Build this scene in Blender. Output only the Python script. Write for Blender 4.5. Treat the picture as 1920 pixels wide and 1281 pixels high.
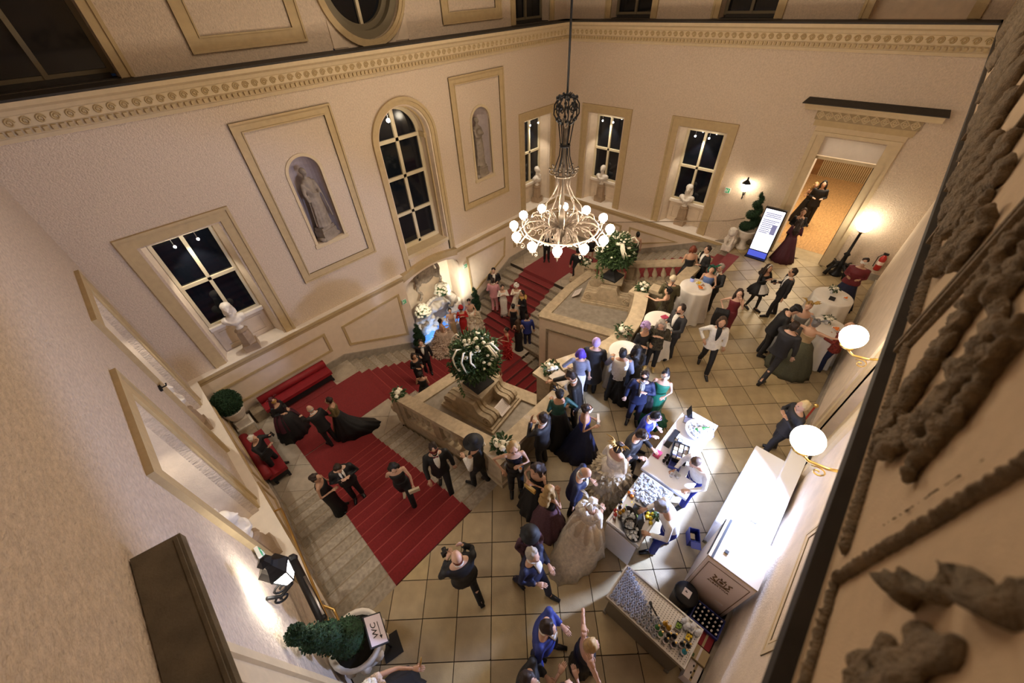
import bpy, bmesh, math, random
from math import sin, cos, pi, radians
from mathutils import Vector, Matrix, noise
random.seed(7)
S = bpy.context.scene
COL = S.collection
TMP = bpy.data.scenes.new('workbench')      # small scratch scene for fusing meshes, removed at the end
for o in list(bpy.data.objects): bpy.data.objects.remove(o)

# ------------------------------------------------------------------ camera, world, light, exposure
EYE = Vector((0, 0, 7.8))
cd = bpy.data.cameras.new('camera'); cam = bpy.data.objects.new('camera', cd); COL.objects.link(cam)
cd.sensor_width = 36; cd.sensor_fit = 'HORIZONTAL'; cd.lens = 13.427
cd.clip_start = 0.02; cd.clip_end = 100
cam.matrix_world = Matrix(((0.686498, 0.516180, -0.512131, 0), (-0.725870, 0.445013, -0.524478, 0), (-0.042820, 0.731793, 0.680180, 7.8), (0, 0, 0, 1)))
cd.dof.use_dof = True; cd.dof.focus_distance = 9.0; cd.dof.aperture_fstop = 1.8
S.camera = cam
W = bpy.data.worlds.new('night'); S.world = W; W.use_nodes = True
W.node_tree.nodes['Background'].inputs[0].default_value = (0.02, 0.03, 0.06, 1)
W.node_tree.nodes['Background'].inputs[1].default_value = 0.15
S.view_settings.view_transform = 'Standard'; S.view_settings.look = 'None'
S.view_settings.exposure = 0.14; S.view_settings.gamma = 1.0; S.view_settings.use_curve_mapping = False

WARM = (1.0, 0.80, 0.58); COOL = (0.72, 0.80, 1.0)
def area_light(name, loc, to, power, size, color, sy=None):
    l = bpy.data.lights.new(name, 'AREA'); l.energy = power; l.color = color; l.size = size
    if sy: l.shape = 'RECTANGLE'; l.size_y = sy
    o = bpy.data.objects.new(name, l); COL.objects.link(o); o.location = loc
    o.rotation_euler = (Vector(to) - Vector(loc)).to_track_quat('-Z', 'Y').to_euler(); return o
def spot_light(name, loc, to, power, color, angle=70, blend=0.5, rad=0.03):
    l = bpy.data.lights.new(name, 'SPOT'); l.energy = power; l.color = color; l.spot_size = radians(angle); l.spot_blend = blend
    l.shadow_soft_size = rad
    o = bpy.data.objects.new(name, l); COL.objects.link(o); o.location = loc
    o.rotation_euler = (Vector(to) - Vector(loc)).to_track_quat('-Z', 'Y').to_euler(); return o
def point_light(name, loc, power, color, rad=0.05):
    l = bpy.data.lights.new(name, 'POINT'); l.energy = power; l.color = color; l.shadow_soft_size = rad
    o = bpy.data.objects.new(name, l); COL.objects.link(o); o.location = loc; return o
GLOBE_E = 105.0         # emission of the chandelier globes
WALL_GLOBE_E = 34.0     # emission of the lamps on brackets
# working light of the bar: a bare bright lamp on the wall above the back counter, half hidden from the camera side by the cabinet
spot_light('bar_work_light', (5.25, -0.95, 2.3), (3.6, 1.25, 0.2), 1500, (0.46, 0.59, 1.0), 120, 0.2, 0.12)
# unseen fill light added high above the frame, warm like the lamps in view
area_light('hall_fill', (7.3, 5.6, 10.4), (7.3, 5.6, 0), 330, 6.0, (1.0, 0.84, 0.66))
# small picture lights over the busts, fountain light
for wx, wy, tx, ty in ((0.58, 12.3, 0.5, 12.5), (14.2, 12.3, 14.3, 12.5)):
    spot_light('window_spot', (wx, wy, 3.5), (tx, ty, -0.2), 110, (1.0, 0.90, 0.76), 80)
for wx, wy, tx, ty in ((16.25, 9.92, 16.5, 9.92), (16.25, 5.77, 16.5, 5.77), (-1.6, 9.92, -1.8, 9.92), (-1.6, 5.77, -1.8, 5.77)):
    spot_light('window_spot', (wx, wy, 3.5), (tx, ty, -0.2), 110, (1.0, 0.90, 0.76), 80)
spot_light('fountain_spot', (7.9, 11.2, -2.0), (8.7, 12.4, -2.0), 190, (1.0, 0.95, 0.82), 90)
spot_light('fountain_spot', (6.3, 11.0, -1.2), (7.2, 12.3, -2.3), 80, (1.0, 0.9, 0.72), 80)
point_light('pool_light', (6.6, 11.7, -3.42), 14, (0.25, 0.5, 1.0), 0.1)
area_light('hall_ceiling_lamp', (19.5, 1.3, 4.6), (19.5, 1.3, 0), 420, 2.5, (1.0, 0.80, 0.55))

# ------------------------------------------------------------------ materials (all procedural)
M = {}
def mat(name, color, rough=0.6, metal=0.0, var=0.0, vscale=6.0, bump=0.0, bscale=40.0, emit=0.0, ecol=None, alpha=1.0, trans=0.0, stretch=None, spec=None, sheen=0.0, ior=1.45):
    m = bpy.data.materials.new(name); m.use_nodes = True; nt = m.node_tree; b = nt.nodes['Principled BSDF']
    c = (color[0], color[1], color[2], 1)
    b.inputs['Base Color'].default_value = c; b.inputs['Roughness'].default_value = rough; b.inputs['Metallic'].default_value = metal
    if spec is not None: b.inputs['Specular IOR Level'].default_value = spec
    if sheen: b.inputs['Sheen Weight'].default_value = sheen
    b.inputs['IOR'].default_value = ior
    if trans: b.inputs['Transmission Weight'].default_value = trans
    if alpha < 1: b.inputs['Alpha'].default_value = alpha
    if emit: b.inputs['Emission Color'].default_value = (*(ecol or color), 1); b.inputs['Emission Strength'].default_value = emit
    if var or bump:
        tc = nt.nodes.new('ShaderNodeTexCoord'); src = tc.outputs['Object']
        if stretch:
            mp = nt.nodes.new('ShaderNodeMapping'); mp.inputs['Scale'].default_value = stretch
            nt.links.new(src, mp.inputs[0]); src = mp.outputs[0]
    if var:
        n = nt.nodes.new('ShaderNodeTexNoise'); n.inputs['Scale'].default_value = vscale; n.inputs['Detail'].default_value = 5
        nt.links.new(src, n.inputs['Vector'])
        r = nt.nodes.new('ShaderNodeValToRGB'); r.color_ramp.elements[0].position = 0.3; r.color_ramp.elements[1].position = 0.7
        r.color_ramp.elements[0].color = tuple(max(0, x*(1-var)) for x in color[:3]) + (1,)
        r.color_ramp.elements[1].color = tuple(min(1, x*(1+var)) for x in color[:3]) + (1,)
        nt.links.new(n.outputs['Fac'], r.inputs[0]); nt.links.new(r.outputs[0], b.inputs['Base Color'])
    if bump:
        n2 = nt.nodes.new('ShaderNodeTexNoise'); n2.inputs['Scale'].default_value = bscale; n2.inputs['Detail'].default_value = 4
        nt.links.new(src, n2.inputs['Vector'])
        bp = nt.nodes.new('ShaderNodeBump'); bp.inputs['Strength'].default_value = bump; bp.inputs['Distance'].default_value = 0.045 if name == 'rough_plaster' else 0.03 if name == 'plaster' else 0.02
        nt.links.new(n2.outputs['Fac'], bp.inputs['Height']); nt.links.new(bp.outputs[0], b.inputs['Normal'])
    M[name] = m; return m
mat('plaster', (0.62, 0.50, 0.375), 0.85, var=0.09, vscale=22.0, bump=0.9, bscale=34)
mat('rough_plaster', (0.60, 0.49, 0.39), 0.9, var=0.14, vscale=12.0, bump=1.0, bscale=15, stretch=(1, 1, 2.4))
mat('panel_plaster', (0.66, 0.54, 0.405), 0.85, var=0.08, vscale=4.0, bump=0.4, bscale=30)
mat('cream_paint', (0.72, 0.60, 0.47), 0.8, var=0.04, vscale=5)
mat('trim_ochre', (0.47, 0.35, 0.185), 0.7, var=0.06, vscale=8, bump=0.15, bscale=30)
mat('frieze_dark', (0.33, 0.25, 0.14), 0.8)
mat('trim_light', (0.58, 0.46, 0.285), 0.7, var=0.05, vscale=8)
mat('sill_white', (0.80, 0.72, 0.62), 0.6, var=0.04)
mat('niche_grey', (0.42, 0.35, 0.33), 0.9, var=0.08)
mat('lead', (0.032, 0.027, 0.022), 0.7, var=0.2, vscale=12)
mat('canopy_lead', (0.115, 0.092, 0.062), 0.8, var=0.25, vscale=5, bump=0.3, bscale=60)
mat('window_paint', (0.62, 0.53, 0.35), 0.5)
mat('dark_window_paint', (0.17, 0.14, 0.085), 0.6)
mat('night_glass', (0.006, 0.008, 0.012), 0.06, spec=0.6)
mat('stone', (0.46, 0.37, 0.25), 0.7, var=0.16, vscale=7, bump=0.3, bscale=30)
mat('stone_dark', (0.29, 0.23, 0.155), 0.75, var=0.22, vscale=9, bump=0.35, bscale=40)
mat('stone_grey', (0.30, 0.26, 0.21), 0.7, var=0.18, vscale=6, bump=0.25, bscale=40)
mat('marble', (0.70, 0.64, 0.56), 0.5, var=0.10, vscale=9)
mat('statue', (0.27, 0.22, 0.17), 0.6, var=0.25, vscale=7)
mat('bust_plinth', (0.36, 0.26, 0.17), 0.5, var=0.12, vscale=6)
for i, c in enumerate(((0.37, 0.285, 0.16), (0.345, 0.265, 0.15), (0.40, 0.31, 0.18), (0.315, 0.245, 0.15), (0.45, 0.355, 0.195))):
    mat('floor_tile_%d' % i, c, 0.38, var=0.14, vscale=3.5, bump=0.12, bscale=50)
mat('grout', (0.045, 0.034, 0.022), 0.9)
for i, c in enumerate(((0.40, 0.34, 0.26), (0.36, 0.30, 0.22), (0.44, 0.38, 0.30))):
    mat('landing_tile_%d' % i, c, 0.4, var=0.14, vscale=4)
for i, c in enumerate(((0.36, 0.305, 0.235), (0.31, 0.265, 0.20), (0.40, 0.345, 0.275))):
    mat('step_stone_%d' % i, c, 0.7, var=0.25, vscale=14, bump=0.3, bscale=60)
mat('carpet_red', (0.20, 0.012, 0.014), 0.95, var=0.15, vscale=30, bump=0.3, bscale=300, sheen=0.2)
mat('carpet_highlight', (0.33, 0.05, 0.045), 0.8)  # lighter red for the highlights painted along the carpet nosings
mat('bench_red', (0.23, 0.008, 0.014), 0.6, var=0.1)
mat('gold', (0.75, 0.52, 0.18), 0.3, 1.0)
mat('black_iron', (0.02, 0.02, 0.022), 0.45, 0.6)
mat('chandelier_iron', (0.16, 0.13, 0.10), 0.4, 0.7)
mat('crystal', (0.40, 0.33, 0.27), 0.35, 0.4)
mat('globe', (1, 0.93, 0.82), 0.4, emit=GLOBE_E, ecol=(1.0, 0.83, 0.63))
mat('post_glass', (1, 0.93, 0.80), 0.4, emit=22, ecol=(1.0, 0.88, 0.68))
mat('lamp_glass', (1, 0.93, 0.80), 0.4, emit=WALL_GLOBE_E, ecol=(1.0, 0.86, 0.66))
mat('lantern_glass', (1, 0.95, 0.9), 0.4, emit=50, ecol=(1.0, 0.94, 0.84))
mat('bulb', (1, 0.95, 0.9), 0.4, emit=60, ecol=(1.0, 0.92, 0.8))
mat('white_cloth', (0.74, 0.70, 0.64), 0.9, var=0.03)
mat('white_lacquer', (0.82, 0.83, 0.85), 0.3)
mat('steel', (0.55, 0.55, 0.56), 0.3, 1.0)
mat('steel_dark', (0.25, 0.24, 0.22), 0.4, 0.9)
mat('ice', (0.86, 0.90, 0.96), 0.15, trans=0.5)
mat('glass', (0.92, 0.94, 1.0), 0.06, trans=0.45)
mat('black', (0.010, 0.010, 0.012), 0.6)
mat('black_plastic', (0.012, 0.012, 0.014), 0.4)
mat('black_blur', (0.05, 0.045, 0.04), 0.4)
mat('ivory_print', (0.80, 0.66, 0.58), 0.5)
mat('print_brown', (0.16, 0.09, 0.035), 0.6)
mat('wood_cream', (0.46, 0.37, 0.27), 0.5, var=0.03)
mat('kraft', (0.44, 0.33, 0.17), 0.8, var=0.08)
mat('parquet', (0.50, 0.29, 0.12), 0.35, var=0.25, vscale=5, stretch=(1, 4, 1))
mat('slat_wood', (0.22, 0.10, 0.03), 0.5, var=0.2)
mat('brown_bark', (0.06,0.035,0.02), 0.9)
mat('leaf', (0.028, 0.062, 0.016), 0.6, var=0.45, vscale=14)
mat('leaf_light', (0.07, 0.12, 0.035), 0.6, var=0.35, vscale=14)
mat('topiary', (0.012, 0.042, 0.014), 0.7, var=0.5, vscale=26, bump=1.0, bscale=50)
mat('flower_white', (0.80, 0.76, 0.62), 0.7, var=0.06)
mat('ribbon', (0.80, 0.76, 0.62), 0.6)
mat('soil', (0.012, 0.010, 0.006), 0.95, var=0.3)
mat('paper', (0.80, 0.72, 0.68), 0.6)
mat('screen', (0.9, 0.92, 1.0), 0.3, emit=1.6, ecol=(0.86, 0.88, 1.0))
mat('screen_text', (0.3, 0.34, 0.6), 0.3, emit=0.25, ecol=(0.36, 0.40, 0.85))
mat('screen_blue', (0.05, 0.07, 0.4), 0.3, emit=0.7, ecol=(0.10, 0.14, 0.8))
mat('sign_face', (0.64, 0.56, 0.62), 0.5)
mat('exit_green', (0.02, 0.30, 0.12), 0.5, emit=0.25, ecol=(0.04, 0.5, 0.2))
mat('exit_white', (0.75, 0.75, 0.7), 0.4)
mat('extinguisher', (0.35, 0.02, 0.015), 0.35)
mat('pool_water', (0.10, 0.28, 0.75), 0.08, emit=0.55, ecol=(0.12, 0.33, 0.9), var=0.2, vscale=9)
mat('relief', (0.21, 0.155, 0.095), 0.9, var=0.3, vscale=30, bump=0.8, bscale=120)
mat('relief_wall', (0.56, 0.42, 0.27), 0.9, var=0.05, vscale=30, bump=0.2, bscale=200)
mat('orange', (0.8, 0.22, 0.02), 0.5)
mat('lemon', (0.75, 0.55, 0.03), 0.5)
mat('lime', (0.20, 0.32, 0.05), 0.5)
mat('bottle_green', (0.03, 0.12, 0.03), 0.1)
mat('bottle_dark', (0.012, 0.012, 0.014), 0.1)
mat('bottle_amber', (0.45, 0.23, 0.01), 0.12)
mat('bottle_teal', (0.02, 0.20, 0.26), 0.12)
mat('bottle_red', (0.35, 0.03, 0.02), 0.15)
mat('blue_plastic', (0.025, 0.04, 0.22), 0.4)
mat('magenta', (0.42, 0.04, 0.10), 0.5)

# ------------------------------------------------------------------ mesh helpers
class MB:
    def __init__(s): s.v = []; s.f = []
    def add(s, vs, fs, mx=None):
        n = len(s.v)
        if mx is not None: vs = [mx @ Vector(v) for v in vs]
        s.v += [tuple(v) for v in vs]; s.f += [tuple(i + n for i in f) for f in fs]; return s
    def box(s, x0, y0, z0, x1, y1, z1, mx=None):
        vs = [(x0,y0,z0),(x1,y0,z0),(x1,y1,z0),(x0,y1,z0),(x0,y0,z1),(x1,y0,z1),(x1,y1,z1),(x0,y1,z1)]
        return s.add(vs, [(0,3,2,1),(4,5,6,7),(0,1,5,4),(1,2,6,5),(2,3,7,6),(3,0,4,7)], mx)
    def cbox(s, c, d, mx=None):
        return s.box(c[0]-d[0]/2, c[1]-d[1]/2, c[2]-d[2]/2, c[0]+d[0]/2, c[1]+d[1]/2, c[2]+d[2]/2, mx)
    def loft(s, rings, cap=True, closed=True, mx=None):
        n = len(rings[0]); vs = [p for r in rings for p in r]; fs = []
        for i in range(len(rings)-1):
            for j in range(n if closed else n-1):
                a = i*n+j; b = i*n+(j+1) % n; fs.append((a, b, b+n, a+n))
        if cap: fs.append(tuple(range(n-1, -1, -1))); fs.append(tuple((len(rings)-1)*n + k for k in range(n)))
        return s.add(vs, fs, mx)
    def lathe(s, prof, seg=16, c=(0,0,0), mx=None, wave=None, cap=True):
        rings = []
        for r, z in prof:
            rings.append([(c[0]+r*cos(2*pi*k/seg), c[1]+r*sin(2*pi*k/seg), c[2]+z) for k in range(seg)])
        return s.loft(rings, cap, True, mx)
    def tube(s, pts, rad, seg=6, cap=True, mx=None, flat=1.0):
        pts = [Vector(p) for p in pts]; n = len(pts)
        if not hasattr(rad, '__len__'): rad = [rad]*n
        rings = []; up = None
        for i, p in enumerate(pts):
            t = (pts[min(i+1, n-1)] - pts[max(i-1, 0)])
            if t.length < 1e-9: t = Vector((0,0,1))
            t.normalize()
            if up is None:
                up = Vector((0,0,1)) if abs(t.z) < 0.9 else Vector((1,0,0))
            a = up - t*up.dot(t)
            if a.length < 1e-6: a = t.orthogonal()
            a.normalize(); b = t.cross(a); up = a
            rings.append([p + (a*cos(2*pi*k/seg) + b*sin(2*pi*k/seg)*flat)*rad[i] for k in range(seg)])
        return s.loft(rings, cap, True, mx)
    def ball(s, c, r, seg=10, rings=6, mx=None):
        if not hasattr(r, '__len__'): r = (r, r, r)
        vs = [(c[0], c[1], c[2]-r[2])]
        for i in range(1, rings):
            th = pi*i/rings
            for k in range(seg):
                vs.append((c[0]+r[0]*sin(th)*cos(2*pi*k/seg), c[1]+r[1]*sin(th)*sin(2*pi*k/seg), c[2]-r[2]*cos(th)))
        vs.append((c[0], c[1], c[2]+r[2])); top = len(vs)-1; fs = []
        for k in range(seg):
            fs.append((0, 1+(k+1) % seg, 1+k))
            for i in range(rings-2):
                a = 1+i*seg+k; b = 1+i*seg+(k+1) % seg; fs.append((a, b, b+seg, a+seg))
            fs.append((1+(rings-2)*seg+k, 1+(rings-2)*seg+(k+1) % seg, top))
        return s.add(vs, fs, mx)
    def prism(s, poly, z0, z1, mx=None):
        n = len(poly); vs = [(p[0], p[1], z0) for p in poly] + [(p[0], p[1], z1) for p in poly]
        fs = [tuple(range(n-1, -1, -1)), tuple(range(n, 2*n))] + [(i, (i+1) % n, (i+1) % n + n, i+n) for i in range(n)]
        return s.add(vs, fs, mx)
    def frame(s, w0, h0, w1, h1, band, d0, d1, mx=None):
        # rectangular picture-frame ring in the local xz plane, thickness in y from d0 to d1
        a = (w0, h0, w1, h1); b = (w0+band, h0+band, w1-band, h1-band)
        def q(t): return [(t[0], t[1]), (t[2], t[1]), (t[2], t[3]), (t[0], t[3])]
        o = q(a); i = q(b); vs = []
        for d in (d0, d1):
            vs += [(x, d, z) for x, z in o] + [(x, d, z) for x, z in i]
        fs = []
        for k in range(4):
            k2 = (k+1) % 4
            fs += [(k, k2, 4+k2, 4+k), (8+k, 12+k, 12+k2, 8+k2), (k, 8+k, 8+k2, k2), (4+k, 4+k2, 12+k2, 12+k)]
        return s.add(vs, fs, mx)
    def build(s, name, m, parent=None, smooth=False, mx=None):
        me = bpy.data.meshes.new(name); me.from_pydata(s.v, [], s.f); me.update()
        return mesh_obj(name, me, m, parent, smooth, mx)
def mesh_obj(name, me, m, parent=None, smooth=False, mx=None, fix=True):
    if fix:
        bm = bmesh.new(); bm.from_mesh(me); bmesh.ops.recalc_face_normals(bm, faces=bm.faces); bm.to_mesh(me); bm.free()
    me.materials.append(M[m] if isinstance(m, str) else m)
    if smooth: me.polygons.foreach_set('use_smooth', [True]*len(me.polygons))
    o = bpy.data.objects.new(name, me); COL.objects.link(o)
    if parent is not None: o.parent = parent
    if mx is not None: o.matrix_local = mx
    return o
def share(name, src, parent=None, mx=None):
    o = bpy.data.objects.new(name, src.data); COL.objects.link(o)
    if parent is not None: o.parent = parent
    if mx is not None: o.matrix_local = mx
    return o
def tag(o, label, cat, group=None, kind=None):
    if label: o['label'] = label
    if cat: o['category'] = cat
    if group: o['group'] = group
    if kind: o['kind'] = kind
    return o
def thing(name, label, cat, loc=(0,0,0), rz=0.0, group=None):
    o = bpy.data.objects.new(name, None); COL.objects.link(o); o.empty_display_size = 0.1
    o.location = loc; o.rotation_euler = (0, 0, rz); return tag(o, label, cat, group)
def structure(name, loc=(0,0,0), rz=0.0):
    o = bpy.data.objects.new(name, None); COL.objects.link(o); o.location = loc; o.rotation_euler = (0,0,rz); o['kind'] = 'structure'; return o
def dup(root, loc, rz=None, label=None, group=None):
    r = root.copy(); COL.objects.link(r); r.location = loc
    if rz is not None: r.rotation_euler = (0, 0, rz)
    if label: r['label'] = label
    if group: r['group'] = group
    for ch in list(root.children):
        c = ch.copy(); COL.objects.link(c); c.parent = r
        for g in list(ch.children):
            d = g.copy(); COL.objects.link(d); d.parent = c
    return r
def T(x, y, z): return Matrix.Translation((x, y, z))
def RZ(a): return Matrix.Rotation(a, 4, 'Z')
def RX(a): return Matrix.Rotation(a, 4, 'X')
def RY(a): return Matrix.Rotation(a, 4, 'Y')
def text_obj(name, s, size, m, parent, mx, depth=0.002, align='CENTER', shear=0.0):
    cu = bpy.data.curves.new(name, 'FONT'); cu.body = s; cu.size = size; cu.extrude = depth; cu.align_x = align; cu.align_y = 'CENTER'; cu.shear = shear
    cu.resolution_u = 3; tmp = bpy.data.objects.new(name, cu); TMP.collection.objects.link(tmp); TMP.view_layers[0].update()
    me = bpy.data.meshes.new_from_object(tmp.evaluated_get(TMP.view_layers[0].depsgraph)); bpy.data.objects.remove(tmp); me.materials.clear(); me.name = name
    return mesh_obj(name, me, m, parent, False, mx, fix=False)
# ------------------------------------------------------------------ room shell
CX = 7.34                                   # axis of symmetry of the hall
MX_BL = Matrix(((1,0,0,0),(0,1,0,12.14),(0,0,1,0),(0,0,0,1)))
MX_BR = Matrix(((0,1,0,16.08),(1,0,0,0),(0,0,1,0),(0,0,0,1)))
MX_W = Matrix(((0,-1,0,-1.4),(1,0,0,0),(0,0,1,0),(0,0,0,1)))
MX_R = Matrix(((1,0,0,0),(0,-1,0,-1.3),(0,0,1,0),(0,0,0,1)))
def wall(name, m, mx, u0, u1, z0, z1, thick, holes):
    # holes: (a, b, lo, hi) rectangles or (a, b, lo, spring, 'arch') openings, never overlapping in u
    mb = MB(); u = u0
    for h in sorted(holes):
        a, b = h[0], h[1]
        mb.box(u, 0, z0, a, thick, z1, mx)
        if h[2] > z0: mb.box(a, 0, z0, b, thick, h[2], mx)
        if len(h) > 4:
            c = (a+b)/2; r = (b-a)/2; n = 20; ry = r if h[4] == 'arch' else h[5]
            pts = [(c - r*cos(pi*k/n), h[3] + ry*sin(pi*k/n)) for k in range(n+1)]
            for k in range(n):
                (ua, za), (ub, zb) = pts[k], pts[k+1]
                vs = [(ua,0,za),(ub,0,zb),(ub,0,z1),(ua,0,z1),(ua,thick,za),(ub,thick,zb),(ub,thick,z1),(ua,thick,z1)]
                mb.add(vs, [(0,1,2,3),(7,6,5,4),(0,4,5,1)], mx)
        else: mb.box(a, 0, h[3], b, thick, z1, mx)
        u = b
    mb.box(u, 0, z0, u1, thick, z1, mx)
    o = mb.build(name, m); o['kind'] = 'structure'; return o
WIN = [(0.58,), (14.2,)]
holes_bl = [(c-0.86, c+0.86, -0.22, 3.62) for c in (0.58, 14.2)] + [(6.45, 8.55, 0.30, 4.22, 'arch')]
holes_bl += [(3.56, 4.46, 2.1, 4.15, 'arch'), (10.42, 11.32, 2.1, 4.15, 'arch')]
holes_s = [(c-0.86, c+0.86, -0.22, 3.62) for c in (9.92, 5.77)]
wall('wall_north', 'plaster', MX_BL, -1.4, 16.9, -0.22, 6.1, 0.7, holes_bl)
wall('wall_east', 'plaster', MX_BR, -2.4, 12.14, -0.22, 6.1, 0.7, holes_s + [(0.36, 2.12, -0.22, 3.95)])
wall('wall_west', 'rough_plaster', MX_W, -2.4, 12.14, -0.22, 6.1, 0.7, holes_s + [(0.42, 2.02, -0.22, 3.9)])
wall('wall_south', 'panel_plaster', MX_R, -2.1, 16.8, -0.22, 6.1, 0.4, [(6.1, 7.6, -0.22, 3.1)])
# lower storey of the stair well, a hand's width proud of the wall above
wall('wall_north.001', 'cream_paint', Matrix.Translation((0, 12.0, 0)), -1.28, 15.96, -7.0, -0.30, 0.14, [(5.95, 8.73, -4.4, -0.95, 'ell', 0.52)])
wall('wall_east.001', 'cream_paint', Matrix(((0,1,0,15.96),(1,0,0,0),(0,0,1,0),(0,0,0,1))), 3.0, 12.0, -3.0, -0.30, 0.8, [])
wall('wall_west.001', 'cream_paint', Matrix(((0,-1,0,-1.28),(1,0,0,0),(0,0,1,0),(0,0,0,1))), 3.0, 12.0, -3.0, -0.30, 0.8, [])
MB().box(5.6, 12.85, -4.6, 9.1, 12.95, -0.3).box(5.85, 12.14, -4.6, 5.95, 12.9, -0.3).box(8.73, 12.14, -4.6, 8.83, 12.9, -0.3).build('wall_north.006', 'panel_plaster')['kind'] = 'structure'
# upper storey, set back behind the cornice
UP = 12.75
def upper(name, mx, u0, u1, holes, m='plaster'): return wall(name, m, mx, u0, u1, 6.6, 10.6, 0.6, holes)
MU_BL = Matrix.Translation((0, UP, 0)); MU_BR = Matrix(((0,1,0,16.7),(1,0,0,0),(0,0,1,0),(0,0,0,1))); MU_W = Matrix(((0,-1,0,-2.0),(1,0,0,0),(0,0,1,0),(0,0,0,1)))
n = 24
wall_u = MB()
hu = [(-0.85, 1.35, 6.72, 9.6), (13.6, 15.6, 6.72, 9.6)]
o = upper('wall_north.002', MU_BL, -2.0, 6.2, [hu[0]]); o2 = upper('wall_north.003', MU_BL, 8.75, 16.7, [hu[1]])
mb = MB(); c = 7.475; r = 1.2; zc = 8.05       # round window
for k in range(48):
    a0, a1 = 2*pi*k/48, 2*pi*(k+1)/48
    def sq(a):
        ca, sa = cos(a), sin(a); t = min(1.275/abs(ca) if abs(ca) > 1e-6 else 9e9, (2.55 if sa > 0 else 1.45)/abs(sa) if abs(sa) > 1e-6 else 9e9)
        return (c + t*ca, zc + t*sa)
    p = [(c+r*cos(a0), zc+r*sin(a0)), (c+r*cos(a1), zc+r*sin(a1)), sq(a1), sq(a0)]
    vs = [(x, UP, z) for x, z in p] + [(x, UP+0.6, z) for x, z in p]
    mb.add(vs, [(0,1,2,3), (0,4,5,1)])
mb.build('wall_north.004', 'plaster')['kind'] = 'structure'
upper('wall_east.002', MU_BR, -2.6, 12.75, [(8.9, 10.6, 6.72, 9.6), (4.75, 6.45, 6.72, 9.6), (0.35, 2.35, 6.72, 9.6)])
upper('wall_west.002', MU_W, -2.6, 12.75, [(8.9, 10.6, 6.72, 9.6), (4.75, 6.45, 6.72, 9.6)])
# gallery wall beside the camera: upper storey on the south side with its ledge
mb = MB(); mb.box(-2.6, -1.7, 6.72, 17.0, -0.32, 10.6); o = mb.build('wall_south.001', 'relief_wall'); RELIEF = o; o['kind'] = 'structure'
mb = MB().loft([[(x,-0.30,6.68),(x,-0.36,6.55),(x,-0.70,5.9),(x,-1.35,5.0),(x,-1.7,5.0),(x,-1.7,6.68)] for x in (-2.0,16.7)]); o = mb.build('trim_6', 'plaster'); o['kind'] = 'structure'
mb = MB(); mb.box(-2.0, -0.8, 6.68, 16.7, -0.285, 6.72); o = mb.build('trim_7', 'lead'); o['kind'] = 'structure'
mb = MB(); mb.box(-2.6, -2.6, 10.6, 17.4, 13.4, 10.8); mb.build('ceiling', 'plaster')['kind'] = 'structure'

# cornice runs: profile swept along the wall (u, d outwards negative)
def run(name, m, mx, u0, u1, prof, smooth=False):
    mb = MB(); mb.loft([[(u0, d, z) for d, z in prof], [(u1, d, z) for d, z in prof]], True, True, mx); o = mb.build(name, m); return o
PROF = [(0.05,6.06),(-0.04,6.06),(-0.05,6.13),(-0.08,6.15),(-0.08,6.26),(-0.10,6.28),(-0.10,6.46),(-0.13,6.48),(-0.16,6.55),(-0.24,6.60),(-0.25,6.68),(0.62,6.68),(0.62,6.06)]
SPIRAL = None
def spiral_mesh():
    mb = MB(); pts = []
    for k in range(22):
        a = k/21*pi*3.6; r = 0.078*(1-k/21*0.82); pts.append((r*cos(a), 0, r*sin(a)))
    mb.tube(pts, [0.016]*21+[0.024], 4); return mb
cornices = []
for i, (mx, u0, u1) in enumerate(((MX_BL, -1.4, 16.08), (MX_BR, -0.6, 12.14), (MX_W, -0.6, 12.14))):
    root = structure('trim_%d' % (i+1))
    o = run('cornice_moulding', 'trim_light', mx, u0-0.02, u1+0.02, PROF); o.parent = root
    o = MB().box(u0-0.6, -0.245, 6.68, u1+0.6, 0.62, 6.72, mx).build('lead_cover', 'lead', root)
    if i == 2: continue
    k = 0; u = u0+0.3
    while u < u1-0.3:
        m4 = mx @ T(u, -0.105, 6.37)
        if SPIRAL is None: SPIRAL = spiral_mesh().build('scroll', 'trim_ochre', root, mx=m4)
        else: share('scroll', SPIRAL, root, m4)
        u += 0.216
    d = MB(); u = u0+0.1
    while u < u1-0.1: d.box(u, -0.135, 6.165, u+0.075, -0.07, 6.245, mx); u += 0.125
    o = d.build('dentil_row', 'trim_ochre', root); o['kind'] = 'stuff'

# ledge at the foot of the windows
LEDGE = [(0.3,-0.22),(-0.17,-0.22),(-0.19,-0.25),(-0.19,-0.34),(-0.16,-0.38),(-0.145,-0.47),(0.3,-0.47)]
root = structure('trim_4')
run('ledge_moulding', 'trim_ochre', MX_BL, -1.57, 5.95, LEDGE).parent = root
run('ledge_moulding', 'trim_ochre', MX_BL, 8.73, 16.25, LEDGE).parent = root
run('ledge_moulding', 'trim_ochre', MX_BR, 3.6, 12.14, LEDGE).parent = root
run('ledge_moulding', 'trim_ochre', MX_W, 3.3, 12.14, LEDGE).parent = root
MB().box(-1.59, -0.2, -0.222, 5.95, 0.7, -0.205, MX_BL).build('ledge_top', 'sill_white', root)
MB().box(8.73, -0.2, -0.222, 16.27, 0.7, -0.205, MX_BL).build('ledge_top', 'sill_white', root)
MB().box(3.6, -0.2, -0.222, 12.14, 0.75, -0.206, MX_BR).build('ledge_top', 'sill_white', root)
MB().box(3.3, -0.2, -0.222, 12.14, 0.75, -0.206, MX_W).build('ledge_top', 'sill_white', root)
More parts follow.
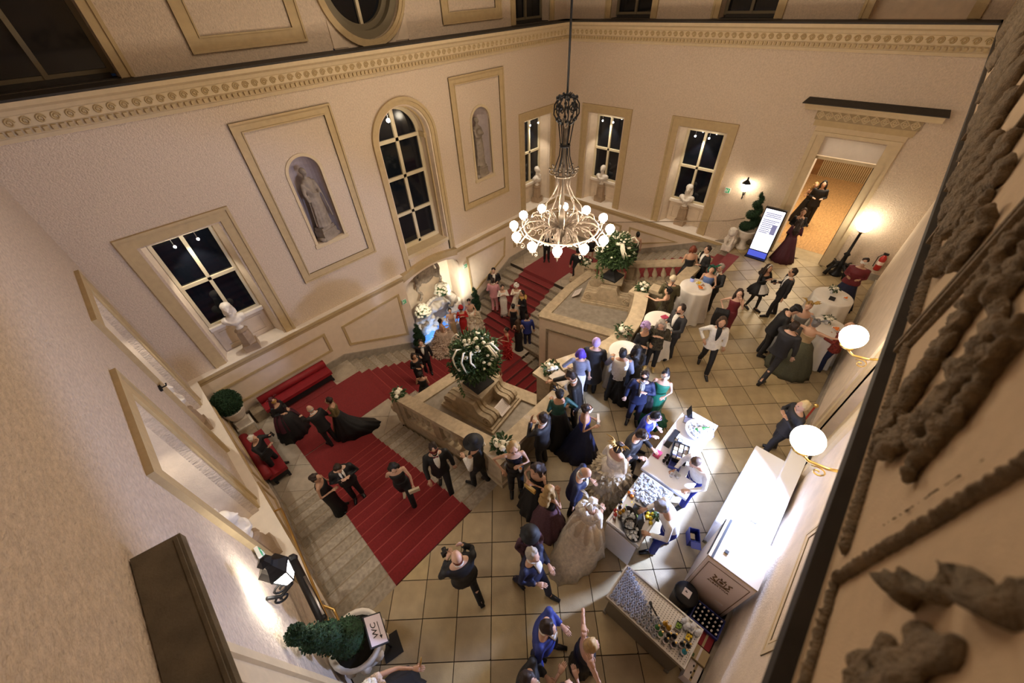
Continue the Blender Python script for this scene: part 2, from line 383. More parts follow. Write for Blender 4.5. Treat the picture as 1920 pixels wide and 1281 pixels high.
# the ledge arching over the fountain niche
mb = MB(); n = 16
for k in range(n):
    def cp(t): return (5.95+2.78*t, -0.42 + 0.20*sin(pi*t))
    a, b = cp(k/n), cp((k+1)/n)
    for d0, h0, h1 in ((-0.19, 0.0, 0.16), (-0.16, -0.12, 0.0)):
        vs = [(a[0],d0,a[1]+h0),(b[0],d0,b[1]+h0),(b[0],d0,b[1]+h1),(a[0],d0,a[1]+h1),(a[0],0.3,a[1]+h0),(b[0],0.3,b[1]+h0),(b[0],0.3,b[1]+h1),(a[0],0.3,a[1]+h1)]
        mb.add(vs, [(0,1,2,3),(3,2,6,7),(0,4,5,1)], MX_BL)
mb.build('niche_ledge', 'trim_ochre', root)

# windows: architrave, reveal lining, frame, panes, panel under the sill
def architrave(mx, c, hw, z0, z1, root, m='trim_ochre', band=0.2):
    mb = MB()
    for o_, b_, d_ in ((0.0, 0.07, -0.075), (0.07, band-0.07, -0.045)):
        mb.box(c-hw-band+o_, d_, z0, c-hw-band+o_+b_, 0.02, z1+band-o_-b_, mx); mb.box(c+hw+band-o_-b_, d_, z0, c+hw+band-o_, 0.02, z1+band-o_-b_, mx)
        mb.box(c-hw-band+o_, d_, z1+band-o_-b_, c+hw+band-o_, 0.02, z1+band-o_, mx)
    return mb.build('architrave', m, root)
def hall_window(idx, mx, c):
    root = structure('window_%d' % idx)
    architrave(mx, c, 0.92, -0.205, 3.66, root, band=0.3)
    # splayed reveal
    mb = MB(); a0, a1 = 0.90, 0.74
    mb.add([(c-a0,0,-0.2),(c-a1,0.55,-0.2),(c-a1,0.55,3.5),(c-a0,0,3.64)], [(0,1,2,3)], mx)
    mb.add([(c+a0,0,-0.2),(c+a1,0.55,-0.2),(c+a1,0.55,3.5),(c+a0,0,3.64)], [(3,2,1,0)], mx)
    mb.add([(c-a0,0,3.64),(c-a1,0.55,3.5),(c+a1,0.55,3.5),(c+a0,0,3.64)], [(0,1,2,3)], mx)
    mb.build('reveal', 'panel_plaster', root)
    mb = MB().box(c-0.74, 0.52, -0.2, c+0.74, 0.7, 0.68, mx).frame(c-0.62, -0.08, c+0.62, 0.5, 0.06, 0.49, 0.53, mx); mb.build('apron', 'panel_plaster', root)
    MB().box(c-0.76, 0.40, 0.66, c+0.76, 0.72, 0.76, mx).build('sill', 'sill_white', root)
    mb = MB().frame(c-0.74, 0.74, c+0.74, 3.52, 0.09, 0.5, 0.62, mx); mb.box(c-0.045, 0.49, 0.8, c+0.045, 0.6, 3.45, mx); mb.box(c-0.7, 0.49, 2.09, c+0.7, 0.6, 2.18, mx)
    mb.build('frame', 'window_paint', root)
    for (x0, x1) in ((c-0.66, c-0.04), (c+0.04, c+0.66)):
        for (z0, z1) in ((0.82, 2.1), (2.17, 3.44)):
            MB().box(x0, 0.565, z0, x1, 0.575, z1, mx).build('pane', 'night_glass', root)
    # two little picture lights hanging from the lintel
    for dx in (-0.25, 0.28):
        l = MB().tube([(c+dx, 0.22, 3.62), (c+dx, 0.22, 3.36)], 0.008, 5, mx=mx).build('spotlight_rod', 'steel', root)
        MB().ball((c+dx, 0.22, 3.33), 0.032, 8, 6, mx).build('spotlight_bulb', 'bulb', l, True)
wi = 1
for c in (0.58, 14.2): hall_window(wi, MX_BL, c); wi += 1
for c in (9.92, 5.77): hall_window(wi, MX_BR, c); wi += 1
for c in (9.92, 5.77): hall_window(wi, MX_W, c); wi += 1
# tall arched window
root = structure('window_%d' % wi); wi += 1
def arch_pts(c, r, z0, zs, n=24): return [(c-r, z0)] + [(c - r*cos(pi*k/n), zs + r*sin(pi*k/n)) for k in range(n+1)] + [(c+r, z0)]
def arch_band(mb, c, r0, r1, z0, zs, d0, d1, mx, n=24):
    A, B = arch_pts(c, r0, z0, zs, n), arch_pts(c, r1, z0, zs, n)
    for i in range(len(A)-1):
        q = [A[i], A[i+1], B[i+1], B[i]]
        vs = [(x, d0, z) for x, z in q] + [(x, d1, z) for x, z in q]
        mb.add(vs, [(0,1,2,3), (7,6,5,4), (0,4,5,1), (3,2,6,7)], mx)
    return mb
mb = arch_band(MB(), 7.5, 1.03, 1.2, -0.2, 4.22, -0.05, 0.05, MX_BL); arch_band(mb, 7.5, 1.15, 1.24, -0.2, 4.22, -0.085, 0.05, MX_BL); mb.build('architrave', 'trim_ochre', root)
mb = arch_band(MB(), 7.5, 0.98, 1.06, -0.2, 4.22, 0.0, 0.62, MX_BL); mb.build('reveal', 'panel_plaster', root)
mb = arch_band(MB(), 7.5, 0.93, 0.99, 0.3, 4.22, 0.22, 0.3, MX_BL); mb.box(6.45, 0.2, 4.08, 6.62, 0.5, 4.24, MX_BL); mb.box(8.38, 0.2, 4.08, 8.55, 0.5, 4.24, MX_BL); mb.build('reveal_moulding', 'trim_ochre', root)
MB().box(6.45, -0.02, 0.2, 8.55, 0.66, 0.34, MX_BL).build('sill', 'trim_light', root)
mb = arch_band(MB(), 7.5, 0.84, 0.98, 0.34, 4.22, 0.56, 0.68, MX_BL)
mb.box(7.44, 0.54, 0.4, 7.56, 0.66, 5.1, MX_BL); mb.box(6.6, 0.54, 0.34, 8.4, 0.66, 0.5, MX_BL)
for z in (1.62, 2.92, 4.12): mb.box(6.6, 0.54, z, 8.4, 0.66, z+0.11, MX_BL)
mb.build('frame', 'window_paint', root)
for x0, x1 in ((6.62, 7.46), (7.54, 8.38)):
    for z0, z1 in ((0.45, 1.65), (1.7, 2.95), (3.0, 4.15)): MB().box(x0, 0.615, z0, x1, 0.625, z1, MX_BL).build('pane', 'night_glass', root)
for s in (-1, 1):
    poly = [(7.5, 4.2)] + [(7.5 + s*0.88*sin(pi/2*k/8), 4.2 + 0.88*cos(pi/2*k/8)) for k in range(9)]
    MB().add([(x, 0.615, z) for x, z in poly], [tuple(range(len(poly)))], MX_BL).build('pane', 'night_glass', root)
l = MB().tube([(7.08, 0.1, 5.15), (7.08, 0.1, 4.92)], 0.01, 5, mx=MX_BL).build('spotlight_rod', 'steel', root)
MB().ball((7.08, 0.1, 4.88), 0.06, 8, 6, MX_BL).build('spotlight_bulb', 'bulb', l, True)
# upper windows (dark), frames and round window
def upper_window(idx, mx, c, hw):
    root = structure('window_%d' % idx)
    architrave(mx, c, hw, 6.74, 9.6, root, band=0.24)
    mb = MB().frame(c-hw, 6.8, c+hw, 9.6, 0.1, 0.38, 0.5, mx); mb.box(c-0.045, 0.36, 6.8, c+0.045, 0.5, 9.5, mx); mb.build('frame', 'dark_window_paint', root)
    MB().box(c-hw, 0.05, 6.725, c+hw, 0.5, 6.745, mx).box(c-hw+0.1, 0.3, 6.74, c+hw-0.1, 0.4, 6.83, mx).build('sill', 'lead', root)
    for x0, x1 in ((c-hw+0.08, c-0.03), (c+0.03, c+hw-0.08)): MB().box(x0, 0.44, 6.86, x1, 0.45, 9.5, mx).build('pane', 'night_glass', root)
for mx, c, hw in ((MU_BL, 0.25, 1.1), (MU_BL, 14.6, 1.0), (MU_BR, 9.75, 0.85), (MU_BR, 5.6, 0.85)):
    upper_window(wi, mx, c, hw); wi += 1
root = structure('window_%d' % wi); wi += 1
architrave(MU_BR, 1.35, 1.0, 6.74, 9.6, root, band=0.24); MB().box(0.35, 0.3, 6.72, 2.35, 0.5, 9.6, MU_BR).build('niche_back', 'panel_plaster', root)
root = structure('window_%d' % wi); wi += 1
mb = MB(); ri = MB(); gl = MB()
for k in range(48):
    a0, a1 = 2*pi*k/48, 2*pi*(k+1)/48
    c = 7.475
    def seg(m_, r0, r1, d0, d1):
        q = [(c+r0*cos(a0), zc+r0*sin(a0)), (c+r0*cos(a1), zc+r0*sin(a1)), (c+r1*cos(a1), zc+r1*sin(a1)), (c+r1*cos(a0), zc+r1*sin(a0))]
        m_.add([(x, d0, z) for x, z in q] + [(x, d1, z) for x, z in q], [(0,1,2,3),(0,4,5,1),(3,2,6,7)], MU_BL)
    seg(mb, 1.2, 1.34, -0.06, 0.02); seg(mb, 1.30, 1.38, -0.09, 0.02); seg(ri, 0.86, 1.0, 0.30, 0.5); seg(ri, 1.0, 1.2, 0.1, 0.52)
mb.build('architrave', 'trim_ochre', root); ri.build('round_frame', 'dark_window_paint', root)
MB().lathe([(0.9, -0.005), (0.9, 0.005)], 40, mx=MU_BL @ T(7.475, 0.45, 8.05) @ RX(pi/2)).build('pane', 'night_glass', root)
MB().box(7.43, 0.36, 7.1, 7.52, 0.46, 9.0, MU_BL).box(6.6, 0.36, 8.0, 8.35, 0.46, 8.08, MU_BL).build('glazing_bar', 'window_paint', root)
tri = MB()
for s in (-1, 1): tri.add([(7.475+s*1.25, -0.03, 6.75), (7.475+s*0.8, -0.03, 6.75), (7.475+s*1.25, -0.03, 7.35), (7.475+s*1.25, 0.02, 6.75), (7.475+s*0.8, 0.02, 6.75), (7.475+s*1.25, 0.02, 7.35)], [(0,1,2),(0,1,4,3),(1,2,5,4),(2,0,3,5)], MU_BL)
tri.build('spandrel', 'panel_plaster', root)
# wall panels with raised frames
tn = 8
def panel(mx, w0, h0, w1, h1, band, m_in='panel_plaster', m_fr='trim_ochre', k=1.0):
    global tn
    root = structure('trim_%d' % tn); tn += 1
    mb = MB().frame(w0, h0, w1, h1, band, -0.035*k, 0.01, mx); mb.frame(w0, h0, w1, h1, 0.05, -0.07*k, 0.01, mx); mb.frame(w0+band-0.03, h0+band-0.03, w1-band+0.03, h1-band+0.03, 0.03, -0.06*k, 0.01, mx)
    mb.build('panel_frame', m_fr, root); return root
def niche(mx, c, root):
    mb = arch_band(MB(), c, 0.45, 0.53, 2.02, 4.15, -0.03, 0.03, mx); mb.box(c-0.56, -0.04, 1.98, c+0.56, 0.05, 2.1, mx); mb.build('niche_surround', 'trim_light', root)
    mb = MB(); n = 14
    for k in range(n):                         # half-round niche back with a quarter-sphere head
        a0, a1 = pi*k/n, pi*(k+1)/n
        prof = [2.1, 4.15] ; r = 0.46
        mb.add([(c-r*cos(a0), r*sin(a0), 2.1), (c-r*cos(a1), r*sin(a1), 2.1), (c-r*cos(a1), r*sin(a1), 4.15), (c-r*cos(a0), r*sin(a0), 4.15)], [(0,1,2,3)], mx)
        for j in range(6):
            e0, e1 = pi/2*j/6, pi/2*(j+1)/6
            def sp(a, e): return (c-r*cos(a)*cos(e), r*sin(a)*cos(e), 4.15+r*sin(e))
            mb.add([sp(a0,e0), sp(a1,e0), sp(a1,e1), sp(a0,e1)], [(0,1,2,3)], mx)
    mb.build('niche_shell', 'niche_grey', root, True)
    MB().box(c-0.46, -0.01, 2.06, c+0.46, 0.5, 2.11, mx).build('niche_floor', 'panel_plaster', root)
for c in (4.01, 10.87):
    r_ = panel(MX_BL, c-1.31, 1.08, c+1.31, 5.67, 0.24); niche(MX_BL, c, r_)
for c in (4.2, 11.5): panel(MU_BL, c-1.36, 6.98, c+1.36, 9.4, 0.3)
def poly_frame(mx, pts, w, d, root, name='panel_frame', m='trim_ochre'):
    # mitred frame following a polygon in the (u, z) plane
    n = len(pts); P = [Vector(p) for p in pts]; area = sum(P[i].x*P[(i+1)%n].y - P[(i+1)%n].x*P[i].y for i in range(n)); s = 1 if area > 0 else -1
    I = []
    for i in range(n):
        a, b, c_ = P[i-1], P[i], P[(i+1)%n]; e1 = (b-a).normalized(); e2 = (c_-b).normalized()
        n1 = Vector((-e1.y, e1.x))*s; n2 = Vector((-e2.y, e2.x))*s; bis = (n1+n2); bis = bis/max(0.2, bis.dot(n1)); I.append(b+bis*w)
    mb = MB()
    for i in range(n):
        j = (i+1) % n; q = [P[i], P[j], I[j], I[i]]
        mb.add([(v.x, -d, v.y) for v in q] + [(v.x, 0.01, v.y) for v in q], [(0,1,2,3),(0,4,5,1),(3,2,6,7)], mx)
    return mb.build(name, m, root)
ML_BL = Matrix.Translation((0, 12.0, 0)); ML_BR = Matrix(((0,1,0,15.96),(1,0,0,0),(0,0,1,0),(0,0,0,1))); ML_W = Matrix(((0,-1,0,-1.28),(1,0,0,0),(0,0,1,0),(0,0,0,1)))
root = structure('trim_%d' % tn); tn += 1
poly_frame(ML_BL, [(-1.0,-1.72),(2.5,-1.72),(2.5,-0.86),(-1.0,-0.86)], 0.09, 0.03, root)
poly_frame(ML_BL, [(3.12,-1.89),(5.55,-3.0),(5.62,-0.88),(3.12,-0.95)], 0.09, 0.03, root)
poly_frame(ML_BL, [(14.68-3.12,-1.89),(14.68-5.45,-3.0),(14.68-5.5,-0.88),(14.68-3.0,-0.9)], 0.09, 0.03, root)
poly_frame(ML_BL, [(12.2,-1.72),(15.7,-1.72),(15.7,-0.86),(12.2,-0.86)], 0.09, 0.03, root)
for mx in (ML_BR, ML_W):
    poly_frame(mx, [(8.3,-1.72),(11.7,-1.72),(11.7,-0.86),(8.3,-0.86)], 0.09, 0.03, root)
    poly_frame(mx, [(7.9,-1.75),(5.5,-0.8),(7.9,-0.8)], 0.09, 0.03, root)
# skirting of the stair well (dark grey stone following the stairs)
root = structure('baseboard_north')
def skirt(mx, pts, h, name='skirting', m='stone_grey', t=0.05):
    mb = MB()
    for (u0, z0), (u1, z1) in zip(pts[:-1], pts[1:]):
        mb.add([(u0,-t,z0-0.4),(u1,-t,z1-0.4),(u1,-t,z1+h),(u0,-t,z0+h),(u0,0.02,z0-0.4),(u1,0.02,z1-0.4),(u1,0.02,z1+h),(u0,0.02,z0+h)], [(0,1,2,3),(3,2,6,7),(0,4,5,1)], mx)
    return mb.build(name, m, root)
skirt(ML_BL, [(-1.28,-2.4),(2.8,-2.4),(5.95,-3.93)], 0.28); skirt(ML_BL, [(8.73,-3.93),(11.88,-2.4),(15.96,-2.4)], 0.28)
for mx in (ML_BR, ML_W): skirt(mx, [(12.0,-2.4),(8.15,-2.4),(3.15,0.0)], 0.22)
mb = MB()
for i in range(15): mb.box(3.15+i*0.3333, -0.075, -(i+1)*0.16-0.3, 3.15+(i+1)*0.3333, 0.0, -(i+1)*0.16+0.20, ML_W)
mb.build('stepped_skirting', 'stone_dark', root)
# gilt handrail along the west wall and iron rail along the east wall
def rail_obj(name, label, pts, r, m, group=None):
    mb = MB().tube(pts, r, 8); o = mb.build(name, m, None, True); return tag(o, label, 'handrail', group)
rail_obj('brass_handrail', 'brass handrail down the left wall of the red carpeted stairs', [(-1.33,2.75,0.95),(-1.13,2.75,0.95),(-1.13,3.1,0.95),(-1.13,6.6,-0.72),(-1.13,6.75,-0.75),(-1.27,6.8,-0.75)], 0.022, 'gold')
rail_obj('brass_handrail', 'lower brass handrail end returning into the left wall by the lantern', [(-1.33,2.9,0.72),(-1.05,2.9,0.72),(-1.05,3.15,0.7),(-1.05,3.4,0.55),(-1.13,3.5,0.75)], 0.02, 'gold')
rail_obj('thin_handrail', 'thin dark handrail along the far wall above the right hand stairs', [(16.0,3.3,0.95),(15.85,3.4,0.95),(15.85,3.8,0.75),(15.85,11.2,-1.55),(15.9,11.3,-1.6)], 0.018, 'stone_dark')
t = thing('stair_lift_track', 'dark shiny folded stair lift rail on the wall under the lantern', 'rail', (-1.16, 3.7, 0))
MB().tube([(0,0.75,0.78),(0,-0.55,1.05)], 0.07, 8).build('track', 'black_plastic', t, True)
MB().ball((0,0.8,0.78), 0.09, 8, 6).build('end_knob', 'black_plastic', t, True)
MB().tube([(0.05,0.3,0.93),(0.05,-0.5,1.1)], 0.02, 6).build('metal_strip', 'steel', t, True)

# ------------------------------------------------------------------ floors, stairs, landings
SUR = structure('floor')
slab = MB().box(-1.4, -1.3, -0.30, 16.08, 3.15, -0.012); slab.build('slab', 'grout', SUR)
def clip(poly, f):
    out = []
    for i in range(len(poly)):
        a, b = poly[i], poly[(i+1) % len(poly)]; fa, fb = f(a), f(b)
        if fa >= 0: out.append(a)
        if (fa >= 0) != (fb >= 0): t_ = fa/(fa-fb); out.append((a[0]+(b[0]-a[0])*t_, a[1]+(b[1]-a[1])*t_))
    return out
def tile_field(root, x0, y0, x1, y1, z, pu, u0, v0, mats, name, gap=0.007, extra=None, m_n=5):
    q = 1/math.sqrt(2); rnd = random.Random(3); full = {}
    for i in range(-40, 40):
        for j in range(-40, 40):
            ua, va = u0+i*pu, v0+j*pu
            cs = [(ua+gap, va+gap), (ua+pu-gap, va+gap), (ua+pu-gap, va+pu-gap), (ua+gap, va+pu-gap)]
            P = [((u-v)*q, (u+v)*q) for u, v in cs]
            cx, cy = sum(p[0] for p in P)/4, sum(p[1] for p in P)/4
            if cx < x0-1 or cx > x1+1 or cy < y0-1 or cy > y1+1: continue
            n0 = len(P); A0 = P
            for f in (lambda p: p[0]-x0, lambda p: x1-p[0], lambda p: p[1]-y0, lambda p: y1-p[1]):
                if P: P = clip(P, f)
            if len(P) < 3: continue
            ar = abs(sum(P[k][0]*P[(k+1)%len(P)][1]-P[(k+1)%len(P)][0]*P[k][1] for k in range(len(P))))/2
            if ar < 0.01: continue
            mi = rnd.randrange(m_n); dz = rnd.uniform(0, 0.004)
            if ar > 0.999*(pu-2*gap)**2:
                mx = T(cx, cy, z+dz)
                if mi in full: share(name, full[mi], root, mx); continue
                full[mi] = MB().prism([(p[0]-cx, p[1]-cy) for p in P], -0.04, 0).build(name, mats % mi, root, mx=mx)
            else:
                MB().prism(P, z+dz-0.04, z+dz).build(name, mats % mi, root)
tile_field(SUR, -1.38, -1.29, 16.06, 3.15, 0.0, 0.5845, 1.595, 0.643, 'floor_tile_%d', 'tile')
# red stair runners are one thing per flight, the stone steps are parts of the staircase
ST = structure('floor_1'); ST.name = 'staircase'; ST['kind'] = 'structure'
def flight(parent, n, x0, x1, y0, dy, z0, rise, axis, sgn, nose=0.02):
    # steps going down from the line y0 (or x0 when axis == 'x')
    srcs = {}
    for i in range(n):
        z = z0 - (i+1)*rise; src = srcs.get((i*7+i//3) % 3)
        if axis == 'y':
            a = y0+sgn*i*dy; b = a+sgn*dy
            mx = T((x0+x1)/2, (a+b)/2, z); d = (abs(x1-x0), dy+nose, 0.22)
        else:
            a = y0+sgn*i*dy; b = a+sgn*dy
            mx = T((a+b)/2, (x0+x1)/2, z); d = (dy+nose, abs(x1-x0), 0.22)
        if src is None:
            mb = MB().cbox((0, 0, -0.13), (d[0], d[1], 0.18)).cbox((sgn*(nose if axis == 'x' else 0), sgn*(nose if axis == 'y' else 0), -0.022), (d[0]+0.0, d[1]+0.0, 0.044))
            srcs[(i*7+i//3) % 3] = mb.build('step', 'step_stone_%d' % ((i*7+i//3) % 3), parent, mx=mx)
        else: share('step', src, parent, mx)
flight(ST, 14, -1.28, 2.45, 3.15, 1/3, 0, 0.16, 'y', 1)
flight(ST, 14, 2*CX-2.45, 2*CX+1.28, 3.15, 1/3, 0, 0.16, 'y', 1)
flight(ST, 9, 7.25, 12.0, 2.8, 0.33, -2.4, 0.16, 'x', 1)
flight(ST, 9, 7.25, 12.0, 2*CX-2.8, 0.33, -2.4, 0.16, 'x', -1)
flight(ST, 14, 5.4, 2*CX-5.4, 8.1, 1/3, -4.0, 0.16, 'y', -1)
mb = MB()
mb.box(-1.28, 7.78, -2.75, 2.8, 12.0, -2.41); mb.box(2*CX-2.8, 7.78, -2.75, 2*CX+1.28, 12.0, -2.41); mb.box(5.7, 8.1, -4.4, 2*CX-5.7, 13.0, -4.01)
mb.build('landing_slab', 'grout', ST)
mb = MB()                                    # sloping masonry under the flights
for x0, x1 in ((-1.28, 2.45), (2*CX-2.45, 2*CX+1.28)): mb.add([(x0,3.15,-0.3),(x1,3.15,-0.3),(x1,8.15,-2.7),(x0,8.15,-2.7),(x0,3.15,-3),(x1,3.15,-3),(x1,8.15,-3),(x0,8.15,-3)], [(0,1,2,3),(0,1,5,4),(1,2,6,5),(0,3,7,4)])
for s in (1, -1):
    f = lambda x: CX + s*(x-CX)
    mb.add([(f(2.8),7.95,-2.7),(f(2.8),12,-2.7),(f(6.1),12,-4.3),(f(6.1),7.95,-4.3),(f(2.8),7.95,-7),(f(6.1),7.95,-7)], [(0,1,2,3),(0,3,5,4)])
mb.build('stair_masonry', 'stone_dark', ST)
for (x0, y0, x1, y1, z) in ((-1.28, 7.82, 2.8, 12.0, -2.4), (2*CX-2.8, 7.82, 2*CX+1.28, 12.0, -2.4), (5.77, 8.1, 2*CX-5.77, 12.0, -4.0)):
    tile_field(ST, x0, y0, x1, y1, z, 0.82, 0.3, 0.2, 'landing_tile_%d', 'landing_tile', 0.004, None, 3)
def runner(name, label, path, lo, hi, axis, w_grp):
    # carpet draped over the treads: path = list of (s, z) break points, extruded sideways
    mb = MB(); t = 0.014
    top = [(s_, z_+t) for s_, z_ in path]; n = len(path)
    vs = []
    for s_, z_ in top:
        vs += [(lo, s_, z_), (hi, s_, z_)] if axis == 'y' else [(s_, lo, z_), (s_, hi, z_)]
    for s_, z_ in path:
        vs += [(lo, s_, z_-0.004), (hi, s_, z_-0.004)] if axis == 'y' else [(s_, lo, z_-0.004), (s_, hi, z_-0.004)]
    fs = [(2*i, 2*i+1, 2*i+3, 2*i+2) for i in range(n-1)]
    fs += [(2*i, 2*i+2, 2*n+2*i+2, 2*n+2*i) for i in range(n-1)] + [(2*i+1, 2*n+2*i+1, 2*n+2*i+3, 2*i+3) for i in range(n-1)]
    fs += [(0, 2*n, 2*n+1, 1)]
    mb.add(vs, fs); o = mb.build(name, 'carpet_red'); return tag(o, label, 'carpet', w_grp)
def drape(s0, ds, z0, rise, n, sgn, start, end):
    p = [(start, z0)] if start is not None else []
    p.append((s0+sgn*0.012, z0))
    for i in range(n):
        z = z0-(i+1)*rise; a = s0+sgn*i*ds; b = a+sgn*ds
        p += [(a+sgn*0.03, z), (b+sgn*0.030, z)]
    if end is not None: p += [(s0+sgn*n*ds+sgn*0.034, z0-(n+1)*rise), (end, z0-(n+1)*rise)]
    return p
runner('stair_runner', 'red stair runner on the wide left flight down from the tiled floor', drape(3.15, 1/3, 0, 0.16, 14, 1, None, 9.1), -0.18, 1.66, 'y', None)
runner('stair_runner', 'red stair runner on the far right flight beneath the far window', drape(3.15, 1/3, 0, 0.16, 14, 1, 2.75, 9.1), 2*CX-1.66, 2*CX+0.18, 'y', None)
runner('landing_carpet', 'bright red carpet across the left landing by the bench, running down to the fountain', [(-0.18, -2.39)] + drape(2.8, 0.33, -2.4, 0.16, 9, 1, None, 6.2), 9.12, 11.05, 'x', None)
runner('landing_carpet', 'dark red carpet on the far landing and steps under the chandelier', [(2*CX+0.18, -2.39)] + drape(2*CX-2.8, 0.33, -2.4, 0.16, 9, -1, None, 2*CX-6.2), 9.12, 11.05, 'x', None)
runner('stair_runner', 'deep red runner on the middle flight between the two stone plinths', drape(8.1, 1/3, -4.0, 0.16, 14, -1, 11.0, None), 6.2, 8.42, 'y', None)
def tread_edge_shades(axis, n, lo, hi, s0, ds, z0, sgn):  # dark strips on the tread edges, painted shade between the steps
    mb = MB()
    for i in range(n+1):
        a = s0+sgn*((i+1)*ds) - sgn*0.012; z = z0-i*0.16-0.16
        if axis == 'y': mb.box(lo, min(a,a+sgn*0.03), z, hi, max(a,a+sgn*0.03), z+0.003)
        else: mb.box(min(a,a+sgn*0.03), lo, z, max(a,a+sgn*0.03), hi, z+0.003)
    o = mb.build('tread_shade', 'stone_dark', ST); o['kind'] = 'stuff'
tread_edge_shades('y', 13, -1.2, 2.45, 3.15, 1/3, 0, 1); tread_edge_shades('y', 13, 2*CX-2.45, 2*CX+1.2, 3.15, 1/3, 0, 1)
tread_edge_shades('x', 9, 7.25, 11.95, 2.8, 0.33, -2.4, 1); tread_edge_shades('x', 9, 7.25, 11.95, 2*CX-2.8, 0.33, -2.4, -1); tread_edge_shades('y', 13, 5.45, 2*CX-5.45, 8.1, 1/3, -4.0, -1)
def nosing_highlights(par, axis, n, lo, hi, s0, ds, z0, sgn):  # bright strips on each nosing, a painted highlight on the carpet's edge
    src = None
    for i in range(n):
        a = s0+sgn*((i+1)*ds+0.018); z = z0-(i+1)*0.16+0.012; c = ((lo+hi)/2, a, z) if axis == 'y' else (a, (lo+hi)/2, z)
        if src is None: src = MB().cbox((0,0,0), (hi-lo,0.022,0.014) if axis == 'y' else (0.022,hi-lo,0.014)).build('nosing_highlight', 'carpet_highlight', par, mx=T(*c))
        else: share('highlight_strip', src, par, T(*c))
CP = [o_ for o_ in bpy.data.objects if o_.get('category') == 'carpet']
nosing_highlights(CP[0], 'y', 14, -0.18, 1.66, 3.15, 1/3, 0, 1); nosing_highlights(CP[1], 'y', 14, 2*CX-1.66, 2*CX+0.18, 3.15, 1/3, 0, 1)
nosing_highlights(CP[2], 'x', 9, 9.12, 11.05, 2.8, 0.33, -2.4, 1); nosing_highlights(CP[3], 'x', 9, 9.12, 11.05, 2*CX-2.8, 0.33, -2.4, -1); nosing_highlights(CP[4], 'y', 14, 6.2, 8.42, 8.1, 1/3, -4.0, -1)
o = MB().box(-0.15, 11.06, -2.4, 1.9, 11.7, -2.378).build('carpet_strip', 'carpet_red'); tag(o, 'strip of red carpet in front of the long red bench', 'carpet')

# terraces between the flights, with their coping
def terrace(poly, cop, side, loc, label):
    t = thing('stone_terrace', label, 'terrace', loc); base = T(-loc[0], -loc[1], -loc[2]); z0 = -1.15
    MB().prism(poly, -7, z0, base).build('body', 'cream_paint', t)
    cx = sum(p[0] for p in poly)/len(poly); cy = sum(p[1] for p in poly)/len(poly)
    MB().prism([(cx+(x-cx)*0.985, cy+(y-cy)*0.985) for x, y in poly], z0, z0+0.035, base).build('paving', 'stone_grey', t)
    for q_, (a, b) in enumerate(zip(cop[:-1], cop[1:])):
        d = Vector((b[0]-a[0], b[1]-a[1])); nr = Vector((-d.y, d.x)).normalized()*0.19; e = d.normalized()*0.12; A, B = Vector(a)-e, Vector(b)+e
        MB().prism([A+nr, A-nr, B-nr, B+nr], z0, z0+0.11-0.006*q_, base).build('coping', 'stone', t)
    (x0, y0), (x1, y1) = side; d = Vector((x1-x0, y1-y0)); L = d.length; d.normalize(); n_ = Vector((-d.y, d.x))
    if n_.x*(CX-x0) > 0: n_ = -n_
    mxp = base @ Matrix(((d.x, n_.x, 0, x0), (d.y, n_.y, 0, y0), (0, 0, 1, 0), (0, 0, 0, 1)))
    poly_frame(mxp, [(0.35,-1.5),(L-0.3,-1.5),(L-0.3,-3.4),(L-0.9,-3.9),(0.35,-5.2)], 0.07, 0.03, t, m='stone_dark'); return t
terrace([(2.75,3.3),(5.6,3.3),(5.55,4.2),(4.80,7.2),(2.75,7.35)], [(5.45,3.5),(5.36,4.4),(4.62,7.1),(2.85,7.22)], ((5.6,4.2),(4.82,7.2)), (4.1,5.4,-1.15), 'stone terrace on the left between the red stairs with a low coping')
terrace([(2*CX-2.75,3.3),(9.35,3.3),(9.1,4.2),(8.3,7.0),(8.6,7.2),(10.4,7.4),(2*CX-2.75,7.4)], [(9.5,3.5),(9.28,4.3),(8.5,6.95),(10.5,7.25),(11.9,7.25)], ((9.15,4.0),(8.28,7.0)), (10.4,5.4,-1.15), 'stone terrace on the right with low coping above the middle flight')
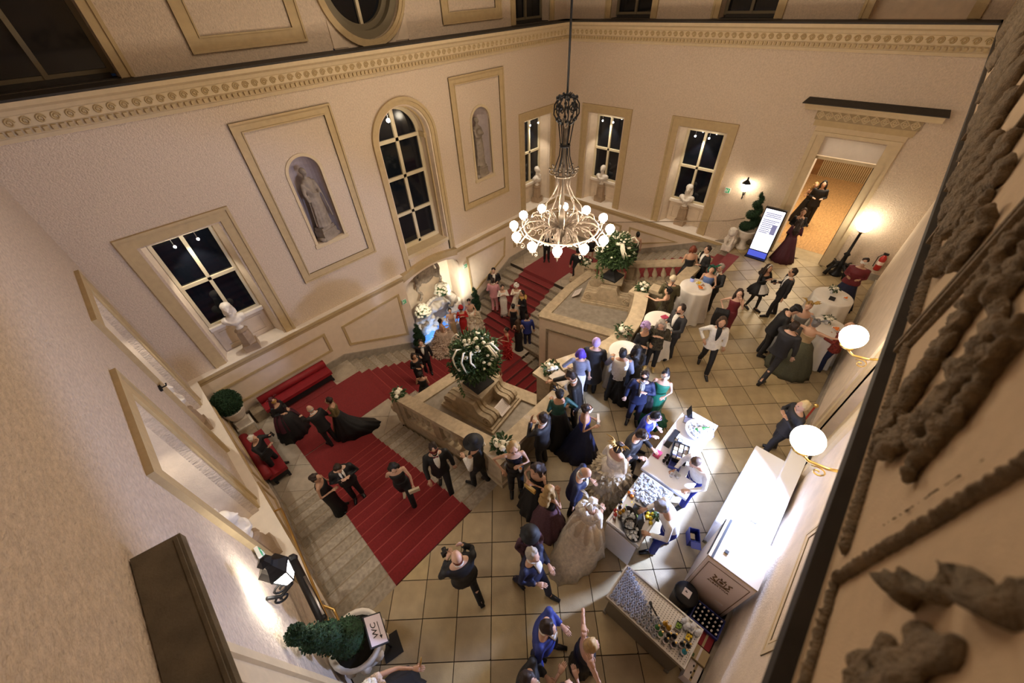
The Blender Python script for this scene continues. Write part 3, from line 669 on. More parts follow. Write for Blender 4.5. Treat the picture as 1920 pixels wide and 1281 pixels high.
# scroll plinths on the terraces
def scroll_plinth(label, loc, rz):
    t = thing('scroll_plinth', label, 'plinth', loc, rz)
    MB().cbox((0,0,0.05), (1.42,1.9,0.10)).build('base_slab', 'stone', t)
    MB().cbox((0,0,0.13), (1.32,1.78,0.07)).build('base_moulding', 'stone', t)
    MB().cbox((0,0,0.48), (0.60,0.62,0.72)).build('die', 'stone', t)
    mb = MB(); mb.cbox((0,0,0.82), (0.66,0.72,0.06)); mb.cbox((0,0,0.88), (0.80,0.84,0.07)); mb.build('cap', 'stone', t)
    for sx in (-1, 1):
        for sy in (-1, 1):
            # S-scroll: from the top of the die sweeping out to a volute on the base
            prof = [(0.0,0.79),(0.28,0.79),(0.33,0.68),(0.36,0.58),(0.43,0.50),(0.53,0.48),(0.62,0.49)]
            for k in range(10):
                a = pi*0.60 - k/9*pi*1.15; prof.append((0.69+0.165*cos(a), 0.335+0.165*sin(a)))
            prof += [(0.64,0.16),(0.0,0.16)]
            mb = MB()
            for o_, w_, sh in ((0.04, 0.09, 0.0), (0.13, 0.05, 0.025), (0.18, 0.09, 0.0), (0.27, 0.05, 0.025), (0.32, 0.12, 0.0)):
                x0 = sx*(0.19+o_); x1 = sx*(0.19+o_+w_)
                pr = [(y-sh if y > 0.3 else y, z-(sh if z > 0.3 else 0)) for y, z in prof]
                n = len(pr); mb.add([(x0, sy*y, z) for y, z in pr] + [(x1, sy*y, z) for y, z in pr], [tuple(range(n)), tuple(range(2*n-1, n-1, -1))] + [(i, (i+1)%n, (i+1)%n+n, i+n) for i in range(n)])
            con = mb.build('console', 'stone', t)
            mb = MB(); pts = []
            for k in range(24):
                a = k/23*pi*3.5 + pi*0.6; r = 0.135*(1-k/23*0.85); pts.append((sx*0.635, sy*(0.69+r*cos(a)), 0.335+r*sin(a)))
            mb.tube(pts, 0.022, 5); mb.build('volute', 'stone', con)
    return t
scroll_plinth('carved stone scroll plinth carrying the left hand bouquet', (4.2, 5.72, -1.115), radians(9))
scroll_plinth('carved stone scroll plinth carrying the bouquet right of the chandelier', (11.0, 5.78, -1.115), radians(22))

# sloping balustrades beside the two outer flights
BAL = MB().lathe([(0.075,0),(0.075,0.05),(0.045,0.08),(0.05,0.12),(0.085,0.25),(0.09,0.32),(0.05,0.46),(0.035,0.53),(0.05,0.57),(0.07,0.59),(0.07,0.64)], 10)
def balustrade(x, label, s):
    t = thing('stair_balustrade', label, 'balustrade', (x, 5.5, 0.0))
    def zr(y): return 0.97-0.43*(y-3.3)
    y0, y1 = 3.42, 7.62
    def bar(dz0, dz1, w, name, m='stone', a=y0, b=y1):
        vs = [(sx*w/2, y-5.5, zr(y)+dz) for y in (a, b) for dz in (dz0, dz1) for sx in (-1, 1)]
        return MB().add(vs, [(0,1,3,2),(4,6,7,5),(0,2,6,4),(1,5,7,3),(2,3,7,6),(0,4,5,1)]).build(name, m, t)
    bar(-0.14, 0.0, 0.34, 'coping', a=3.1, b=7.75); bar(-0.19, -0.14, 0.26, 'coping_moulding'); bar(-1.5, -0.86, 0.26, 'plinth_course')
    src = None
    for k in range(11):
        y = 3.95 + k*0.315
        if k in (5,): continue
        mx = T(0, y-5.5, zr(y)-0.86) @ Matrix(((1,0,0,0),(0,1,0,0),(0,-0.43,1,0),(0,0,0,1)))
        if src is None: src = BAL.build('baluster', 'stone', t, True, mx)
        else: share('baluster', src, t, mx)
    for y, w in ((5.53, 0.30), (3.62, 0.26), (7.4, 0.30)):
        vs = [(sx*0.13, y+yy-5.5, zr(y+yy)+dz) for yy in (-w/2, w/2) for dz in (-0.9, -0.16) for sx in (-1, 1)]
        MB().add(vs, [(0,1,3,2),(4,6,7,5),(0,2,6,4),(1,5,7,3),(2,3,7,6),(0,4,5,1)]).build('pier', 'stone', t)
    # curled foot of the balustrade
    mb = MB(); mb.cbox((0, 7.7-5.5, zr(7.7)-0.62), (0.36, 0.3, 1.2)); mb.tube([(0, 7.9-5.5, zr(7.7)-0.1),(0, 8.0-5.5, zr(7.7)-0.35),(0, 7.95-5.5, zr(7.7)-0.7),(0, 8.1-5.5, zr(7.7)-0.95),(0,8.3-5.5,zr(7.7)-1.0)], [0.12,0.14,0.16,0.18,0.14], 8); mb.build('scrolled_foot', 'stone', t)
    # corner post at the top
    mb = MB().cbox((0, 3.25-5.5, 0.42), (0.42, 0.42, 1.0)); mb.cbox((0, 3.25-5.5, 0.97), (0.54, 0.54, 0.10)); mb.cbox((0, 3.25-5.5, 0.06), (0.5, 0.5, 0.14)); mb.build('corner_post', 'stone', t)
    return t
balustrade(2.65, 'stone balustrade with carved balusters beside the left red stairs', 1)
balustrade(2*CX-2.65, 'stone balustrade with open balusters in front of the far right red stairs', -1)
# parapet of the tiled floor towards the middle flight, bowed in the middle
def parapet():
    t = thing('stone_parapet', 'stone parapet at the edge of the tiled floor, bowed in the middle', 'parapet', (CX, 3.3, 0))
    base = T(-CX, -3.3, 0)
    left = [(2.9,3.25),(4.75,3.25)]; link = [(4.95,3.3),(5.0,3.75)]
    arc = [(5.35+ (2*CX-5.35-5.35)*k/16, 3.85 - 0.58*sin(pi*k/16)) for k in range(17)]
    right = [(2*CX-x, y) for x, y in left]; rlink = [(2*CX-x, y) for x, y in link]
    def seg(path, w, z0, z1, name, m, part):
        mb = MB(); L = []; R_ = []
        for i, p in enumerate(path):
            a = Vector(path[max(i-1,0)]); b = Vector(path[min(i+1,len(path)-1)]); d = (b-a).normalized(); nr = Vector((-d.y, d.x))*w/2
            L.append(Vector(p)+nr); R_.append(Vector(p)-nr)
        rings = [[(l.x,l.y,z0),(r.x,r.y,z0),(r.x,r.y,z1),(l.x,l.y,z1)] for l, r in zip(L, R_)]
        mb.loft(rings, True, True, base); return mb.build(name, m, t)
    for path in (left, right, arc, link, rlink):
        seg(path, 0.36 if path is not arc else 0.40, 0.80 if path is arc else 0.86, 0.90 if path is arc else 0.98, 'coping', 'stone', 0)
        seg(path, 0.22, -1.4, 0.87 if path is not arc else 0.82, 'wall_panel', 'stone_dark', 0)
    for x in (5.1, 2*CX-5.1):
        mb = MB().cbox((x,3.95,0.2), (0.5,0.42,1.0), base); mb.cbox((x,3.95,0.76), (0.66,0.56,0.10), base); mb.cbox((x,3.95,-0.9),(0.5,0.42,1.3),base); mb.build('pedestal', 'stone', t)
    mb = MB(); n = len(arc)                         # the strip of floor inside the bow
    pts = [(4.95,3.15)] + [(4.95,3.6)] + [(x, y-0.12) for x, y in arc] + [(2*CX-4.95,3.6),(2*CX-4.95,3.15)]
    MB().prism(pts, -0.3, -0.002, base).build('bay_floor', 'floor_tile_1', t)
    MB().box(2.45, 3.15, -0.3, 4.95, 3.36, -0.002, base).build('edge_floor', 'floor_tile_1', t); MB().box(2*CX-4.95, 3.15, -0.3, 2*CX-2.45, 3.36, -0.002, base).build('edge_floor', 'floor_tile_1', t)
    return t
parapet()
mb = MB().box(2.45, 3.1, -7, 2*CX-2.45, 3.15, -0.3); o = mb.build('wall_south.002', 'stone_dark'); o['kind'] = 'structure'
# main door to the parquet hall (east wall), matching door with lead canopy (west wall)
def portal(mx, idx, lead, hood=True):
    root = structure('door_%d' % idx)
    for c0, b0, d0 in ((0.78, 0.34, -0.05), (1.0, 0.10, -0.09)):
        mb = MB().box(1.22-c0-b0, d0, 0, 1.22-c0, 0.02, 4.0+b0, mx).box(1.22+c0, d0, 0, 1.22+c0+b0, 0.02, 4.0+b0, mx).box(1.22-c0, d0, 4.0, 1.22+c0, 0.02, 4.0+b0, mx); mb.build('architrave', 'trim_light', root)
    MB().box(1.22-1.22, -0.06, 4.24, 1.22+1.22, 0.02, 4.40, mx).build('lintel_band', 'trim_ochre', root)
    MB().box(1.22-1.26, -0.05, 4.40, 1.22+1.26, 0.02, 4.52+0.14, mx).build('frieze', 'frieze_dark', root)
    k = 0
    for i in range(11):                              # lattice frieze of lozenges
        c_ = 0.09 + i*0.226
        dm = MB()
        for s_ in (1, 0.45):
            pr = [(c_-0.1*s_, 4.53), (c_, 4.53-0.1*s_), (c_+0.1*s_, 4.53), (c_, 4.53+0.1*s_)]
            for j in range(4):
                a, b = pr[j], pr[(j+1)%4]; dm.tube([(a[0],-0.055,a[1]),(b[0],-0.055,b[1])], 0.017, 4, mx=mx)
        dm.build('lozenge', 'trim_light', root)
    if not hood: return root
    prof = [(0.02,4.64),(-0.08,4.64),(-0.14,4.72),(-0.30,4.80),(-0.34,4.86),(0.02,4.86)]
    run('cornice_hood', 'trim_light', mx, 1.22-1.62, 1.22+1.62, prof).parent = root
    MB().add([(1.22-1.68,-0.40,4.86),(1.22+1.68,-0.40,4.86),(1.22+1.62,0.02,4.96),(1.22-1.62,0.02,4.96),(1.22-1.68,-0.40,4.84),(1.22+1.68,-0.40,4.84)], [(0,1,2,3),(0,4,5,1)], mx).build('lead_cover', lead, root)
    return root
root = portal(MX_BR, 1, 'lead')
MB().box(0.36, 0.1, 3.30, 2.12, 0.25, 3.38, MX_BR).box(0.36, 0.02, 3.38, 0.44, 0.2, 3.95, MX_BR).box(2.04, 0.02, 3.38, 2.12, 0.2, 3.95, MX_BR).build('transom_bar', 'trim_light', root)
MB().box(0.44, 0.16, 3.40, 2.04, 0.19, 3.93, MX_BR).build('transom_panel', 'sill_white', root)
for y, a in ((0.40, 0.0), (2.08, 0.0)):             # open leaves standing in the reveal
    MB().box(y-0.03, 0.25, 0.0, y+0.03, 0.95, 3.28, MX_BR).build('door_leaf', 'sill_white', root)
    MB().box(y-0.06, 0.05, 0.0, y+0.06, 0.24, 3.3, MX_BR).build('door_jamb', 'canopy_lead', root)
root = portal(MX_W, 2, 'canopy_lead', False)
MB().box(0.42, 0.2, -0.2, 2.02, 0.3, 3.9, MX_W).build('door_leaf', 'trim_light', root)
# the lead canopy over that door, a deep flat slab seen from above
o = MB().add([(-1.39,-0.45,4.68),(-1.39,2.95,4.68),(-1.08,2.93,4.63),(-1.08,-0.45,4.63),(-1.39,-0.45,4.52),(-1.39,2.95,4.52),(-1.08,2.93,4.55),(-1.08,-0.45,4.55)], [(0,1,2,3),(0,1,5,4),(1,2,6,5),(2,3,7,6),(3,0,4,7),(4,5,6,7)]).build('canopy_slab', 'canopy_lead', root)
MB().box(-1.125, -0.45, 4.635, -1.10, 2.9, 4.65).build('canopy_upstand', 'canopy_lead', root)
root = structure('door_3'); mb = MB()
for a in (5.86, 7.6): mb.box(a, -0.06, 0, a+0.24, 0.03, 3.34, MX_R)
mb.box(5.86, -0.06, 3.1, 7.84, 0.03, 3.34, MX_R); mb.build('architrave', 'trim_light', root); MB().box(6.1, 0.2, 0, 7.6, 0.26, 3.1, MX_R).build('door_leaf', 'trim_light', root)
# parquet hall beyond the open door
root = structure('floor_2'); MB().box(16.08, 0.3, -0.3, 16.9, 2.2, -0.004).build('threshold', 'floor_tile_2', root); MB().box(16.9, -4, -0.3, 25.5, 6, -0.002).build('parquet', 'parquet', root)
o = MB().box(25.4, -4, -0.2, 25.6, 6, 6).build('wall_east.003', 'slat_wood'); o['kind'] = 'structure'
sl = None
for i in range(40):
    mx = T(25.36, -0.6+i*0.085, 2.5)
    if sl is None: sl = MB().cbox((0,0,0), (0.06,0.05,5)).build('slat', 'kraft', o, mx=mx)
    else: share('slat', sl, o, mx)
for y in (-4, 6): MB().box(16.8, y-0.1, -0.2, 25.6, y+0.1, 6).build('wall_north.005' if y > 0 else 'wall_south.003', 'wood_cream')['kind'] = 'structure'
MB().box(16.8, -4, 6.0, 25.6, 6, 6.1).build('ceiling.001', 'wood_cream')['kind'] = 'structure'
# south wall: plinth course, pier and framed panels under the gallery
root = structure('baseboard_south')
MB().box(7.8, -0.14, 0, 15.3, 0.02, 0.42, MX_R).build('plinth', 'stone_grey', root); MB().box(-1.4, -0.06, 0, 6.0, 0.02, 0.3, MX_R).build('plinth', 'stone_grey', root)
root = structure('baseboard_east'); MB().box(-1.3, -0.05, 0, 0.0, 0.02, 0.22, MX_BR).build('skirting', 'stone_grey', root); MB().box(2.4, -0.05, 0, 3.15, 0.02, 0.22, MX_BR).build('skirting', 'stone_grey', root)
o = MB().box(7.8, -0.10, 0.42, 15.3, 0.1, 6.1, MX_R).build('wall_south.004', 'panel_plaster'); o['kind'] = 'structure'
panel(MX_R, 2.2, 2.4, 3.9, 4.9, 0.14, m_fr='trim_light', k=0.2); panel(MX_R, -0.9, 2.4, 1.6, 4.9, 0.14, m_fr='trim_light', k=0.2)
# ------------------------------------------------------------------ chandelier and lamps
def curl(c, r0, turns, a0, plane, n=16, shrink=0.85, rad=0.012, mb=None, s=1):
    # a spiral scroll in the vertical plane given by the horizontal unit vector 'plane'
    pts = []
    for k in range(n):
        t_ = k/(n-1); a = a0 + s*t_*turns*2*pi; r = r0*(1-shrink*t_)
        pts.append((c[0]+plane[0]*r*cos(a), c[1]+plane[1]*r*cos(a), c[2]+r*sin(a)))
    mb.tube(pts, rad, 5); return pts
def chandelier(loc):
    t = thing('chandelier', 'large wrought iron chandelier with a ring of twelve glowing glass globes', 'chandelier', loc)
    MB().tube([(0,0,2.85),(0,0,7.45)], 0.022, 8).build('rod', 'black_iron', t, True)
    MB().lathe([(0.03,2.35),(0.05,2.3),(0.035,2.2),(0.05,2.0),(0.035,1.4),(0.035,0.5),(0.06,0.45),(0.09,0.25),(0.05,0.1),(0.11,-0.05),(0.13,-0.15),(0.06,-0.3),(0.03,-0.42)], 12).build('stem', 'chandelier_iron', t, True)
    mb = MB()
    for k in range(8):                                # scrolled crown
        a = 2*pi*k/8; p = (cos(a), sin(a)); mb.tube([(p[0]*r, p[1]*r, z) for r, z in ((0.03,2.95),(0.16,2.92),(0.26,2.78),(0.27,2.6),(0.18,2.45),(0.1,2.4))], 0.016, 5)
        curl((p[0]*0.16, p[1]*0.16, 2.68), 0.085, 1.2, 0, p, mb=mb); curl((p[0]*0.1, p[1]*0.1, 2.93), 0.05, 1.0, 1.5, p, mb=mb)
        for z in (2.5, 2.75, 2.9): mb.ball((p[0]*0.2, p[1]*0.2, z), (0.035,0.035,0.045), 6, 4)
    mb.build('scrolled_crown', 'black_iron', t, True)
    for k in range(6):                                # hour-glass of slender bars
        a = 2*pi*k/6; p = (cos(a), sin(a))
        MB().tube([(p[0]*r, p[1]*r, z) for r, z in ((0.17,2.48),(0.13,2.2),(0.10,1.98),(0.12,1.75),(0.20,1.5),(0.23,1.38))], 0.013, 5).build('neck_bar', 'black_iron', t, True)
    MB().lathe([(0.11,1.94),(0.125,1.97),(0.11,2.0)], 14, cap=False).build('neck_ring', 'black_iron', t, True)
    mb = MB()
    for k in range(8):
        a = 2*pi*k/8; p = (cos(a), sin(a)); curl((p[0]*0.27, p[1]*0.27, 1.42), 0.09, 1.3, 3.4, p, mb=mb, rad=0.014); mb.ball((p[0]*0.33, p[1]*0.33, 1.48), 0.03, 6, 4)
    mb.lathe([(0.2,1.30),(0.22,1.33),(0.2,1.36)], 14, cap=False); mb.build('lower_crown', 'chandelier_iron', t, True)
    for k in range(8):                                # cage widening towards the arms
        a = 2*pi*k/8; p = (cos(a), sin(a))
        MB().tube([(p[0]*r, p[1]*r, z) for r, z in ((0.18,1.36),(0.16,1.05),(0.28,0.8),(0.48,0.55),(0.52,0.3),(0.42,0.12),(0.3,0.15))], 0.014, 5).build('cage_bar', 'crystal', t, True)
    mb = MB()
    for k in range(8):
        a = 2*pi*(k+.5)/8; p = (cos(a), sin(a))
        curl((p[0]*0.36, p[1]*0.36, -0.1), 0.17, 1.5, 0.6, p, mb=mb, rad=0.016); curl((p[0]*0.2, p[1]*0.2, -0.32), 0.12, 1.4, 2.0, p, mb=mb, rad=0.014); curl((p[0]*0.62, p[1]*0.62, 0.0), 0.11, 1.3, 0.6, p, mb=mb, rad=0.014)
        mb.tube([(p[0]*0.3,p[1]*0.3,0.1),(p[0]*0.32,p[1]*0.32,-0.35)], [0.05,0.015], 5)
    mb.build('scrollwork', 'crystal', t, True)
    arm0 = gl0 = None
    for k in range(12):
        a = 2*pi*(k+0.13)/12; m = RZ(a)
        if arm0 is None:
            mb = MB().tube([(0.08,0,-0.02),(0.3,0,0.08),(0.55,0,0.16),(0.82,0,0.12),(1.02,0,-0.06),(1.15,0,-0.2),(1.25,0,-0.16)], [0.02,0.024,0.026,0.026,0.022,0.02,0.018], 6)
            curl((0.80,0,0.0), 0.11, 1.3, 1.2, (1,0), mb=mb, rad=0.012); curl((1.1,0,-0.3), 0.08, 1.2, 1.2, (1,0), mb=mb, rad=0.011)
            mb.tube([(1.02,0.06+0.0,-0.05),(1.05,0.2,0.06),(1.02,0.33,0.02)], 0.014, 5); mb.tube([(1.02,-0.06,-0.05),(1.05,-0.2,0.06),(1.02,-0.33,0.02)], 0.014, 5)
            mb.lathe([(0.02,-0.18),(0.07,-0.15),(0.06,-0.12),(0.03,-0.11)], 10, (1.25,0,0)); mb.tube([(1.25,0,-0.16),(1.25,0,-0.3)], [0.02,0.005], 6)
            arm0 = mb.build('arm', 'crystal', t, True, m); arm = arm0
            gl0 = MB().ball((1.25,0,0.0), 0.115, 16, 10).build('globe', 'globe', arm, True)
        else:
            arm = share('arm', arm0, t, m); share('globe', gl0, arm)
    MB().lathe([(0.95,-0.03),(0.98,0.0),(0.95,0.03),(0.92,0.0),(0.95,-0.03)], 48, cap=False).build('ring', 'crystal', t, True)
    return t
chandelier((7.53, 5.63, 3.15))
def wall_globe(label, loc):
    t = thing('wall_globe_lamp', label, 'lamp', loc)
    MB().ball((0,0,0), 0.19, 20, 12).build('globe', 'lamp_glass', t, True)
    mb = MB().lathe([(0.05,-0.25),(0.11,-0.21),(0.1,-0.18)], 12); mb.tube([(0,0,-0.24),(0,-0.15,-0.34),(0,-0.35,-0.3),(0,-0.52,-0.2)], 0.022, 6); curl((0,-0.3,-0.44), 0.1, 1.3, 0.5, (0,1), mb=mb); mb.lathe([(0.09,-0.02),(0.09,0.02)], 10, mx=T(0,-0.53,-0.22) @ RX(pi/2)); mb.build('bracket', 'gold', t, True)
wall_globe('round glowing glass lamp on a gilt bracket, above the tulle skirted guest', (7.14, -0.75, 3.33))
wall_globe('round glowing glass lamp on a gilt bracket, above the white back counter', (4.47, -0.75, 3.37))
# lamp post by the parquet hall door
t = thing('lamp_post', 'black cast iron lamp post with glowing globe beside the open hall door', 'lamp', (15.72, -0.14, 0))
MB().lathe([(0.2,0),(0.2,0.06),(0.12,0.12),(0.09,0.3),(0.13,0.4),(0.07,0.5),(0.06,0.72),(0.1,0.78),(0.045,0.85),(0.035,1.5),(0.05,1.58)], 12).build('post', 'black_iron', t, True)
mb = MB()
for k in range(4):
    a = pi/4+pi/2*k; mb.tube([(0.1*cos(a),0.1*sin(a),0.4),(0.3*cos(a),0.3*sin(a),0.3),(0.4*cos(a),0.4*sin(a),0.05)], [0.06,0.05,0.07], 6); curl((0.3*cos(a),0.3*sin(a),0.32), 0.1, 1.2, 1.0, (cos(a),sin(a)), mb=mb, rad=0.02)
mb.build('clawed_foot', 'black_iron', t, True)
MB().ball((0,0,1.80), 0.21, 18, 10).build('globe', 'post_glass', t, True)
MB().lathe([(0.05,1.56),(0.12,1.6),(0.1,1.64)], 12).build('gallery_ring', 'gold', t, True)
# sconce on the east wall
t = thing('wall_sconce', 'black wall lantern throwing light on the far wall by the hall door', 'lamp', (15.80, 3.62, 2.1))
MB().lathe([(0.09,-0.12),(0.12,0.0),(0.10,0.14)], 8).build('lantern_glass', 'lamp_glass', t)
MB().lathe([(0.15,0.14),(0.10,0.2),(0.04,0.26),(0.02,0.36)], 8).build('hood', 'black_iron', t)
mb = MB().tube([(0,0,-0.14),(0.05,0,-0.3),(0.2,0,-0.34),(0.28,0,-0.2)], 0.02, 6); curl((0.1,0,-0.4), 0.09, 1.3, 0.6, (1,0), mb=mb); mb.build('bracket', 'black_iron', t, True)
# big six-sided lantern on the west wall
t = thing('wall_lantern', 'six sided wall lantern with black hood glowing on the left wall', 'lamp', (-1.08, 3.45, 2.38))
MB().lathe([(0.09,-0.24),(0.165,0.14)], 6).build('lantern_glass', 'lantern_glass', t)
MB().lathe([(0.185,0.14),(0.18,0.18),(0.11,0.25),(0.07,0.31),(0.06,0.36),(0.09,0.40),(0.03,0.46)], 6).build('hood', 'black_iron', t)
mb = MB()
for k in range(6):
    a = 2*pi*k/6; mb.tube([(0.093*cos(a),0.093*sin(a),-0.25),(0.172*cos(a),0.172*sin(a),0.15)], 0.012, 4)
mb.build('glazing_bar', 'black_iron', t)
mb = MB().lathe([(0.10,-0.24),(0.06,-0.29),(0.02,-0.33)], 6); mb.tube([(0,0,-0.28),(-0.02,0,-0.42),(-0.2,0,-0.5),(-0.3,0,-0.3)], 0.025, 6); curl((-0.12,0,-0.34), 0.12, 1.4, 0.3, (1,0), mb=mb, rad=0.016); curl((-0.2,0,-0.55), 0.1, 1.3, 2.0, (1,0), mb=mb, rad=0.016); mb.build('bracket', 'black_iron', t, True)

# ------------------------------------------------------------------ statues, busts, fountain
def bake(mb, name, m, parent, voxel, mx=None, smooth=True, disp=0.0, dscale=4.0):
    # fuse overlapping solids into one continuous skin
    me = bpy.data.meshes.new(name); me.from_pydata(mb.v, [], mb.f)
    bm = bmesh.new(); bm.from_mesh(me); bmesh.ops.recalc_face_normals(bm, faces=bm.faces); bm.to_mesh(me); bm.free()
    o = bpy.data.objects.new(name, me); TMP.collection.objects.link(o)
    md = o.modifiers.new('r', 'REMESH'); md.mode = 'VOXEL'; md.voxel_size = voxel
    if smooth: sm = o.modifiers.new('s', 'SMOOTH'); sm.factor = 0.5; sm.iterations = 2
    vl = TMP.view_layers[0]; vl.update(); dg = vl.depsgraph; me2 = bpy.data.meshes.new_from_object(o.evaluated_get(dg))
    bpy.data.objects.remove(o); bpy.data.meshes.remove(me); me2.name = name; me2.materials.clear()
    if disp:
        for v in me2.vertices: v.co += v.normal*disp*noise.noise(v.co*dscale)
    return mesh_obj(name, me2, m, parent, True, mx, fix=False)
BUSTS = {}
def bust(label, loc, rz, dark, variant=0):
    plab = label.replace('bust', 'plinth').replace('white marble', 'brown stone').replace(' seen from above', '')
    if variant in BUSTS:
        p, t = BUSTS[variant]; dup(p, loc, rz, plab); return dup(t, (loc[0], loc[1], loc[2]+0.80), rz, label)
    p = thing('bust_plinth', plab, 'plinth', loc, rz, None)
    MB().cbox((0,0,0.12), (0.42,0.42,0.24)).build('base', 'bust_plinth', p); MB().lathe([(0.21,0.24),(0.2,0.28),(0.19,0.62),(0.17,0.70)], 6).build('shaft', 'bust_plinth', p); MB().lathe([(0.17,0.70),(0.19,0.74),(0.12,0.80)], 10).build('neck_moulding', 'bust_plinth', p)
    t = thing('marble_bust', label, 'bust', (loc[0], loc[1], loc[2]+0.80), rz); t.scale = (1.22,1.22,1.22)
    mb = MB().lathe([(0.09,0.0),(0.10,0.03),(0.06,0.06),(0.06,0.11),(0.10,0.16)], 12)
    mb.ball((0,0,0.27), (0.13,0.24,0.14), 14, 8); mb.ball((0,0.17,0.30), (0.1,0.1,0.09), 10, 6); mb.ball((0,-0.17,0.30), (0.1,0.1,0.09), 10, 6)
    mb.tube([(0.0,0,0.33),(0.02,0,0.50)], [0.075,0.06], 10); mb.ball((0.03,0,0.58), (0.10,0.082,0.125), 14, 10)
    mb.tube([(0.11,0,0.61),(0.145,0,0.565),(0.12,0,0.55)], [0.015,0.022,0.015], 6); mb.ball((0.10,0,0.50), (0.035,0.04,0.03), 8, 6); mb.ball((0.0,0,0.62), (0.115,0.10,0.115), 12, 8)
    for s in (-1,1): mb.ball((0.02,s*0.085,0.575), (0.02,0.015,0.035), 6, 5); mb.ball((0.095,s*0.035,0.615), (0.03,0.03,0.014), 6, 4)
    # drapery folds over the shoulders
    for k in range(5):
        a = -0.9+k*0.45; mb.tube([(0.02,-0.2,0.34-0.03*k),(0.14,-0.08+0.02*k,0.26-0.02*k),(0.13,0.1,0.24),(0.0,0.22,0.33-0.02*k)], 0.028, 6)
    if variant == 1: mb.ball((-0.02,0,0.66), (0.13,0.12,0.10), 12, 8); mb.tube([(-0.08,0.06,0.6),(-0.08,0.1,0.4)], [0.06,0.05], 8); mb.tube([(-0.08,-0.06,0.6),(-0.08,-0.1,0.4)], [0.06,0.05], 8)
    bake(mb, 'portrait_head', 'marble', t, 0.017, disp=0.006, dscale=18); BUSTS[variant] = (p, t)
    return t
bust('white marble bust in the lit window left of the first niche', (0.48, 12.22, -0.205), -pi/2-0.2, 0, 1)
bust('white marble bust in the window beside the far corner, left of it', (14.45, 12.4, -0.205), -pi/2+0.2, 0, 0)
bust('white marble bust in the far wall window nearest the corner', (16.42, 9.98, -0.205), pi, 0, 0)
bust('white marble bust in the far wall window by the sconce', (16.45, 5.80, -0.205), pi, 0, 1)
bust('white marble bust seen from above in the left wall window nearer the corner', (-1.60, 9.95, -0.205), 0, 0, 1)
bust('white marble bust seen from above in the left wall window above the lantern', (-1.60, 5.62, -0.205), 0, 0, 1)
def statue(label, loc, rz, kind):
    b = thing('statue_base', 'small scrolled stone base under the niche figure, ' + ('left niche' if kind == 0 else 'right niche'), 'base', loc, rz)
    MB().cbox((0,0,0.16), (0.36,0.56,0.32)).build('block', 'statue', b); mb = MB().cbox((0,0,0.37), (0.32,0.50,0.10)); mb.build('plate', 'statue', b)
    for s in (-1,1): MB().tube([(0.19,s*0.30,0.07),(-0.1,s*0.30,0.07)], 0.065, 8).build('scroll', 'statue', b, True)
    t = thing('niche_statue', label, 'statue', (loc[0], loc[1], loc[2]+0.42), rz); t.scale = (1.06,1.06,1.06)
    mb = MB(); h = 1.62
    rings = []
    for z, rx, ry, x, y in ((0,0.17,0.22,0.02,0),(0.1,0.16,0.21,0.02,0),(0.45,0.15,0.19,0.03,0.02),(0.8,0.145,0.18,0.02,0.02),(0.95,0.12,0.165,0.0,0.0),(1.1,0.11,0.16,0.0,0),(1.25,0.12,0.18,0,0),(1.33,0.09,0.15,0,0),(1.38,0.05,0.06,0,0)):
        rings.append([(x+rx*(1+0.10*sin(7*a+z*4)*(1-z/1.4))*cos(a), y+ry*(1+0.10*sin(7*a+z*4)*(1-z/1.4))*sin(a), z) for a in [2*pi*k/40 for k in range(40)]])
    mb.loft(rings); mb.tube([(0,0,1.34),(0.01,0,1.46)], 0.052, 8); mb.ball((0.02,0,1.53), (0.085,0.07,0.105), 12, 8); mb.ball((-0.015,0,1.56), (0.10,0.085,0.09), 12, 8); mb.tube([(0.09,0,1.55),(0.115,0,1.515),(0.1,0,1.505)], [0.012,0.018,0.012], 5)
    if kind == 0:
        mb.tube([(0,0.17,1.27),(0.04,0.24,1.05),(0.14,0.20,0.92)], [0.065,0.055,0.04], 8); mb.tube([(0,-0.17,1.27),(0.02,-0.24,1.02),(0.08,-0.22,0.78)], [0.065,0.05,0.04], 8)
        mb.tube([(0.08,-0.24,0.80),(0.1,-0.32,0.1)], [0.02,0.018], 6); mb.tube([(0.14,0.22,0.95),(0.16,0.3,0.2)], [0.025,0.03], 6)
        for k in range(5): mb.tube([(0.05,-0.2+0.02*k,1.2-0.06*k),(0.14,-0.05,0.98-0.05*k),(0.12,0.16,0.92-0.03*k)], 0.025, 6)
    else:
        mb.tube([(0,0.17,1.27),(0.1,0.2,1.05),(0.2,0.08,1.12)], [0.065,0.055,0.04], 8); mb.tube([(0,-0.17,1.27),(0.1,-0.2,1.04),(0.2,-0.02,1.02)], [0.065,0.055,0.04], 8)
        mb.ball((0.18,-0.08,1.18), (0.12,0.14,0.12), 10, 8)
        for k in range(4): mb.tube([(0.06,0.18,1.0-0.1*k),(0.15,0.02,0.9-0.14*k),(0.12,-0.14,0.75-0.16*k)], 0.026, 6)
    for k in range(7):
        a = -1.2+k*0.4; mb.tube([(0.11*cos(a),0.15*sin(a),0.95),(0.16*cos(a+0.1),0.2*sin(a+0.1),0.5),(0.18*cos(a),0.24*sin(a),0.02)], [0.018,0.026,0.032], 5)
    bake(mb, 'draped_figure', 'statue', t, 0.02, disp=0.006, dscale=16)
statue('stone figure of a draped man with a staff in the left wall niche', (4.01, 12.30, 2.11), -pi/2+0.35, 0)
statue('stone figure of a draped woman carrying a basket in the right wall niche', (10.80, 12.32, 2.11), -pi/2+0.2, 1)
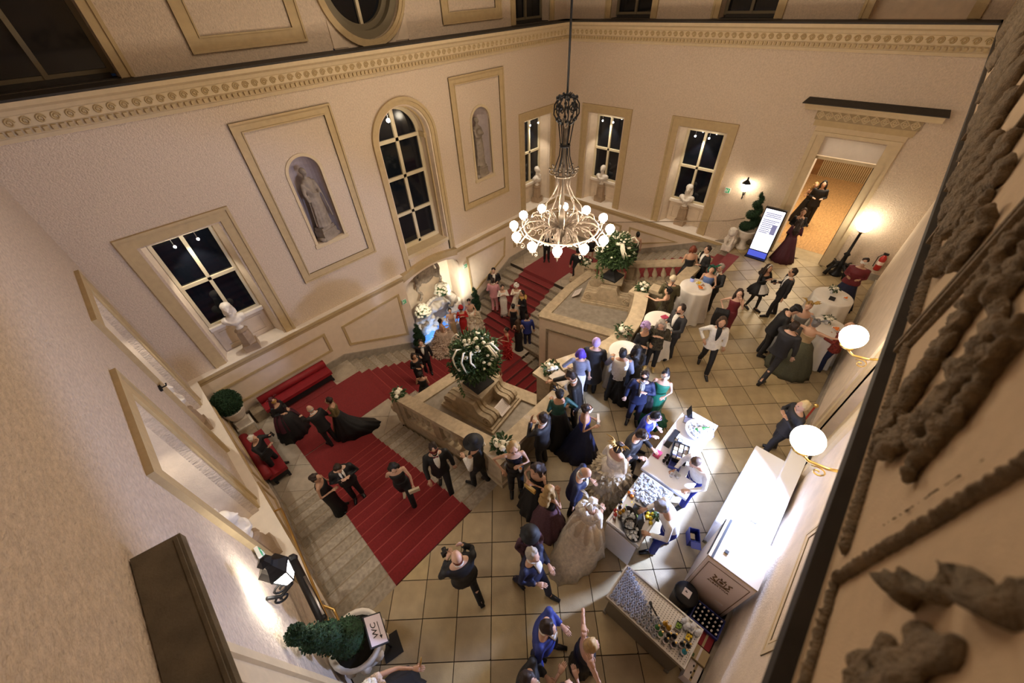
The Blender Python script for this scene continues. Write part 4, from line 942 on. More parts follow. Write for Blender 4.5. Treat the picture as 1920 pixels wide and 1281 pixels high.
# fountain with cartouche, rocks, shells and the shallow blue pool
t = thing('wall_fountain', 'carved stone fountain of shells and rocks below the tall arched window', 'fountain', (7.34, 12.35, -4.0))
mb = MB()
rnd = random.Random(5)
for k in range(46):
    x = rnd.uniform(-1.15,1.15); z = rnd.uniform(0,1.5)*(1-abs(x)*0.35); r = rnd.uniform(0.12,0.27); mb.ball((x, rnd.uniform(0.0,0.3)-0.25*(1.4-z)/1.4, z+0.1), (r*1.2, r, r), 8, 5)
bake(mb, 'rockwork', 'marble', t, 0.045, disp=0.06, dscale=7)
mb = MB(); UPZ = T(0,0,0.42) @ Matrix.Scale(1.12,4); mb.ball((0,0.2,2.35), (0.42,0.14,0.5), 14, 10)
for s in (-1,1):
    curl((s*0.42,0.12,2.75), 0.2, 1.5, 0.4, (s,0), mb=mb, rad=0.055, n=22); curl((s*0.46,0.12,2.1), 0.16, 1.4, 1.5, (s,0), mb=mb, rad=0.05, n=20)
    mb.tube([(s*0.45,0.12,2.6),(s*0.55,0.1,2.3),(s*0.42,0.1,1.95)], 0.07, 7)
    for k in range(8): mb.ball((s*(0.5+0.06*sin(k)),0.08,2.0-0.09*k), 0.065, 7, 5)
mb.tube([(-0.4,0.12,2.85),(0,0.05,3.0),(0.4,0.12,2.85)], [0.08,0.12,0.08], 8)
mb.v = [tuple(UPZ @ Vector(v)) for v in mb.v]; bake(mb, 'cartouche', 'statue', t, 0.025, disp=0.02, dscale=14)
mb = MB()
for k in range(9):
    a = pi*k/8; mb.tube([(0,0.15,1.55),(0.5*cos(a),-0.02,1.5+0.28*sin(a))], [0.05,0.09], 6)
bake(mb, 'scallop_shell', 'marble', t, 0.03)
mb = MB(); mb.tube([(1.05,0.1,0.2),(1.1,0.05,0.8),(1.0,0.0,1.3),(0.85,0,1.55)], [0.2,0.24,0.2,0.12], 10); mb.ball((0.8,-0.05,1.6), (0.15,0.14,0.16), 10, 7); mb.tube([(0.95,-0.1,1.2),(0.7,-0.25,1.0),(0.55,-0.25,1.15)], [0.1,0.08,0.06], 8)
bake(mb, 'river_figure', 'statue', t, 0.03, disp=0.02, dscale=12)
mb = MB(); mb.tube([(-1.0,0.0,0.2),(-1.05,-0.1,0.6),(-0.85,-0.15,0.8)], [0.2,0.2,0.14], 8); mb.ball((-0.75,-0.2,0.85), 0.13, 8, 6); bake(mb, 'dolphin', 'statue', t, 0.03, disp=0.02, dscale=12)
MB().prism([(-1.75,-0.72),(1.6,-0.72),(1.55,-0.6),(-1.7,-0.6)], 0, 0.30).build('pool_rim', 'marble', t)
MB().prism([(-1.75,-0.7),(-1.62,-0.7),(-1.35,0.2),(-1.42,0.3)], 0, 0.30).build('pool_rim', 'marble', t)
MB().prism([(1.6,-0.7),(1.45,-0.7),(1.3,0.2),(1.4,0.3)], 0, 0.30).build('pool_rim', 'marble', t)
MB().prism([(-1.65,-0.62),(1.5,-0.62),(1.35,0.25),(-1.38,0.25)],0.1,0.27).build('water', 'pool_water', t)

# ------------------------------------------------------------------ plants and flowers
def leaf_quad(mb, c, d, up, L, w):
    d = d.normalized(); s = d.cross(up); s = s.normalized() if s.length > 1e-4 else d.orthogonal().normalized()
    m = c + d*L*0.5; n = s.cross(d)*L*0.12
    mb.add([c, m+s*w+n, c+d*L, m-s*w+n], [(0,1,2),(0,2,3)])
def foliage(name, m, parent, n, c, r, L, w, seed, droop=0.0):
    rnd = random.Random(seed); mb = MB()
    for i in range(n):
        v = Vector((rnd.gauss(0,1), rnd.gauss(0,1), rnd.gauss(0,1))).normalized(); q = rnd.random()**0.45
        p = Vector((c[0]+v.x*r[0]*q, c[1]+v.y*r[1]*q, c[2]+v.z*r[2]*q)); p.z -= droop*max(0, (v.x**2+v.y**2)-0.5)*q
        d = v*0.8 + Vector((rnd.uniform(-1,1), rnd.uniform(-1,1), rnd.uniform(-0.8,0.5)))
        leaf_quad(mb, p, d, Vector((rnd.uniform(-.4,.4),rnd.uniform(-.4,.4),1)), L*rnd.uniform(0.6,1.3), w*rnd.uniform(0.7,1.2))
    o = mb.build(name, m, parent); o['kind'] = 'stuff'; return o
def rose_mesh():
    mb = MB(); mb.ball((0,0,0), (0.8,0.8,0.7), 8, 5)
    for k in range(7):
        a = 2*pi*k/7; mb.ball((0.55*cos(a),0.55*sin(a),-0.1), (0.5,0.5,0.42), 6, 4)
    return mb
ROSE = None
def rose(parent, p, r):
    global ROSE
    mx = T(*p) @ Matrix.Rotation(random.uniform(0,6), 4, 'Z') @ Matrix.Scale(r, 4)
    if ROSE is None: ROSE = rose_mesh().build('flower', 'flower_white', parent, True, mx); return ROSE
    return share('flower', ROSE, parent, mx)
def urn_bouquet(label, ulabel, loc, seed, spread, rzs):
    u = thing('black_urn', ulabel, 'urn', loc, pi/4*0)
    MB().lathe([(0.44,0),(0.44,0.05),(0.30,0.13),(0.2,0.18),(0.12,0.28)], 4, mx=RZ(pi/4)).build('foot', 'black', u)
    MB().lathe([(0.10,0.26),(0.12,0.32),(0.2,0.42),(0.27,0.62),(0.28,0.75),(0.34,0.82),(0.30,0.83),(0.22,0.7)], 16).build('bowl', 'black', u, True)
    t = thing('flower_arrangement', label, 'bouquet', (loc[0], loc[1], loc[2]+0.72))
    foliage('foliage', 'leaf', t, 2300, (0,0,0.40), (spread,spread,0.55), 0.15, 0.03, seed, 0.5)
    foliage('pale_foliage', 'leaf_light', t, 420, (0,0,0.45), (spread*1.05,spread*1.05,0.52), 0.15, 0.028, seed+1, 0.4)
    rnd = random.Random(seed+2)
    for k in range(5):                                 # trailing sprays
        a = rnd.uniform(0,6.28); mb = MB(); pts = [Vector((spread*0.7*cos(a), spread*0.7*sin(a), 0.2)), Vector((spread*0.95*cos(a+.1), spread*0.95*sin(a+.1), -0.15)), Vector((spread*0.9*cos(a+.2), spread*0.9*sin(a+.2), -0.65))]
        mb.tube(pts, 0.01, 4)
        for q in range(26):
            f = q/25; p = pts[0].lerp(pts[1], f*2) if f < .5 else pts[1].lerp(pts[2], f*2-1); leaf_quad(mb, p, Vector((rnd.uniform(-1,1),rnd.uniform(-1,1),-0.5)), Vector((0,0,1)), 0.10, 0.03)
        mb.build('trailing_spray', 'leaf_light', t)
    for k in range(46):
        a = rnd.uniform(0,6.28); e = rnd.uniform(0.15,1.5); r = rnd.uniform(0.035,0.068)
        rose(t, (spread*0.93*cos(e)*cos(a), spread*0.93*cos(e)*sin(a), 0.42+0.5*sin(e)-0.28*max(0,cos(e)**2-0.5)), r)
    for k in range(8):                                 # white amaranth-like loops
        a = rnd.uniform(0,6.28); c_, s_ = cos(a), sin(a); r = spread*rnd.uniform(0.75,0.95); b = rnd.uniform(0.10,0.30)
        MB().tube([(c_*r*0.55,s_*r*0.55,0.78),(c_*r*0.85,s_*r*0.85,0.88),(c_*r*1.12,s_*r*1.12,0.7),(c_*r*1.15-s_*.06,s_*r*1.15+c_*.06,0.7-b*0.6),(c_*r*1.1-s_*.1,s_*r*1.1+c_*.1,0.62-b)], [0.02,0.026,0.026,0.024,0.01], 5).build('white_tassel', 'ribbon', t, True)
urn_bouquet('huge green and white flower arrangement in the urn on the left plinth', 'black urn on a square foot on the left scroll plinth', (4.2, 5.72, -0.20), 11, 0.66, 0)
urn_bouquet('huge green and white flower arrangement in the urn right of the chandelier', 'black urn on a square foot on the plinth right of the chandelier', (11.0, 5.78, -0.20), 23, 0.66, 0)
def rail_flowers(label, loc, seed):
    t = thing('rail_bouquet', label, 'bouquet', loc)
    foliage('foliage', 'leaf', t, 90, (0,0,0.06), (0.2,0.2,0.13), 0.13, 0.04, seed)
    rnd = random.Random(seed)
    for k in range(6): rose(t, (rnd.uniform(-.12,.12), rnd.uniform(-.12,.12), rnd.uniform(0.08,0.2)), rnd.uniform(0.055,0.085))
    for s in (-1,1): MB().tube([(0,0,0.1),(0.1*s,-0.16,0.12),(0.14*s,-0.2,-0.1),(0.08*s,-0.2,-0.36)], [0.02,0.02,0.02,0.018], 4, flat=0.3).build('ribbon', 'ribbon', t)
for lb, loc, sd in (('white rose posy on the corner post of the parapet by the black hat', (2.72,3.24,1.02), 1), ('white rose posy at the lower end of the left balustrade', (2.65,7.62,-0.86), 2), ('white rose posy on the parapet pedestal behind the leaning man', (5.1,3.92,0.82), 3),
        ('white rose posy hanging on the middle of the bowed parapet', (7.35,3.30,0.92), 4), ('white rose posy on the parapet pedestal beside the lace backed guest', (9.58,3.95,0.82), 5), ('white rose posy on the corner post by the far red steps', (12.0,3.25,1.02), 6), ('white rose posy at the lower end of the far balustrade under the chandelier', (12.03,7.6,-0.86), 7)):
    rail_flowers(lb, loc, sd)
for lb, loc, sd in (('round mound of white blossoms on the left of the fountain', (6.55,12.15,-2.42), 31), ('round mound of white blossoms on the right of the fountain shell', (7.75,12.2,-1.95), 32)):
    t = thing('blossom_mound', lb, 'flowers', loc); rnd = random.Random(sd)
    for k in range(60):
        v = Vector((rnd.gauss(0,1), rnd.gauss(0,1), rnd.gauss(0,1))).normalized(); 
        if v.z < -0.3: v.z *= -1
        rose(t, (v.x*0.32, v.y*0.3, v.z*0.32), rnd.uniform(0.06,0.09))
    MB().ball((0,0,0), (0.3,0.28,0.3), 10, 7).build('foliage', 'leaf_light', t)
def spiral_topiary(label, loc, h, r, pot=1, seed=0):
    t = thing('spiral_topiary', label, 'plant', loc); ph = 0.42*pot
    if pot >= 1.5:
        MB().lathe([(0.24,0),(0.25,0.06),(0.16,0.12),(0.15,0.2),(0.28,0.34),(0.37,0.5),(0.40,0.66),(0.38,0.70),(0.42,0.74),(0.42,0.78),(0.35,0.78),(0.33,0.70)], 24).build('urn', 'marble', t, True); ph = 0.72
        for k in range(10): MB().ball((0.35*cos(k*.628),0.35*sin(k*.628),0.5), (0.08,0.08,0.12), 8, 6).build('carved_lobe', 'marble', t, True)
        MB().lathe([(0.0,0.70),(0.34,0.71)], 20).build('soil', 'soil', t)
    elif pot == 1.2:
        MB().lathe([(0.2,0),(0.2,0.08),(0.12,0.14),(0.1,0.3),(0.16,0.42),(0.3,0.55),(0.31,0.72),(0.34,0.78),(0.28,0.78),(0.26,0.72)], 18).build('urn', 'marble', t, True); ph = 0.74
    else:
        MB().lathe([(0.14,0),(0.2,0.4),(0.22,0.42),(0.22,0.46),(0.17,0.46),(0.16,0.4)], 16).build('pot', 'marble', t, True); ph = 0.42
    mb = MB(); n = 80; pts = []; rad = []
    for k in range(n):
        f = k/(n-1); a = f*2*pi*3.3+seed; rr = r*0.58*(1-f)**0.8+0.02; pts.append((rr*cos(a), rr*sin(a), ph+0.06+f**0.85*h)); rad.append(r*0.42*(1-f)**0.75+0.035)
    mb.tube(pts, rad, 9); mb.tube([(0,0,ph-0.1),(0,0,ph+h*0.9)], 0.03, 5)
    o = bake(mb, 'clipped_spiral', 'topiary', t, 0.03, disp=0.05, dscale=24)
    lf = MB(); rnd = random.Random(seed+9)
    for v in o.data.vertices:
        if rnd.random() < min(1.0, 2200/len(o.data.vertices)): leaf_quad(lf, v.co, v.normal+Vector((rnd.uniform(-.7,.7),rnd.uniform(-.7,.7),rnd.uniform(-.7,.7))), Vector((0.2,0.1,1)), 0.05, 0.015)
    l = lf.build('clipped_leaves', 'topiary', t); l['kind'] = 'stuff'
    return t
spiral_topiary('spiral clipped topiary in a white pot left of the blue pool', (5.75,11.60,-4.0), 1.15, 0.24, 1, 0.3)
spiral_topiary('slim clipped topiary beside the pool at the foot of the far steps', (9.08,11.6,-4.0), 1.25, 0.19, 1, 2.0)
spiral_topiary('spiral clipped topiary in a stone urn behind the bright totem screen', (15.55,2.95,0.0), 1.35, 0.27, 1.2, 1.2)
t = thing('ball_tier_topiary', 'tall tiered clipped topiary in a carved white urn by the restroom sign', 'plant', (-0.98,2.70,0.0))
MB().lathe([(0.24,0),(0.25,0.06),(0.16,0.12),(0.15,0.2),(0.28,0.34),(0.36,0.5),(0.38,0.66),(0.36,0.70),(0.40,0.74),(0.40,0.78),(0.34,0.78),(0.32,0.70)], 24).build('urn', 'marble', t, True); MB().lathe([(0.0,0.71),(0.33,0.72)], 20).build('soil', 'soil', t)
for k in range(10): MB().ball((0.34*cos(k*.628),0.34*sin(k*.628),0.5), (0.08,0.08,0.12), 8, 6).build('carved_lobe', 'marble', t, True)
MB().tube([(0,0,0.7),(-0.04,0,1.1),(-0.15,0,1.55),(-0.21,0,1.95),(-0.26,0,2.25)], 0.025, 6).build('stem', 'brown_bark', t)
rnd = random.Random(4)
for (x, y, z, r) in ((-0.03,0.0,1.08,0.25),(-0.14,0.02,1.52,0.18),(-0.21,-0.02,1.90,0.14),(-0.27,0.02,2.22,0.095)):
    o = MB().ball((x,y,z), r, 20, 14).build('clipped_ball', 'topiary', t, True); lf = MB()
    for v in o.data.vertices:
        for q in range(3): leaf_quad(lf, v.co+Vector((rnd.uniform(-.02,.02),rnd.uniform(-.02,.02),rnd.uniform(-.02,.02)))-(v.co-Vector((x,y,z)))*0.06, (v.co-Vector((x,y,z))).normalized()+Vector((rnd.uniform(-.9,.9),rnd.uniform(-.9,.9),rnd.uniform(-.9,.9))), Vector((.2,.1,1)), 0.035, 0.014)
    lf.build('clipped_leaves', 'topiary', o)['kind'] = 'stuff'
t = thing('ball_topiary', 'round clipped box ball in a white pot on stone blocks in the landing corner', 'plant', (-0.98,11.55,-2.4))
MB().cbox((0.0,0,0.16), (0.5,0.5,0.32)).build('block', 'marble', t); MB().cbox((0,0,0.45), (0.38,0.38,0.26)).build('block', 'marble', t)
MB().lathe([(0.14,0.58),(0.22,0.66),(0.28,0.8),(0.31,0.98),(0.34,1.02),(0.28,1.02)], 18).build('pot', 'marble', t, True)
o = bake(MB().ball((0,0,1.32), 0.36, 20, 14), 'clipped_ball', 'topiary', t, 0.04, disp=0.05, dscale=22)
lf = MB(); rnd = random.Random(2)
for v in o.data.vertices: leaf_quad(lf, v.co, v.normal+Vector((rnd.uniform(-.7,.7),rnd.uniform(-.7,.7),rnd.uniform(-.7,.7))), Vector((.2,.1,1)), 0.07, 0.02)
lf.build('clipped_leaves', 'topiary', t)['kind'] = 'stuff'
for i, (x, y, lb) in enumerate(((-0.45,11.7,'dark stone block on the landing beside the potted box ball'), (-0.98,10.95,'dark stone block by the left wall before the box ball'))):
    tag(MB().cbox((x,y,-2.2), (0.42,0.42,0.4)).build('stone_block', 'stone_dark'), lb, 'block')

# ------------------------------------------------------------------ furniture
def bench(label, loc, rz, L):
    t = thing('upholstered_bench', label, 'bench', loc, rz)
    MB().cbox((0,0,0.40), (L,0.5,0.12)).build('seat', 'bench_red', t); MB().cbox((0,0.0,0.22), (L-0.1,0.44,0.24)).build('skirt', 'black', t)
    MB().tube([(-L/2,0.24,0.56),(L/2,0.24,0.56)], 0.13, 10).build('back_roll', 'bench_red', t, True)
    for sx in (-1,1):
        for sy in (-1,1): MB().cbox((sx*(L/2-0.06), sy*0.18, 0.05), (0.07,0.07,0.1)).build('leg', 'black', t)
bench('long red upholstered bench along the back wall of the left landing', (0.85,11.55,-2.4), 0, 2.3)
bench('red upholstered bench against the left wall of the landing', (-0.92,9.75,-2.4), pi/2, 1.9)
def info_plate(label, loc, rz):
    t = thing('info_board', label, 'board', loc, rz); m = RX(-0.9)
    MB().cbox((0,0,0), (0.42,0.03,0.34), m).build('panel', 'paper', t)
    for k in range(7): MB().cbox((-0.02,-0.018,0.12-k*0.035), (0.32-0.03*(k%3),0.002,0.006), m).build('text_line', 'steel_dark', t)
info_plate('pale information board leaning between the scrolls of the left plinth', (4.33,4.98,-0.80), 0.16)
info_plate('pale information board beside the scrolls of the plinth right of the chandelier', (10.25,6.75,-0.95), pi+.3)
# totem screen
t = thing('totem_screen', 'tall bright white information screen with blue foot by the hall door', 'screen', (15.2,2.28,0), 0)
MB().cbox((0.0,0,0.95), (0.10,0.66,1.86)).build('casing', 'black_plastic', t); MB().cbox((-0.054,0,1.07), (0.006,0.60,1.52)).build('display', 'screen', t); MB().cbox((-0.054,0,0.16), (0.008,0.62,0.22)).build('blue_band', 'screen_blue', t); MB().cbox((0,0,0.02), (0.36,0.7,0.04)).build('foot', 'black_plastic', t)
for i, (z, y, w) in enumerate(((1.70,0,0.5),(1.64,0,0.46),(1.58,0,0.5),(1.46,0.0,0.52),(1.40,0.05,0.4),(1.33,0.08,0.36),(1.27,0.1,0.3),(1.2,0.08,0.36),(1.13,0.1,0.3),(1.06,0.09,0.34),(1.0,0.12,0.28))):
    MB().cbox((-0.058, y, z), (0.003, w, 0.030)).build('text_line', 'screen_text', t)
MB().cbox((-0.058,-0.17,1.16), (0.003,0.16,0.36)).build('picture', 'screen_text', t)
# lion
t = thing('stone_lion', 'small white stone lion sitting left of the bright totem screen', 'statue', (15.2,3.32,0), pi)
mb = MB(); mb.cbox((0,0,0.12), (0.55,0.34,0.24)); mb.ball((-0.08,0,0.42), (0.2,0.15,0.22), 10, 7); mb.tube([(-0.05,0,0.45),(0.08,0,0.62)], [0.15,0.12], 8); mb.ball((0.12,0,0.72), (0.14,0.13,0.15), 10, 7); mb.ball((0.24,0,0.69), (0.07,0.07,0.06), 8, 6); mb.ball((0.06,0,0.70), (0.13,0.17,0.2), 10, 7)
for s in (-1,1): mb.tube([(0.08,s*0.09,0.55),(0.17,s*0.1,0.26)], [0.07,0.05], 7); mb.ball((0.2,s*0.1,0.27), (0.08,0.05,0.04), 7, 5); mb.ball((-0.02,s*0.15,0.34), (0.15,0.08,0.12), 8, 6); mb.ball((0.1,s*0.11,0.86), (0.03,0.03,0.04), 6, 4)
bake(mb, 'body', 'marble', t, 0.02, disp=0.012, dscale=20)
# fire extinguisher, exit signs, hook
t = thing('fire_extinguisher', 'red fire extinguisher on the far wall in the right corner', 'extinguisher', (15.985,-1.05,0.42))
MB().lathe([(0.085,0),(0.09,0.03),(0.09,0.42),(0.05,0.50),(0.03,0.53)], 14).build('cylinder', 'extinguisher', t, True); MB().cbox((0,0,0.57), (0.05,0.14,0.06)).build('handle', 'black', t); MB().tube([(0,0.05,0.55),(-0.04,0.14,0.45),(-0.03,0.13,0.1)], 0.014, 5).build('hose', 'black', t)
MB().lathe([(0.0915,0.2),(0.0915,0.32)], 14, cap=False).build('label_band', 'ivory_print', t, True)
def exit_sign(label, loc, rz, flip=1):
    t = thing('exit_sign', label, 'sign', loc, rz)
    MB().cbox((0,0,0), (0.05,0.2,0.2)).build('housing', 'exit_white', t); MB().cbox((0.028,0,0), (0.006,0.16,0.16)).build('panel', 'exit_green', t)
    mb = MB().ball((0.033,0.03*flip,0.045), (0.004,0.014,0.014), 6, 4); mb.tube([(0.033,0.02*flip,0.03),(0.033,0.0,-0.01),(0.033,-0.03*flip,-0.03)], 0.009, 4); mb.tube([(0.033,0.0,-0.01),(0.033,0.03*flip,-0.05)], 0.008, 4); mb.tube([(0.033,-0.01,0.025),(0.033,0.05*flip,0.02)], 0.006, 4); mb.build('running_figure', 'exit_white', t); MB().cbox((0.033,-0.05*flip,0.0), (0.003,0.04,0.1)).build('doorway', 'exit_white', t)
exit_sign('green and white exit sign on the left wall above the lantern', (-1.34,4.45,1.55), 0)
exit_sign('green exit sign on the far wall left of the sconce', (16.03,4.22,1.78), pi)
exit_sign('small exit sign on the stair wall left of the fountain', (5.72,11.94,-1.30), -pi/2)
exit_sign('small exit sign on the stair wall right of the fountain', (9.02,11.94,-1.22), -pi/2)
t = thing('wall_hook', 'small dark iron hook on the rough left wall', 'hook', (-1.4,8.57,2.3))
MB().cbox((0.02,0,0), (0.05,0.16,0.05)).build('plate', 'black_iron', t); MB().tube([(0.04,0,0),(0.12,0,0.0),(0.14,0,0.05)], 0.015, 5).build('pin', 'black_iron', t)
# restroom sign on a stand
t = thing('sign_stand', 'restroom sign on a black floor stand beside the carved white urn', 'sign', (-0.73,2.48,0), 0)
MB().prism([(-0.14,-0.17),(0.15,-0.17),(0.15,0.17),(-0.14,0.17)], 0, 0.02, RZ(-0.25)).build('base_plate', 'black', t)
MB().tube([(0,0,0.02),(0,0.0,0.97)], 0.018, 6).build('post', 'black', t)
SGN = T(0.04,0.02,1.0) @ Matrix(((0.25,-0.68,0.69,0),(0.97,0.175,-0.18,0),(0,0.71,0.70,0),(0,0,0,1)))
MB().cbox((0,0,0), (0.44,0.30,0.02), SGN).build('frame', 'black', t); MB().cbox((0,0,0.012), (0.40,0.26,0.004), SGN).build('face', 'sign_face', t)
text_obj('lettering', 'WC', 0.12, 'black', t, SGN @ T(0,0.025,0.016))
MB().cbox((0.0,-0.05,0.016), (0.2,0.007,0.003), SGN).add([(-0.14,-0.05,0.016),(-0.09,-0.025,0.016),(-0.09,-0.075,0.016),(-0.14,-0.05,0.018),(-0.09,-0.025,0.018),(-0.09,-0.075,0.018)], [(0,1,2),(3,4,5)], SGN).build('arrow', 'black', t)
# cocktail tables with floor-length cloths
def cocktail_table(label, clabel, loc, r=0.42, seed=0):
    t = thing('cocktail_table', label, 'table', loc)
    MB().lathe([(r,1.06),(r,1.09)], 28).build('table_top', 'white_lacquer', t); MB().tube([(0,0,0.05),(0,0,1.06)], 0.035, 8).build('column', 'steel', t); MB().lathe([(0.25,0),(0.25,0.02),(0.05,0.05)], 16).build('foot', 'steel', t)
    rings = []; N = 64
    for f, z in ((0.0,1.1),(0.6,1.1),(0.97,1.1),(1.0,1.09),(1.012,1.05),(1.03,0.8),(1.07,0.5),(1.13,0.2),(1.18,0.02)):
        ring = []
        for k in range(N):
            a = 2*pi*k/N; drop = max(0, (1.09-z)/1.09); rr = r*(f + 0.10*drop**0.7*sin(11*a+seed) + 0.045*drop*sin(5*a+seed*2)); ring.append((rr*cos(a), rr*sin(a), z))
        rings.append(ring)
    c = MB(); c.loft(rings, False); o = c.build('tablecloth', 'white_cloth', None, True); o.location = loc; tag(o, clabel, 'tablecloth')
    return t
cocktail_table('standing table before the couple by the far red steps', 'white floor length cloth on the standing table with snacks by the far red steps', (10.33,2.68,0), 0.44, 1)
cocktail_table('standing table with red napkins, guests all around', 'white cloth with red napkins on the standing table behind the patterned coat', (8.25,2.72,0), 0.42, 2)
cocktail_table('standing table in front of the bowed parapet', 'white cloth on the standing table behind the white waistcoat', (6.62,2.80,0), 0.40, 3)
cocktail_table('standing table beside the red shawl by the lamp post', 'white pleated cloth on the standing table by the lamp post', (12.25,-0.36,0), 0.47, 4)
cocktail_table('standing table behind the tulle skirted guest near the wall', 'white cloth on the standing table behind the tulle skirt', (10.72,-0.60,0), 0.43, 5)
def bowl_of(label, loc, m, n, seed, r=0.02, dish='white_lacquer', R=0.1):
    t = thing('snack_bowl', label, 'bowl', loc); MB().lathe([(R*0.5,0),(R,0.035),(R*1.02,0.04),(R*0.9,0.034),(R*0.45,0.008)], 16).build('dish', dish, t, True)
    rnd = random.Random(seed); mb = MB()
    for k in range(n): a = rnd.uniform(0,6.28); q = rnd.uniform(0,R*0.75); mb.ball((q*cos(a), q*sin(a), 0.035+rnd.uniform(0,0.02)), (r,r*0.8,r*0.7), 6, 4)
    o = mb.build('nibbles', m, t); o['kind'] = 'stuff'
bowl_of('dish of orange snacks on the table by the far red steps', (10.3,2.55,1.102), 'orange', 24, 1)
bowl_of('second dish of snacks beside the menu card by the far red steps', (10.48,2.68,1.102), 'lemon', 20, 2)
bowl_of('dish of snacks on the table behind the tulle skirt', (10.7,-0.75,1.102), 'orange', 20, 3)
bowl_of('little dish of snacks on the table by the lamp post', (12.3,-0.62,1.102), 'orange', 14, 4, R=0.07)
def posy(label, loc, seed):
    t = thing('table_posy', label, 'flowers', loc); MB().lathe([(0.04,0),(0.05,0.1),(0.045,0.11)], 10).build('vase', 'glass', t, True); foliage('foliage', 'leaf', t, 50, (0,0,0.15), (0.1,0.1,0.06), 0.08, 0.025, seed)
    for k in range(4): rose(t, (0.06*cos(k*1.6), 0.06*sin(k*1.6), 0.19), 0.045)
posy('small white posy on the table by the lamp post', (12.38,-0.28,1.102), 41); posy('small white posy on the table behind the tulle skirt', (10.82,-0.5,1.102), 42)
tag(MB().cbox((12.1,-0.36,1.108), (0.2,0.14,0.012), None).build('dark_clutch', 'black'), 'flat dark clutch bag on the table by the lamp post', 'bag')
for i, (x, y, a) in enumerate(((8.2,2.62,0.3),(8.42,2.7,-0.5))):
    tag(MB().prism([(-.09,-.07),(.1,-.06),(.08,.08),(-.08,.07)], 1.102, 1.125, T(x,y,0) @ RZ(a)).build('red_napkin', 'magenta'), 'red napkin on the white table, %s of the two' % ('one lying nearer the lilac hair' if i == 0 else 'one lying nearer the dark suit'), 'napkin')
t = thing('candle_jar', 'small lit violet jar on the table by the far red steps', 'candle', (10.5,2.9,1.102)); MB().lathe([(0.05,0),(0.06,0.12),(0.055,0.12)], 10).build('jar', 'screen_text', t, True); MB().lathe([(0.062,0.12),(0.05,0.15)], 10).build('lid', 'black', t, True)

# ------------------------------------------------------------------ bar
def counter(label, x0, y0, x1, y1, h, m, topm, cat='counter', legs=True):
    t = thing('bar_counter', label, cat, ((x0+x1)/2, (y0+y1)/2, 0)); w, d = x1-x0, y1-y0
    MB().cbox((0,0,h-0.03), (w,d,0.06)).build('worktop', topm, t); MB().cbox((0,0,h/2-0.02), (w-0.12,d-0.1,h-0.16)).build('body', m, t)
    for sx in (-1,1):
        for sy in (-1,1): MB().cbox((sx*(w/2-0.07), sy*(d/2-0.07), 0.05), (0.06,0.06,0.1)).build('foot', 'steel_dark', t)
    return t
t1 = counter('white bar counter with tray and bottle, barkeeper with the bald head behind it', 4.13, 0.27, 6.0, 0.95, 1.05, 'white_lacquer', 'white_lacquer')
MB().box(-0.94,-0.55,0.98,-0.55,-0.30,1.045).build('flap', 'white_lacquer', t1)
def put(name, label, cat, loc, rz=0.0): return thing(name, label, cat, loc, rz)
TOP = 1.052
t = put('card_holder', 'triangular black and white card stand on the far end of the white bar', 'stand', (5.88,0.82,TOP), 0.5); MB().add([(-.1,-.05,0),(.1,-.05,0),(.1,.05,0),(-.1,.05,0),(-.1,0,0.2),(.1,0,0.2)], [(0,1,5,4),(3,4,5,2),(0,4,3),(1,2,5),(0,3,2,1)]).build('stand', 'black', t); MB().add([(-.08,-.054,0.02),(.08,-.054,0.02),(0,-.01,0.17)], [(0,1,2)]).build('print', 'white_lacquer', t)
t = put('tablet', 'small grey tablet lying by the card stand on the white bar', 'tablet', (5.72,0.78,TOP), 0.2); MB().cbox((0,0,0.01), (0.2,0.16,0.014)).build('body', 'steel', t); MB().cbox((0,0,0.019), (0.18,0.14,0.002)).build('display', 'screen_text', t)
t = put('bar_mat', 'black rubber bar mat on the guest side of the white bar', 'mat', (5.10,0.82,TOP), 0); MB().cbox((0,0,0.006), (0.5,0.11,0.012)).build('mat', 'black', t); MB().frame(-0.24,-0.05,0.24,0.05,0.006,0.012,0.02, RX(-pi/2) @ T(0,0,0)).build('raised_edge', 'black_plastic', t)
t = put('ice_bowl', 'large white bowl of ice with a bottle on the white bar', 'bowl', (5.55,0.50,TOP)); MB().lathe([(0.10,0),(0.24,0.08),(0.27,0.12),(0.25,0.12),(0.1,0.02)], 24).build('bowl', 'white_lacquer', t, True)
mb = MB(); rnd = random.Random(3)
for k in range(60): a = rnd.uniform(0,6.28); q = rnd.uniform(0,0.2); m = T(q*cos(a),q*sin(a),0.06+rnd.uniform(0,0.06)) @ RZ(a) @ RX(a); mb.cbox((0,0,0), (0.045,0.045,0.04), m)
mb.build('ice_cubes', 'ice', t)['kind'] = 'stuff'
BOT = {}
def bottle(label, loc, m, h=0.3, r=0.04, tilt=None, cap='gold', group=None):
    t = thing('bottle', label, 'bottle', loc); 
    if tilt: t.rotation_euler = tilt
    k = (m, h, r)
    mb = MB().lathe([(r*0.9,0),(r,0.01),(r,h*0.55),(r*0.7,h*0.66),(r*0.34,h*0.74),(r*0.32,h*0.95),(r*0.36,h)], 12); mb.build('glass_body', m, t, True); MB().lathe([(r*0.4,h*0.93),(r*0.4,h*1.02)], 10).build('cap', cap, t, True); MB().lathe([(r*1.02,h*0.18),(r*1.02,h*0.45)], 12, cap=False).build('paper_label', 'paper', t, True)
    if group: t['group'] = group
    return t
bottle('green bottle lying in the bowl of ice on the white bar', (5.52,0.56,TOP+0.10), 'bottle_green', 0.28, 0.038, (1.2,0,0.7))
t = put('blue_cloth', 'folded dark blue cloth beside the bowl of ice on the white bar', 'cloth', (5.72,0.36,TOP), 0.4); mb = MB()
for k in range(6): mb.cbox((0.0,-0.09+k*0.035,0.012+0.004*(k%2)), (0.2,0.03,0.016))
